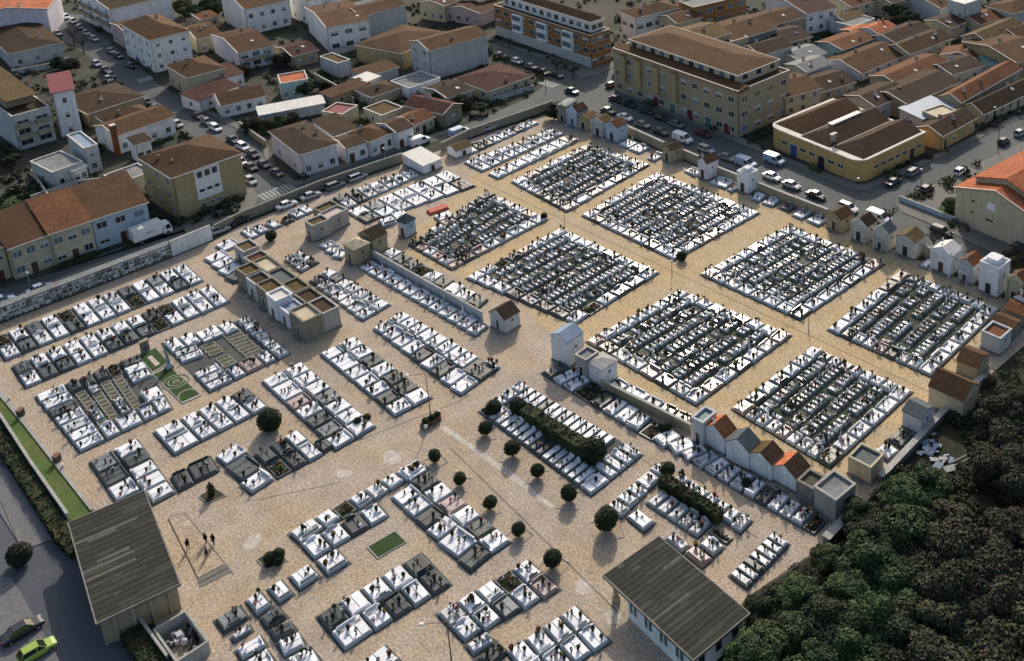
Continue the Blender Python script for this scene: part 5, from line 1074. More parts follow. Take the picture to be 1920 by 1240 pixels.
# ---- smaller houses, annexes and sheds that fill the blocks
aa = [q for q in bpy.data.objects if q.get('label', '').startswith('four storey')][0]; W_, D_, h_ = [t for t in HOUSES if t[0].startswith('four storey')][0][2:]
MB().box(W_*.12, D_*.22, h_+.035, W_*.86, D_*.9, h_+2.3, 'w_tan').build('upper_wall', aa); b = MB(); b.ext([(D_*.14, h_+2.3), (D_*.94, h_+3.0), (D_*.94, h_+3.2), (D_*.14, h_+2.5)], W_*.08, W_*.92, 'r_olivey'); b.build('upper_roof', aa)
aa = [q for q in bpy.data.objects if q.get('label', '').startswith('long white house with brown gable')][0]
MB().box(-.9, -1.0, 0, .1, -.005, 7.6, 'r_rustx').box(-1.0, -1.1, 7.6, .2, .1, 7.8, 'trim').build('brick_chimney', aa)
FILL = [
 ('grey flat roofed annex below the left apartment block', (62, 303), (98, 326), (152, 303), 4.0, 'w_grey', 'flat', 'r_flat', 0),
 ('grey garage building with wide flat roof behind terrace houses', (200, 329), (222, 347), (284, 322), 4.5, 'w_grey', 'flat', 'r_flat', 0),
 ('small white shed on the garage yard', (122, 312), (136, 322), (160, 312), 3.2, 'w_white', 'sx', 'r_white', .4),
 ('pink street house between tall white and hipped houses', (212, 44), (238, 64), (266, 54), 5.5, 'w_pink', 'gx', 'r_brown', 1.0),
 ('red roofed lean-to behind the yellowish street bend house', (362, 172), (374, 190), (436, 158), 3.0, 'w_white', 'sx', 'r_maroon', .7),
 ('maroon roofed annex beside the strip window house', (402, 128), (424, 146), (450, 134), 3.6, 'w_lilac', 'sx', 'r_maroon', .6),
 ('white flat roofed patio room amid inner yards', (664, 148), (688, 154), (712, 144), 3.0, 'w_white', 'sx', 'r_white', .3),
 ('low pale flat annex below the grey party-wall house', (738, 152), (768, 168), (822, 146), 3.0, 'w_white', 'flat', 'r_flat', 0),
 ('long low brown shed beside the brown cottage', (610, 174), (621, 184), (690, 156), 2.8, 'w_tan', 'sx', 'r_brown', .5),
 ('olive roofed patio annex with white rim', (673, 208), (716, 219), (764, 206), 3.0, 'w_cream', 'flat', 'r_olivex', 0),
 ('dark roofed annex behind the white corner house', (588, 232), (626, 254), (668, 240), 3.4, 'w_white', 'sx', 'r_dark', .8),
 ('dark annex beside the wide hipped corner house', (800, 164), (838, 184), (880, 166), 3.0, 'w_grey', 'gx', 'r_dark', .8),
 ('brown house with reddish ivy near strip window house', (522, 88), (548, 106), (592, 92), 3.5, 'w_tan', 'gx', 'r_maroon', 1.0),
 ('brown roofed house behind white apartment house', (620, -6), (650, 8), (700, -8), 7, 'w_white', 'gx', 'r_brown', 1.2),
 ('white house at the very top of the photo', (548, -14), (574, 2), (640, -16), 8, 'w_white', 'gx', 'r_brown', 1.2),
 ('cream cottage with terracotta roof amid dark trees', (352, 26), (376, 38), (404, 28), 3.4, 'w_cream', 'gx', 'r_rust', .8),
 ('top edge house with long brown roof near orange block', (858, -8), (898, 2), (950, -14), 6, 'w_cream', 'gx', 'r_brown', 1.2),
 ('dark roofed row house squeezed beside the factory', (1590, 178), (1640, 200), (1700, 172), 4.2, 'w_grey', 'gx', 'r_dark', 1.2),
 ('blue-grey metal roofed workshop behind the factory', (1690, 206), (1730, 224), (1786, 200), 3.6, 'w_grey', 'sx', 'r_blue', .5),
 ('cream flat roofed block behind the yellow workshop', (1734, 208), (1756, 222), (1790, 208), 4.4, 'w_cream', 'flat', 'r_cream', 0),
 ('long red-brown row house along the inner lane', (1640, 140), (1684, 160), (1774, 116), 4, 'w_tan', 'gx', 'r_rust', 1.2),
 ('dark roofed yard house below the lilac gabled house', (1740, 118), (1784, 140), (1836, 120), 3.6, 'w_grey', 'gx', 'r_dark', 1.0),
 ('teal roofed lean-to right of the lilac gabled house', (1842, 110), (1874, 124), (1902, 112), 3.2, 'w_teal', 'sx', 'r_teal', .5),
 ('grey slate house between white gable and cream block', (1476, 120), (1512, 136), (1556, 118), 3.8, 'w_grey', 'gx', 'r_slate', .9),
 ('brown house behind the tall blank white house', (1400, 30), (1440, 50), (1500, 30), 6, 'w_tan', 'gx', 'r_brown', 1.4),
 ('dark brown house below the tall blank white house', (1420, 62), (1462, 84), (1514, 66), 5, 'w_ochre', 'gx', 'r_dark', 1.4),
 ('brown roofed cottage above the lane houses', (1560, 30), (1582, 40), (1620, 28), 3.6, 'w_white', 'gx', 'r_olive', .8),
 ('long low house with dark roof along the top lane', (1640, 66), (1676, 80), (1740, 52), 3.8, 'w_grey', 'gx', 'r_dark', 1.1),
 ('rust roofed house near the grey tower house', (1806, 30), (1836, 46), (1890, 26), 4.2, 'w_cream', 'gx', 'r_rust', 1.1),
 ('top edge house with rust roof right of tall white house', (1560, 0), (1596, 14), (1650, -4), 5, 'w_cream', 'gx', 'r_rust', 1.1),
 ('top edge house with dark roof above dark trees', (1630, -8), (1670, 6), (1720, -10), 5.5, 'w_tan', 'gx', 'r_dark', 1.1),
 ('brown roofed house near the far right edge row', (1872, 56), (1910, 72), (1960, 54), 4.4, 'w_tan', 'gx', 'r_brown', 1.3),
 ('rusty roofed annex right of the white ochre house', (1240, 30), (1268, 44), (1310, 30), 8, 'w_cream', 'gx', 'r_brown', 1.2),
 ('dark flat roofed link behind the big cream block', (1290, 72), (1330, 92), (1400, 70), 8, 'w_cream', 'flat', 'r_darkx', 0)]
for lb, L, C, R, hh, wm, rk, rc, rh in FILL:
    H(lb, L, C, R, h=hh, wall=wm, roof=rk, rc=rc, rh=rh or 1, wr=(2 if hh < 5 else 3, 1 if hh < 5 else 2), wl=(1, 1) if hh < 5 else (2, 2), wh=1.1, ww=.9, trim=rk not in ('sx',))
for lb, pts, hh in (('low pale wall along the inner lane', [(1582, 208), (1680, 160), (1766, 116)], 1.5), ('yard wall behind the low grey house', [(24, 142), (90, 130), (130, 118)], 1.6), ('yard wall behind terrace houses', [(60, 380), (140, 352), (200, 345)], 1.5), ('pale yard wall beside the lawn garden', [(62, 330), (98, 386)], 1.6), ('garden wall of the corner hipped house', [(926, 190), (1002, 168)], 1.2), ('yard wall between corrugated shed and red flat roof', [(500, 232), (560, 215), (600, 205)], 1.4), ('pale wall in the yards behind white street houses', [(590, 148), (640, 175), (664, 195)], 1.6), ('rear wall of the white apartment house yard', [(618, 108), (700, 82)], 1.6)): wall_line('yard_wall', pts, hh, .25, 'w_grey' if 'pale' not in lb else 'w_pink', lb)
# ------------------------------------------------------------------ walls round the cemetery
wall_line('cemetery_wall', [(323, 480), (398, 449)], 3.0, .5, 'w_white', 'white blank wall continuing from the niche wall')
wall_line('cemetery_wall', [(404, 440), (452, 416), (600, 356), (755, 303)], 2.0, .4, 'w_olive', 'olive street wall left of the white service building')
wall_line('cemetery_wall', [(828, 284), (880, 258), (1036, 204)], 2.0, .4, 'w_olive', 'olive street wall between caretaker hut and corner chapel')
wall_line('cemetery_wall', [(1176, 252), (1246, 284)], 2.2, .4, 'w_tan', 'ochre street wall beside the blue walled chapel')
wall_line('cemetery_wall', [(1282, 298), (1310, 310)], 2.2, .4, 'w_tan', 'short ochre street wall behind the ochre chapel')
wall_line('cemetery_wall', [(1344, 330), (1384, 346)], 2.2, .4, 'w_tan', 'street wall left of the white cube chapel')
wall_line('cemetery_wall', [(1420, 360), (1480, 384), (1552, 412)], 2.2, .4, 'w_tan', 'cream street wall before the six chapels')
wall_line('cemetery_wall', [(1732, 480), (1752, 490)], 2.2, .4, 'w_tan', 'short street wall left of the ornate chapel')
wall_line('cemetery_wall', [(1843, 716), (1765, 786), (1664, 893), (1650, 905)], 1.1, .6, 'oldstone', 'mossy brown back wall along the rubble ground')
wall_line('cemetery_wall', [(1596, 976), (1548, 1026)], 1.4, .8, 'oldstone', 'thick mossy wall end by the grey vault')
wall_line('retaining_wall', [(700, 487), (906, 604)], 1.9, .25, 'w_grey', 'grey retaining wall behind the long row of tombs')
wall_line('garden_wall', [(1686, 376), (1726, 392), (1792, 418)], 1.0, .25, 'w_blue', 'low white garden wall before the cream gabled house')
wall_line('garden_wall', [(450, 240), (480, 262), (500, 276)], 1.6, .25, 'w_ochre', 'yellow garden wall along the parked cars')
# niche wall
nl, nr_ = P(-30, 616), P(323, 481); d = nr_-nl; ln = d.length; an = math.atan2(d.y, d.x)
o = empty('niche_wall', nl, an, 'long grey columbarium wall with rows of burial niches', 'niche wall')
MB().box(0, 0, 0, ln, 1.6, 2.55, 'stone').build('wall', o); MB().box(-.1, -.15, 2.551, ln+.1, 1.7, 2.72, 'r_flat').build('roof', o)
rn = random.Random(9)
nc = 33; pw = ln/nc
for i in range(nc):
    for j in range(3):
        b = MB(); x = i*pw; z = .12+j*.8
        b.box(x+.05, -.05, z, x+pw-.05, -.003, z+.72, rn.choice(['marble2', 'marble2', 'granite', 'stone']))
        for q in (0.28, .72):
            if rn.random() < .85:
                xx = x+pw*q+rn.uniform(-.1, .1); b.box(xx-.09, -.2, z+.02, xx+.09, -.051, z+rn.uniform(.22, .5), rn.choice(['leaf', 'dark', 'topiary', 'pot', 'fl_white', 'leaf2']))
        b.build('niche_front', o)
# ------------------------------------------------------------------ container yard bottom left
q = [P(u, v) for u, v in ((300, 1190), (352, 1163), (396, 1222), (345, 1262))]
wall_line('yard_wall', [(258, 1168), (318, 1252)], 1.7, .2, 'w_teal', 'pale green wall beside the skip yard')
wall_line('yard_enclosure', [(294, 1202), (352, 1167), (394, 1224), (336, 1262), (294, 1202)], 1.6, .18, 'stone', 'square concrete enclosure full of waste by left gatehouse')
c = P(344, 1214); ry = random.Random(8); b = MB()
for _ in range(70):
    t = Vector((ry.uniform(-2.3, 2.3), ry.uniform(-2.0, 2.0), 0)); b.blob((c.x+t.x, c.y+t.y, ry.uniform(.1, .5)), ry.uniform(.12, .4), ry.choice(['leaf4', 'soil', 'leaf', 'earth', 'granite', 'potw']), 6, 4, .3, rng=ry)
tag(b.build('waste_heap'), 'dark heap of faded flowers and waste inside enclosure', 'waste heap')
g0 = P(338, 1200); o = tag(MB().box(-.35, -.3, 0, .35, .3, .9, 'potw', .05, .05).box(-.4, -.34, .9, .4, .34, .98, 'potw').build('waste_bin', None, g0), 'white lidded bin standing in the waste enclosure', 'bin')
# ------------------------------------------------------------------ vehicles
def car_meshes(kind):
    L, Wd, Hh = {'hatch': (3.9, 1.7, 1.48), 'sedan': (4.4, 1.75, 1.43), 'estate': (4.5, 1.75, 1.5)}[kind]
    hl, hw = L/2, Wd/2
    # lower body: stations along x: (x, half width, z bottom, z top)
    st = [(-hl, hw*.78, .38, .72), (-hl+.12, hw*.93, .26, .86), (-hl+.6, hw, .22, .92), (0, hw, .22, .92), (hl-1.2, hw, .22, .88), (hl-.45, hw*.95, .22, .78), (hl-.1, hw*.84, .28, .66), (hl, hw*.7, .36, .56)]
    b = MB(); n = 8; vs = []
    for x, w, z0, z1 in st:
        vs += [(x, -w*.9, z0), (x, -w, z0+.14), (x, -w, z1-.16), (x, -w*.86, z1), (x, w*.86, z1), (x, w, z1-.16), (x, w, z0+.14), (x, w*.9, z0)]
    fs = []
    for i in range(len(st)-1):
        for j in range(n): fs.append((i*n+j, (i+1)*n+j, (i+1)*n+(j+1) % n, i*n+(j+1) % n))
    fs += [tuple(range(n)), tuple(range((len(st)-1)*n+n-1, (len(st)-1)*n-1, -1))]
    b.add(vs, [f[::-1] for f in fs], 'carpaint')
    rear = {'hatch': -hl+.12, 'sedan': -hl+.75, 'estate': -hl+.1}[kind]; rr = {'hatch': -hl+.55, 'sedan': -hl+1.25, 'estate': -hl+.45}[kind]
    fr, ff = hl-1.75, hl-1.05
    b.box(rr, -hw*.70, Hh-.05, fr, hw*.70, Hh, 'carpaint', .05, .05)
    g = MB(); zb = .86
    A = [(rear, -hw*.86, zb), (ff, -hw*.86, zb), (ff, hw*.86, zb), (rear, hw*.86, zb), (rr, -hw*.70, Hh-.051), (fr, -hw*.70, Hh-.051), (fr, hw*.70, Hh-.051), (rr, hw*.70, Hh-.051)]
    g.add(A, [(0, 1, 5, 4), (1, 2, 6, 5), (2, 3, 7, 6), (3, 0, 4, 7), (4, 5, 6, 7)], 'carglass')
    p = MB()   # pillars in paint, proud of the glass
    for s in (-1, 1):
        for (xa, xb) in ((ff, fr), (rear, rr), (-.1, -.1)):
            p.add([(xa-.05, s*hw*.875, zb), (xa+.05, s*hw*.875, zb), (xb+.05, s*hw*.715, Hh-.04), (xb-.05, s*hw*.715, Hh-.04), (xa-.05, s*hw*.83, zb), (xa+.05, s*hw*.83, zb), (xb+.05, s*hw*.66, Hh-.04), (xb-.05, s*hw*.66, Hh-.04)], [(0, 1, 2, 3), (7, 6, 5, 4), (0, 4, 5, 1), (2, 6, 7, 3), (1, 5, 6, 2), (3, 7, 4, 0)], 'carpaint')
    b.merge(p, Matrix())
    R = [('body', b, (0, 0, 0)), ('windows', g, (0, 0, 0))]
    for x in (-hl+.75, hl-.8):
        for s in (-1, 1):
            w = MB().tube((0, -.1, 0), (0, .1, 0), .31, .31, 'tyre', 12); w.tube((0, -.115, 0), (0, .115, 0), .19, .19, 'rim', 10); R.append(('wheel', w, (x, s*(hw-.1), .31)))
    for s in (-1, 1):
        R.append(('headlight', MB().box(-.06, -.17, -.07, .07, .17, .07, 'lampglass', .02, .03), (hl-.12, s*hw*.60, .62))); R.append(('taillight', MB().box(-.05, -.12, -.12, .05, .12, .12, 'taillight'), (-hl+.07, s*hw*.72, .74)))
        R.append(('mirror', MB().box(-.07, -.1, -.06, .07, .1, .07, 'carpaint', .02, .02), (ff-.15, s*(hw+.06), .93)))
    return R
def van_meshes():
    L, hw, Hh = 5.0, .95, 2.0; hl = L/2; b = MB()
    prof = [(-hl, .3), (hl-.08, .3), (hl, .75), (hl-.1, 1.0), (hl-.95, 1.15), (hl-1.6, Hh-.06), (hl-1.9, Hh), (-hl+.1, Hh), (-hl, Hh-.15)]
    b.ext(prof, -hw, hw, 'carpaint', 'y'); b.box(-hl+.2, -hw*.9, Hh, hl-2.0, hw*.9, Hh+.05, 'carpaint', .1, .1)
    g = MB(); g.add([(hl-.98, -hw*.85, 1.18), (hl-.98, hw*.85, 1.18), (hl-1.57, hw*.78, Hh-.1), (hl-1.57, -hw*.78, Hh-.1), (hl-.93, -hw*.85, 1.2), (hl-.93, hw*.85, 1.2), (hl-1.52, hw*.78, Hh-.06), (hl-1.52, -hw*.78, Hh-.06)], [(3, 2, 1, 0), (4, 5, 6, 7), (0, 1, 5, 4), (1, 2, 6, 5), (2, 3, 7, 6), (3, 0, 4, 7)], 'carglass')
    for s in (-1, 1):
        y0, y1 = sorted((s*(hw+.003), s*(hw+.02)))
        g.ext([(hl-1.15, 1.12), (hl-1.65, Hh-.25), (hl-2.3, Hh-.25), (hl-2.3, 1.12)], y0, y1, 'carglass', 'y')
    R = [('body', b, (0, 0, 0)), ('windows', g, (0, 0, 0))]
    for x in (-hl+.9, hl-.85):
        for s in (-1, 1): R.append(('wheel', MB().tube((0, -.12, 0), (0, .12, 0), .34, .34, 'tyre', 12).tube((0, -.13, 0), (0, .13, 0), .2, .2, 'rim', 10), (x, s*(hw-.09), .34)))
    for s in (-1, 1):
        R.append(('headlight', MB().box(-.05, -.15, -.1, .06, .15, .1, 'lampglass', .02, .03), (hl-.06, s*hw*.72, .86))); R.append(('taillight', MB().box(-.04, -.08, -.25, .04, .08, .25, 'taillight'), (-hl, s*hw*.85, 1.0)))
    return R
def truck_meshes():
    b = MB().box(-3.6, -1.2, .95, 1.9, 1.2, 3.35, 'carpaint'); b.box(-3.65, -1.25, 3.351, 1.95, 1.25, 3.42, 'frame')
    cab = MB(); cab.ext([(2.05, .5), (3.6, .5), (3.65, 1.3), (3.35, 2.5), (2.05, 2.6)], -1.1, 1.1, 'carpaint', 'y')
    g = MB(); g.add([(3.66, -.95, 1.42), (3.66, .95, 1.42), (3.42, .9, 2.38), (3.42, -.9, 2.38), (3.6, -.95, 1.42), (3.6, .95, 1.42), (3.3, .9, 2.38), (3.3, -.9, 2.38)], [(0, 1, 2, 3), (7, 6, 5, 4), (0, 4, 5, 1), (2, 6, 7, 3), (1, 5, 6, 2), (3, 7, 4, 0)], 'carglass')
    for s in (-1, 1):
        y0, y1 = sorted((s*1.101, s*1.12)); g.ext([(2.5, 1.4), (3.45, 1.4), (3.25, 2.3), (2.5, 2.3)], y0, y1, 'carglass', 'y')
    R = [('cargo_box', b, (0, 0, 0)), ('cab', cab, (0, 0, 0)), ('windows', g, (0, 0, 0)), ('chassis', MB().box(-3.5, -.5, .6, 3.4, .5, .949, 'tyre'), (0, 0, 0))]
    sg = MB()
    for s in (-1, 1):
        y0, y1 = sorted((s*1.203, s*1.215)); sg.box(-1.1, y0, 1.9, -.3, y1, 2.3, 'tarpblue'); sg.box(-.25, y0, 2.0, .5, y1, 2.2, 'tarpblue'); 
    R.append(('lettering_panel', sg, (0, 0, 0)))
    for x in (-2.3, 2.7):
        for s in (-1, 1): R.append(('wheel', MB().tube((0, -.15, 0), (0, .15, 0), .45, .45, 'tyre', 12).tube((0, -.16, 0), (0, .16, 0), .25, .25, 'rim', 10), (x, s*1.0, .45)))
    return R
VEH = {}
for k in ('hatch', 'sedan', 'estate'): VEH[k] = car_meshes(k)
VEH['van'] = van_meshes(); VEH['lorry'] = truck_meshes()
VEH = {k: [(n, mb.mesh(n, smooth=False), loc) for n, mb, loc in v] for k, v in VEH.items()}
CARC = {'white': (.75, .75, .76), 'silver': (.36, .37, .39), 'grey': (.16, .17, .18), 'black': (.018, .019, .021), 'dark blue': (.02, .03, .06), 'dark red': (.10, .015, .018), 'dark green': (.02, .04, .03), 'light blue': (.30, .40, .55), 'lime green': (.30, .42, .05), 'red': (.3, .03, .03)}
DIR = {'A': 0, 'a': PI, 'B': PI/2, 'b': -PI/2}
def vehicle(kind, u, v, dr, col, label, group='cars and vans parked along the streets', zz=.7):
    p = P(u, v, zz); r = empty('parked_car' if kind not in ('van', 'lorry') else ('parked_van' if kind == 'van' else 'box_lorry'), (p.x, p.y, .012), DIR[dr]+rw.uniform(-.03, .03), label, {'van': 'van', 'lorry': 'lorry'}.get(kind, 'car'), group)
    for n, me, loc in VEH[kind]:
        o = link(n, me, r, loc); o.color = (*CARC[col], 1)
    return r
def row(street, items):
    for i, (kind, u, v, d, c) in enumerate(items):
        vehicle(kind, u, v, d, c, f"{c} {'van' if kind == 'van' else {'hatch': 'small hatchback', 'sedan': 'saloon car', 'estate': 'estate car'}[kind]}, {ORD[i]} from top, {street}")
row('right kerb of the upper left street', [('hatch', 124, 31, 'A', 'white'), ('hatch', 137, 39, 'A', 'white'), ('sedan', 149, 50, 'A', 'grey'), ('hatch', 162, 61, 'A', 'silver'), ('estate', 176, 72, 'A', 'silver'), ('sedan', 208, 95, 'A', 'grey'), ('sedan', 222, 104, 'A', 'black'), ('sedan', 246, 122, 'A', 'black')])
row('left kerb of the upper left street', [('hatch', 99, 51, 'A', 'white'), ('hatch', 109, 62, 'A', 'silver'), ('hatch', 181, 119, 'A', 'silver'), ('sedan', 197, 130, 'A', 'black'), ('hatch', 208, 141, 'A', 'black'), ('hatch', 204, 148, 'A', 'grey'), ('sedan', 275, 190, 'A', 'black'), ('hatch', 292, 202, 'A', 'dark blue'), ('hatch', 333, 232, 'A', 'silver')])
row('right kerb below the street bend', [('sedan', 371, 216, 'A', 'black'), ('sedan', 388, 227, 'A', 'grey'), ('estate', 404, 239, 'A', 'white'), ('sedan', 436, 261, 'A', 'black'), ('estate', 455, 274, 'A', 'white'), ('sedan', 474, 288, 'A', 'black'), ('sedan', 494, 307, 'A', 'dark blue'), ('sedan', 519, 323, 'A', 'black')])
row('left kerb beside the yellow apartment house', [('hatch', 452, 303, 'A', 'white'), ('sedan', 470, 312, 'A', 'black'), ('hatch', 470, 338, 'A', 'silver')])
row('street behind the cemetery street wall', [('sedan', 537, 383, 'B', 'white'), ('sedan', 582, 366, 'B', 'silver'), ('estate', 628, 347, 'B', 'grey'), ('estate', 670, 331, 'B', 'silver'), ('hatch', 412, 430, 'B', 'silver'), ('sedan', 449, 412, 'B', 'black'), ('sedan', 74, 540, 'B', 'light blue'), ('hatch', 4, 562, 'B', 'light blue'), ('estate', 920, 237, 'B', 'silver'), ('estate', 961, 222, 'B', 'silver')])
vehicle('van', 787, 265, 'B', 'white', 'white panel van parked before the white gabled street house')
vehicle('van', 861, 248, 'B', 'light blue', 'light blue van parked by the caretaker hut')
vehicle('lorry', 284, 440, 'B', 'white', 'white box lorry parked beside the pale blue terrace house', None, .9)
row('street before the orange block', [('sedan', 938, 103, 'A', 'black'), ('hatch', 970, 114, 'A', 'white'), ('sedan', 996, 124, 'A', 'grey'), ('sedan', 1020, 134, 'A', 'black'), ('sedan', 1044, 140, 'A', 'black'), ('sedan', 1072, 170, 'A', 'dark green')])
row('far kerb before the cream block', [('hatch', 1148, 158, 'B', 'dark red'), ('sedan', 1155, 185, 'A', 'black'), ('sedan', 1180, 194, 'A', 'black'), ('sedan', 1212, 207, 'A', 'dark blue'), ('sedan', 1240, 220, 'A', 'black'), ('sedan', 1268, 232, 'A', 'grey'), ('sedan', 1318, 249, 'A', 'dark red')])
row('near kerb behind the street chapels', [('sedan', 1140, 207, 'A', 'dark green'), ('sedan', 1172, 219, 'A', 'white'), ('sedan', 1205, 233, 'A', 'grey'), ('sedan', 1238, 246, 'A', 'dark blue'), ('van', 1280, 260, 'A', 'white'), ('estate', 1324, 279, 'A', 'silver'), ('sedan', 1362, 294, 'A', 'grey'), ('van', 1398, 306, 'A', 'light blue'), ('sedan', 1447, 330, 'A', 'white'), ('sedan', 1484, 346, 'A', 'silver'), ('sedan', 1530, 365, 'A', 'black'), ('estate', 1590, 388, 'A', 'white'), ('van', 1648, 408, 'A', 'white')])
vehicle('van', 1452, 300, 'A', 'light blue', 'light blue van beside the yellow factory front')
row('street right of the yellow factory', [('hatch', 1913, 248, 'B', 'silver'), ('hatch', 1882, 264, 'B', 'black'), ('hatch', 1801, 320, 'B', 'white'), ('estate', 1713, 321, 'B', 'grey'), ('sedan', 1675, 340, 'B', 'black'), ('hatch', 1738, 353, 'B', 'black')])
vehicle('estate', 1765, 432, 'A', 'black', 'black estate car parked before the cream gabled house')
vehicle('hatch', 1916, 465, 'A', 'dark blue', 'dark blue car cut by the right edge below gabled house')
vehicle('sedan', 41, 1180, 'B', 'black', 'black saloon parked on the cobbled bay at lower left')
vehicle('hatch', 69, 1218, 'B', 'lime green', 'lime green hatchback parked at the lower left corner')
# ------------------------------------------------------------------ lamps
def lamp(label, base, top, arms=(), head='lampglass', th=.07, m='rustmetal', group='lamp posts'):
    g0 = P(*base); h = height_at(g0, top); o = empty('street_lamp', g0, 0, label, 'lamp post', group)
    MB().tube((0, 0, 0), (0, 0, .9), th*1.6, th*1.4, m, 8).tube((0, 0, .9), (0, 0, h), th*1.2, th*.7, m, 8).build('pole', o)
    for (dx, dy, dz) in arms:
        a = MB().tube((0, 0, h-.1), (dx, dy, h+dz), th*.6, th*.5, m, 6).build('arm', o)
        MB().blob((dx*1.08, dy*1.08, h+dz), .3, head, 8, 5, sz=.5).build('lamp_head', o)
    if not arms: MB().tube((0, 0, h), (0, 0, h+.12), .16, .24, m, 8).blob((0, 0, h+.25), .26, head, 8, 5, sz=.7).build('lamp_head', o)
lamp('tall two-armed lamp post rising from planter boxes in plaza', (808, 786), 700, ((-1.6, -1.9, -.1),))
lamp('two-armed lamp post near the bottom photo edge', (848, 1252), 1165, ((-1.7, -1.9, -.1), (1.4, .5, -.3)))
lamp('slim pale street lamp before the left terrace houses', (59, 547), 514, m='metal')
lamp('street lamp at the zebra crossing', (524, 398), 356, m='metal')
lamp('street lamp beside the white corner house', (723, 312), 280, m='metal')
lamp('lamp post before the cream apartment block', (1251, 206), 148, ((1.2, 0, .1),), m='rustmetal')
lamp('lamp post at the yellow factory corner crossing', (1601, 397), 340, ((0, 1.2, .1),), m='rustmetal')
lamp('lamp post beside the garden wall of the gabled house', (1725, 388), 320, m='rustmetal')
lamp('tall lamp post by the right-hand street', (1871, 288), 205, ((-1.3, 0, .1),), m='rustmetal')
lamp('street lamp at the orange block crossing', (1024, 172), 140, m='rustmetal')
for i, (b0, t0) in enumerate((((1060, 440), 350), ((1260, 516), 492), ((1516, 625), 585))):
    lamp(('thin dark mast at the middle path crossing', 'short lamp post at central crossing with dark bushes', 'short lamp post between the right square plots')[i], b0, t0, m='rustmetal', th=.05)
# ------------------------------------------------------------------ vegetation
rt = random.Random(21)
def crown_mesh(R, n, mats, leaf, lumps, flat=.75, rng=rt):
    b = MB()
    cs = [(Vector((rng.uniform(-.15, .15), rng.uniform(-.15, .15), 0)), .66)]
    for _ in range(lumps):
        d = Vector((rng.gauss(0, 1), rng.gauss(0, 1), rng.gauss(.15, .7))).normalized(); cs.append((d*rng.uniform(.5, 1.0), rng.uniform(.22, .5)))
    for c, r in cs:
        b.leaves((c.x*R, c.y*R, c.z*R*flat), r*R, int(n*r*r/2.2), leaf, mats, rng, flat, .6)
    return b
CM = [crown_mesh(2.6, 9500, m_, .155, 26).mesh('crown') for m_ in (['leaf', 'leaf', 'leaf2'], ['leaf', 'leaf4', 'leaf4'], ['leaf2', 'leaf2', 'leaf', 'leaf3'], ['leaf', 'leaf', 'topiary'], ['leaf3', 'leaf4', 'leaf3'])]
def trunk_mb(h, r, limbs=4, rng=rt):
    b = MB().tube((0, 0, 0), (.1, .05, h*.6), r, r*.75, 'bark', 8).tube((.1, .05, h*.6), (0, .1, h), r*.75, r*.3, 'bark', 7)
    for i in range(limbs):
        a = 6.28*i/limbs+rng.random(); z = h*rng.uniform(.45, .75); b.tube((.08, .04, z), (math.cos(a)*h*.35, math.sin(a)*h*.35, z+h*.35), r*.45, r*.15, 'bark', 6)
    return b
TM = [trunk_mb(3.6, .22).mesh('trunk') for _ in range(3)]
def tree(label, p, R, h, ci, group=None, cat='tree', name='tree'):
    r = empty(name, p, rt.uniform(0, 6.28), label, cat, group); s = R/2.6
    t = link('trunk', rt.choice(TM), r); t.scale = (s, s, h/3.6)
    c = link('crown', CM[ci], r, (0, 0, h)); c.scale = (s, s, s*rt.uniform(.8, 1.05)); c.rotation_euler = (0, 0, rt.uniform(0, 6.28))
    return r
WOOD = [(1500, 1115, 2.6, 0), (1440, 1150, 2.4, 2), (1420, 1210, 2.7, 0), (1495, 1190, 3.0, 3), (1560, 1165, 2.8, 1), (1530, 1240, 3.0, 3), (1600, 1225, 3.1, 0), (1590, 1110, 2.7, 2), (1640, 1060, 3.2, 0), (1700, 1010, 3.4, 2), (1640, 1000, 2.4, 3), (1775, 985, 3.0, 1), (1690, 1090, 3.2, 3), (1660, 1150, 3.0, 0), (1750, 1060, 3.2, 1), (1740, 1140, 3.1, 4), (1690, 1215, 3.0, 3), (1780, 1215, 3.2, 4), (1820, 1130, 3.3, 1), (1830, 1040, 3.2, 4), (1900, 1080, 3.3, 1), (1880, 1170, 3.2, 4), (1900, 1235, 3.4, 3), (1850, 1230, 3.0, 1), (1900, 990, 3.2, 4), (1730, 905, 2.6, 0), (1690, 930, 2.2, 2), (1620, 960, 1.7, 3), (1880, 790, 3.0, 4), (1915, 830, 3.0, 2), (1895, 740, 2.2, 4), (1870, 860, 2.4, 1), (1560, 1040, 1.8, 3), (1610, 1275, 3, 0), (1500, 1280, 3, 3), (1720, 1275, 3, 1), (1830, 1290, 3, 4), (1925, 900, 2.5, 1)]
for u, v, R, ci in WOOD:
    if u > 1760: ci = rt.choice([4, 1, 4, 1])
    elif u < 1570: ci = rt.choice([2, 0, 2, 0, 3])
    R *= rt.uniform(1.0, 1.45); h = (3.4 if R > 2.6 else 2.2)*rt.uniform(.8, 1.25); p = P(u, v+6, h); tree(('dark evergreen tree', 'brownish bare-twigged tree', 'fresh green tree', 'dense dark evergreen tree', 'olive brown scrubby tree')[ci]+' in the thicket behind the cemetery', (p.x, p.y, 0), R, h, ci, 'trees in the thicket behind the cemetery')
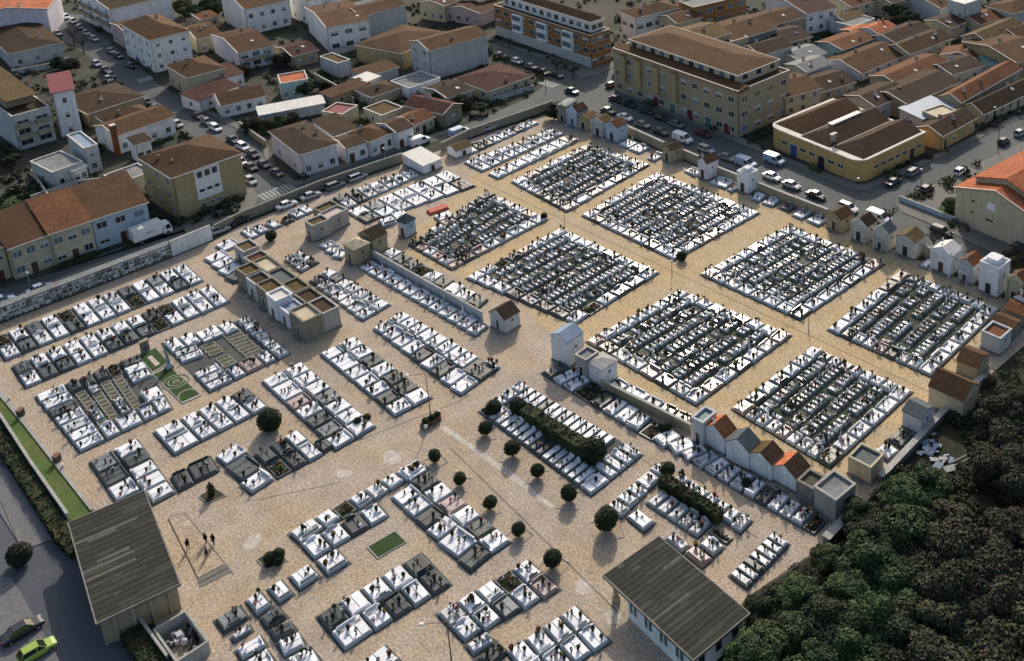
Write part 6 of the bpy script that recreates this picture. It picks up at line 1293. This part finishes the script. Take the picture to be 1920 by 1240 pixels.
# undergrowth, one uncountable mass
b = MB(); ru = random.Random(31); poly = [(1600, 985), (1670, 900), (1770, 800), (1840, 725), (1925, 650), (1925, 1245), (1330, 1245), (1405, 1130), (1510, 1065)]
def inside(u, v, pl):
    c = False
    for i in range(len(pl)):
        (a, bb), (d_, e) = pl[i], pl[i-1]
        if (bb > v) != (e > v) and u < (d_-a)*(v-bb)/(e-bb)+a: c = not c
    return c
cnt = 0
while cnt < 420:
    u, v = ru.uniform(1330, 1925), ru.uniform(650, 1245)
    if not inside(u, v, poly): continue
    if 1715 < u < 1800 and 800 < v < 880 and ru.random() < .85: continue
    q = P(u, v, .5); r_ = ru.uniform(.5, 1.3); b.leaves((q.x, q.y, r_*.55), r_, int(70*r_+25), .2, ru.choice([['leaf'], ['leaf4'], ['leaf3', 'leaf4'], ['leaf', 'leaf3'], ['leaf2', 'leaf']]), ru, .7); cnt += 1
tag(b.build('undergrowth'), 'dark brambles and undergrowth covering the waste ground behind the cemetery', 'undergrowth', None, 'stuff')
# loose rubble on the waste ground
b = MB(); c = P(1745, 846)
for _ in range(26):
    x, y = ru.gauss(0, 1.5), ru.gauss(0, 1.5); s = ru.uniform(.3, .9); M = Matrix.Translation((c.x+x, c.y+y, .15))@Euler((ru.uniform(-.4, .4), ru.uniform(-.4, .4), ru.uniform(0, 3))).to_matrix().to_4x4()
    b.merge(MB().box(-s, -s*.6, 0, s, s*.6, .12, ru.choice(['tarpblue', 'granite', 'tarpblue', 'stone', 'marble2'])), M)
tag(b.build('rubble_heap'), 'heap of bluish slabs and rubble beside the back wall', 'rubble')
for i, (u, v, u2, v2) in enumerate(((1783, 868, 1820, 850), (1790, 873, 1826, 856), (1700, 800, 1712, 822))):
    p, q = P(u, v, .3), P(u2, v2, .35); tag(MB().tube(p, q, .12, .1, 'stone' if i < 2 else 'fibro3', 6).build('timber_pole'), ('upper grey pole lying on the waste ground', 'lower grey pole lying on the waste ground', 'short pole leaning near the white boxy vault')[i], 'pole')
# clipped round bushes in the plaza
def bush_mesh(rng, n=420):
    b = MB().blob((0, 0, 0), .86, 'topiary', 14, 9, .09, rng=rng); b.leaves((0, 0, 0), 1.0, n*2, .10, ['topiary', 'leaf', 'topiary'], rng, 1, .86)
    for _ in range(7):
        d = Vector((rng.gauss(0, 1), rng.gauss(0, 1), rng.gauss(0, 1))).normalized()*.72; b.leaves(d, rng.uniform(.3, .42), 70, .10, ['topiary', 'leaf'], rng, 1, .6)
    return b
BM = [bush_mesh(random.Random(i)).mesh('crown') for i in range(3)]
def boxbush(rng):
    b = MB().box(-.85, -.85, -.9, .85, .85, .9, 'topiary', .08, .08)
    for _ in range(420):
        f = rng.randrange(3); q = [rng.uniform(-.88, .88) for _ in range(3)]; q[f] = rng.choice([-.9, .92]); b.leaves(q, .06, 1, .13, ['topiary', 'leaf'], rng)
    return b
BX = boxbush(random.Random(4)).mesh('crown')
PB = [(910, 803, 'r', 1.05, 'nearest the tall hedge plot top'), (960, 841, 'r', 1.15, 'second from top beside hedge plot'), (1008, 883, 'r', 1.0, 'small, third from top beside hedge plot'), (1067, 925, 'r', 1.15, 'fourth from top beside hedge plot'), (1137, 974, 'r', 1.55, 'the largest, beside right gatehouse path'),
      (815, 855, 'r', .95, 'first of left row in plaza'), (862, 898, 'r', .95, 'second of left row in plaza'), (919, 943, 'r', .9, 'third of left row in plaza'), (972, 993, 'r', .95, 'fourth of left row in plaza'), (1036, 1048, 'r', 1.2, 'last of left row near corner tomb')]
for i, (u, v, k, R, w) in enumerate(PB):
    p = P(u, v, R*1.05); r = empty('clipped_bush', (p.x, p.y, 0), rt.uniform(0, 6), ('round' if k == 'r' else 'square')+' clipped dark bush, '+w, 'bush', 'clipped bushes lining the plaza')
    MB().tube((0, 0, 0), (0, 0, R), .12, .1, 'bark', 7).build('trunk', r); c = link('crown', BM[i % 3] if k == 'r' else BX, r, (0, 0, R*1.15)); c.scale = (R*rt.uniform(.9, 1.06), R*rt.uniform(.9, 1.06), R*rt.uniform(.88, 1.02)); c.rotation_euler = (rt.uniform(-.3, .3), rt.uniform(-.3, .3), rt.uniform(0, 6))
    e = MB(); t = R+.35
    for a in ((-t, -t, t, -t+.08), (-t, t-.08, t, t), (-t, -t+.08, -t+.08, t-.08), (t-.08, -t+.08, t, t-.08)): e.box(a[0], a[1], 0, a[2], a[3], .07, 'stone')
    e.build('kerb', r)
for u, v, R, lb in ((505, 788, 1.75, 'big round bush on bare ground beside plots'), (670, 790, .6, 'left of two small round bushes on a tomb'), (688, 783, .6, 'right of two small round bushes on a tomb'), (508, 442, 1.1, 'round dark bush by the upper wall row'), (925, 764, 1.2, 'round bush at the corner of the hedge plot'), (972, 762, 1.35, 'round bush at the top of the tall hedge'), (1112, 845, 1.9, 'large dark bush at lower end of tall hedge'), (1252, 880, 1.05, 'dark bush at the top of the long hedge'), (1278, 480, .95, 'dark bush at corner of the central crossing'), (1385, 838, 1.1, 'loose bush behind the orange roofed vault'), (1250, 800, .8, 'dark bush in the shaded row'), (1020, 405, .7, 'dark bush in the square plot near slate vault'), (1545, 820, .6, 'brown bush in square plot behind gabled vaults'), (36, 1040, 1.5, 'oval bush on the car park traffic island'), (1400, 905, .7, 'small bush against the curved gable vault')):
    p = P(u, v, R*.95); r = empty('bush', (p.x, p.y, 0), rt.uniform(0, 6), lb, 'bush'); MB().tube((0, 0, 0), (0, 0, R), .1, .08, 'bark', 6).build('trunk', r); c = link('crown', BM[rt.randrange(3)], r, (0, 0, R*.98)); c.scale = (R, R, R*.95)
for i, (u, v, R) in enumerate(((505, 1046, .75), (520, 1052, .6), (522, 1040, .8))):
    p = P(u, v, R); r = empty('bush', (p.x, p.y, 0), i, ('left', 'front', 'rear')[i]+' clipped shrub in the small square planting bed', 'bush'); MB().tube((0, 0, 0), (0, 0, R), .08, .06, 'bark', 6).build('trunk', r); c = link('crown', BM[i], r, (0, 0, R)); c.scale = (R, R, R)
# hedges
def hedge(label, pts, w, h, dens=150, mats=('leaf', 'hedge', 'topiary')):
    g_ = [P(u, v, h*.6) for u, v in pts]; o = g_[0].copy(); o.z = 0; b = MB(); rh_ = random.Random(len(label))
    for i in range(len(g_)-1):
        p, q = g_[i]-o, g_[i+1]-o; p.z = q.z = 0; d = (q-p); L = d.length; d.normalize(); n = Vector((-d.y, d.x, 0))
        k = max(1, int(L/1.0))
        for j in range(k):
            a, c = p+d*(L*j/k), p+d*(L*(j+1)/k+.02); ww = w*rh_.uniform(.85, 1.08)/2; hh = h*rh_.uniform(.9, 1.06)
            pl = [a-n*ww, c-n*ww, c+n*ww, a+n*ww]; b.prism([(t.x, t.y) for t in pl], 0, hh*.95, 'hedge')
        for _ in range(int(dens*L)):
            t = rh_.random()*L; s = rh_.uniform(-1, 1); z = rh_.uniform(.1, 1)
            if rh_.random() < .5: z = 1
            else: s = rh_.choice((-1, 1))
            c = p+d*t+n*(s*w*.52); b.leaves((c.x, c.y, z*h), .12, 1, .16, list(mats), rh_)
    r = empty('hedge', o, 0, label, 'hedge'); b.build('foliage', r)
hedge('tall mixed hedge down the middle of the hedge plot', [(985, 770), (1105, 850)], 2.0, 2.4, 90, ('leaf', 'leaf4', 'leaf2', 'topiary'))
hedge('long clipped box hedge behind the grey vault tombs', [(1240, 897), (1350, 968)], 1.4, 1.8, 120, ('topiary', 'leaf', 'hedge'))
hedge('dark clipped hedge along the car park wall', [(-14, 795), (48, 893), (122, 1008), (148, 1032)], 2.0, 1.1, 80, ('topiary', 'topiary', 'leaf'))
hedge('dark hedge beside the pale green yard wall', [(248, 1182), (300, 1262)], 2.4, 1.4, 80, ('topiary', 'leaf'))
hedge('dark green hedge strip behind the retaining wall row', [(703, 484), (800, 536)], .5, .7, 60)
# trimmed cypress and small posts
for i, (u, v, R) in enumerate(((397, 918, .45), (112, 862, .55), (40, 772, .5))):
    if i == 0:
        r = empty('cypress', P(397, 930), 0, 'small dark cypress in the square bed by left gatehouse', 'cypress'); b = MB().tube((0, 0, .2), (0, 0, 2.4), .45, .05, 'topiary', 9); b.leaves((0, 0, 1.0), .55, 260, .14, ['topiary', 'leaf'], rt, 1.9, .7); b.build('foliage', r); MB().tube((0, 0, 0), (0, 0, .3), .08, .08, 'bark', 6).build('trunk', r)
# waste bins and white lanterns along the grass strip
for i, (u, v) in enumerate(((40, 772), (108, 858))):
    r = empty('bin_stand', P(u, v+8), .6, ('upper', 'lower')[i]+' dark bin stand on the kerb of the grass strip', 'bin', 'bin stands along grass strip')
    MB().box(-.35, -.45, .1, .35, .45, 1.1, 'pot').build('bin', r); MB().box(-.42, -.52, 1.101, .42, .52, 1.18, 'rustmetal').build('lid', r); MB().box(-.3, -.4, 0, .3, .4, .099, 'stone').build('foot', r)
for i, (u, v) in enumerate(((18, 751), (118, 878))):
    tag(MB().tube((0, 0, 0), (0, 0, .35), .1, .1, 'stone', 8).blob((0, 0, .5), .22, 'lampglass', 8, 5).build('kerb_lamp', None, P(u, v)), ('upper', 'lower')[i]+' white globe on kerb of the grass strip', 'globe lamp', 'white globes on kerb')
# planter boxes around the lamp
for i, (u, v, s) in enumerate(((799, 799, .6), (811, 792, .6), (821, 786, .5))):
    r = empty('planter', P(u, v), .5+.2*i, ('left', 'middle', 'right')[i]+' dark planter box at the foot of the plaza lamp', 'planter', 'planter boxes under plaza lamp')
    MB().box(-s, -s, 0, s, s, .7, 'rustmetal', -.05, -.05).build('box', r); b = MB().blob((0, 0, .95), s*.9, 'topiary', 8, 5, .2, .8, rng=rt); b.leaves((0, 0, 1.0), s*1.0, 150, .13, ['leaf', 'topiary'], rt, .5); b.build('plant', r)
tag(MB().tube((0, 0, 0), (0, 0, .5), .12, .1, 'stone', 8).blob((0, 0, .75), .3, 'lampglass', 10, 6).build('globe_lamp', None, P(799, 808)), 'white globe light before the left planter box', 'globe lamp')
tag(MB().tube((0, 0, 0), (0, 0, .9), .1, .08, 'stone', 8).blob((0, 0, 1.1), .26, 'lampglass', 10, 6).build('globe_lamp', None, P(824, 784)), 'white globe light behind the right planter box', 'globe lamp')
# bare pollarded plane trees
def bare_tree(label, p, h, n=9, group='bare trees in the streets', twig=True):
    r = empty('bare_tree', p, 0, label, 'tree', group); MB().tube((0, 0, 0), (0, 0, h*.45), .2, .16, 'bark', 8).build('trunk', r); b = MB()
    for i in range(n):
        a = 6.28*i/n+rt.random()*.5; q = Vector((math.cos(a), math.sin(a), 0))*h*rt.uniform(.18, .32)+Vector((0, 0, h*rt.uniform(.65, .85))); b.tube((0, 0, h*.43), q, .12, .08, 'bark', 6); b.blob(q, .14, 'bark', 6, 4)
        if twig:
            for k in range(6):
                d = Vector((rt.gauss(0, .5), rt.gauss(0, .5), rt.uniform(.3, 1)))*h*.18; b.tube(q, q+d, .04, .012, 'bark', 4)
    b.build('branches', r)
for u, v, h, lb in ((1668, 425, 4.5, 'pollarded bare tree behind the hooded chapel'), (1750, 470, 4.0, 'bare pollarded tree left of the ornate chapel'), (1075, 150, 5, 'bare street tree before the orange block corner'), (1045, 138, 5, 'bare street tree beside the parked grey cars'), (795, 32, 5, 'bare tree before the yellow street house'), (140, 85, 6, 'bare reddish tree at the left street kerb'), (158, 100, 6, 'second bare reddish tree at the left street kerb')):
    g0 = P(u, v); bare_tree(lb, g0, h)
# town gardens: bushes and trees between houses
for u, v, R, ci, lb in ((365, 22, 3.0, 0, 'dark tree between the hipped house and white house'), (395, 14, 3.0, 3, 'second dark tree behind the white house'), (342, 12, 2.5, 3, 'dark tree right of the tall white apartment house'), (560, 140, 1.8, 3, 'dark garden tree beside the orange flat roof'), (575, 165, 1.8, 0, 'garden tree beside the white corrugated shed'), (500, 232, 1.6, 4, 'yellow-green shrub below the corrugated shed'), (520, 228, 1.5, 0, 'dark garden shrub below the corrugated shed'), (545, 222, 1.4, 1, 'brown garden shrub below the corrugated shed'), (470, 235, 1.5, 1, 'brown shrub in the walled garden by parked cars'), (600, 158, 1.6, 1, 'brown tree in the inner yard'), (712, 96, 1.8, 3, 'dark tree before the ochre walled house'), (790, 190, 1.8, 1, 'brown tree behind the brown cottage'), (815, 186, 1.6, 3, 'dark tree in the yard beside maroon roof'), (870, 190, 1.6, 1, 'reddish shrub in the corner house garden'), (900, 200, 1.3, 0, 'green shrub in the corner house garden'), (1680, 20, 2.4, 0, 'dark tree at the top right yard'), (1705, 34, 2.2, 3, 'dark tree beside the top right dual house'), (1782, 385, 1.4, 2, 'green shrub in the garden of the gabled house'), (1038, 208, 1.7, 3, 'dark shrub left of the olive corner chapel'), (20, 300, 1.4, 1, 'brown shrub beside the lawn garden'), (15, 395, 1.4, 2, 'green shrub in the lawn garden'), (130, 122, 1.8, 1, 'brown tree by the low grey house'), (110, 118, 1.6, 3, 'dark tree by the low grey house'), (1905, 485, 1.8, 1, 'brown shrub at the pavement by the right edge'), (455, 130, 1.6, 1, 'brown tree in the yard of the strip window house'), (530, 110, 1.9, 1, 'brown tree beside the white apartment house'), (545, 95, 1.7, 3, 'dark tree beside the white apartment house'), (1560, 145, 1.3, 3, 'dark tree before the white gabled house'), (1740, 150, 1.5, 3, 'dark tree in the yard behind the terrace')):
    R *= 1.25; h = R*1.0; p = P(u, v, h); tree(lb, (p.x, p.y, 0), R, h, ci, 'trees and shrubs in the town gardens')

# ---- garden growth of the town, an uncountable mass of shrubs in the yards
b = MB(); rgd = random.Random(17)
STREET = [(70, 20), (150, 28), (215, 88), (300, 160), (390, 207), (440, 232), (500, 268), (520, 318), (552, 344), (640, 312), (700, 292), (790, 262), (870, 236), (990, 184), (1035, 150), (1000, 126), (900, 88), (925, 82), (1010, 105), (1075, 138), (1118, 132), (1166, 112), (1292, 62), (1305, 66), (1190, 118), (1150, 142), (1158, 172), (1260, 216), (1392, 268), (1442, 290), (1600, 352), (1640, 350), (1760, 296), (1930, 208), (1930, 262), (1745, 345), (1690, 378), (1930, 505), (1930, 1240), (0, 1240), (-60, 600), (0, 540), (150, 492), (300, 436), (400, 412), (452, 402), (462, 370), (450, 335), (330, 238), (268, 195), (160, 100), (90, 60)]
def in_house(p, m=.4):
    for lb, o, W_, D_, h_ in HOUSES:
        d = p-o
        if d.length > 60: continue
        e = [q for q in (0,)]
    return False
FP = []
for q in bpy.data.objects:
    if q.type == 'EMPTY' and q.get('category') in ('house', 'apartment block', 'factory', 'shed', 'penthouse'):
        for t in HOUSES:
            if t[0] == q.get('label'): FP.append((q.location.copy(), q.rotation_euler.z, t[2], t[3]))
FP.append((bpy.data.objects['factory'].location.copy(), bpy.data.objects['factory'].rotation_euler.z, 50, 30))
def covered(p, m=.5):
    for o_, a_, W_, D_ in FP:
        dx, dy = p.x-o_.x, p.y-o_.y; x = dx*math.cos(a_)+dy*math.sin(a_); y = -dx*math.sin(a_)+dy*math.cos(a_)
        if -m < x < W_+m and -m < y < D_+m: return True
    return False
n = 0
for _ in range(9000):
    u, v = rgd.uniform(-20, 1930), rgd.uniform(-25, 440)
    if inside(u, v, STREET): continue
    if math.sin(u*.031+v*.05)+math.sin(u*.011-v*.037+1) < -.35: continue
    q = P(u, v)
    if covered(q): continue
    r_ = rgd.uniform(.4, 1.2); b.leaves((q.x, q.y, r_*.6), r_, int(26*r_+8), .36, rgd.choice([['leaf'], ['leaf4'], ['leaf', 'leaf3'], ['leaf2', 'leaf'], ['leaf4', 'leaf']]), rgd, .8); n += 1
    if n > 1500: break
tag(b.build('garden_growth'), 'dark shrubs and weeds filling the yards between the houses', 'garden growth', None, 'stuff')
# dark line of creeper shrubs along the left street front (terrace houses)
hedge('brown hedge before the yellow terrace houses', [(110, 500), (180, 474)], 1.0, 1.0, 60, ('leaf4', 'leaf'))
hedge('reddish hedge in front of the white lorry', [(232, 462), (276, 448)], 1.0, .9, 60, ('leaf4', 'leaf3'))
# red tarpaulin over a grave
q = [P(u, v) for u, v in ((798.7, 398), (836, 384), (843, 392), (805, 405))]
b = MB().prism([(t.x, t.y) for t in q[::-1]], .05, .5, 'tarpred') if False else MB()
c = sum(q, Vector())/4
b.add([(t.x, t.y, .03) for t in q]+[(c.x+(t.x-c.x)*.85, c.y+(t.y-c.y)*.85, .5) for t in q], [(0, 1, 5, 4), (1, 2, 6, 5), (2, 3, 7, 6), (3, 0, 4, 7), (4, 5, 6, 7)], 'tarpred')
tag(b.build('tarpaulin'), 'orange-red tarpaulin covering a grave near the slate vault', 'tarpaulin')
# ------------------------------------------------------------------ people
def person(label, foot, face, arm, stride, cloth):
    g0 = P(*foot); r = None
    me = bpy.data.meshes.new('person'); V = []; E = []; RAD = []
    def v(p, r_, par=None):
        V.append(p); RAD.append(r_); i = len(V)-1
        if par is not None: E.append((par, i))
        return i
    pel = v((0, 0, .95), .15); ch = v((.02, 0, 1.18), .15, pel); sh = v((.03, 0, 1.40), .14, ch); nk = v((.04, 0, 1.50), .06, sh); hd = v((.06, 0, 1.60), .095, nk); v((.05, 0, 1.70), .085, hd)
    for s in (-1, 1):
        hp = v((0, s*.10, .90), .10, pel); kn = v((stride*s*.16+.03, s*.11, .50), .068, hp); an_ = v((stride*s*.24, s*.11, .09), .048, kn); v((stride*s*.24+.17, s*.12, .04), .04, an_)
        sd = v((.02, s*.19, 1.40), .075, sh); el = v((-.04+arm*.10, s*.25, 1.13), .052, sd); wr = v((.08+arm*.22, s*.22, .92+arm*.12), .034, el); pm = v((.10+arm*.27, s*.215, .86+arm*.12), .035, wr)
        for k in range(4): v((.11+arm*.33, s*(.19+.017*k), .775+arm*.12+.01*abs(k-1.5)), .009, pm)
        v((.14+arm*.28, s*.18, .83+arm*.12), .011, pm)
    me.from_pydata(V, E, []); o = bpy.data.objects.new('person', me); COL.objects.link(o); m = o.modifiers.new('skin', 'SKIN')
    for i, rr in enumerate(RAD): me.skin_vertices[0].data[i].radius = (rr, rr)
    me.skin_vertices[0].data[0].use_root = True
    m.use_smooth_shade = True; s2 = o.modifiers.new('sub', 'SUBSURF'); s2.levels = s2.render_levels = 1
    me.materials.append(MATS['cloth_'+cloth]); o.location = (g0.x, g0.y, .0); o.rotation_euler = (0, 0, face); tag(o, label, 'person', 'people talking before the left gatehouse')
    h = MB().blob((0, 0, 0), .105, 'skin', 10, 7, sz=1.2); h.blob((.10, 0, -.01), .022, 'skin', 6, 4); h.box(.085, -.03, -.058, .105, .03, -.046, 'fl_red')
    for s in (-1, 1): h.blob((.088, s*.036, .02), .014, 'hair', 6, 4); h.blob((0, s*.105, 0), .025, 'skin', 6, 4)
    fc = h.build('face', o, (.065, 0, 1.625), True); MB().blob((-.018, 0, .035), .112, 'hair', 10, 6, sz=1.1).build('hair', o, (.06, 0, 1.63), True)
    MB().tube((0, 0, .78), (.01, 0, 1.12), .23, .175, 'cloth_'+cloth, 12).build('coat', o)
person('person in dark clothes, back one of the standing three', (387, 1019), -1.2, .1, .3, 'dark')
person('person in dark coat striding at right of the group', (401, 1022), 2.4, .3, .9, 'dark')
person('person in navy clothes nearest the gatehouse steps', (388, 1046), 1.0, .5, .5, 'navy')
person('person in dark clothes half hidden behind the gatehouse roof', (353, 1030), .3, .2, .4, 'dark')
# ------------------------------------------------------------------ final settings
cy = SC.cycles
cy.max_bounces = 5; cy.diffuse_bounces = 3; cy.glossy_bounces = 2; cy.transmission_bounces = 2; cy.use_denoising = True
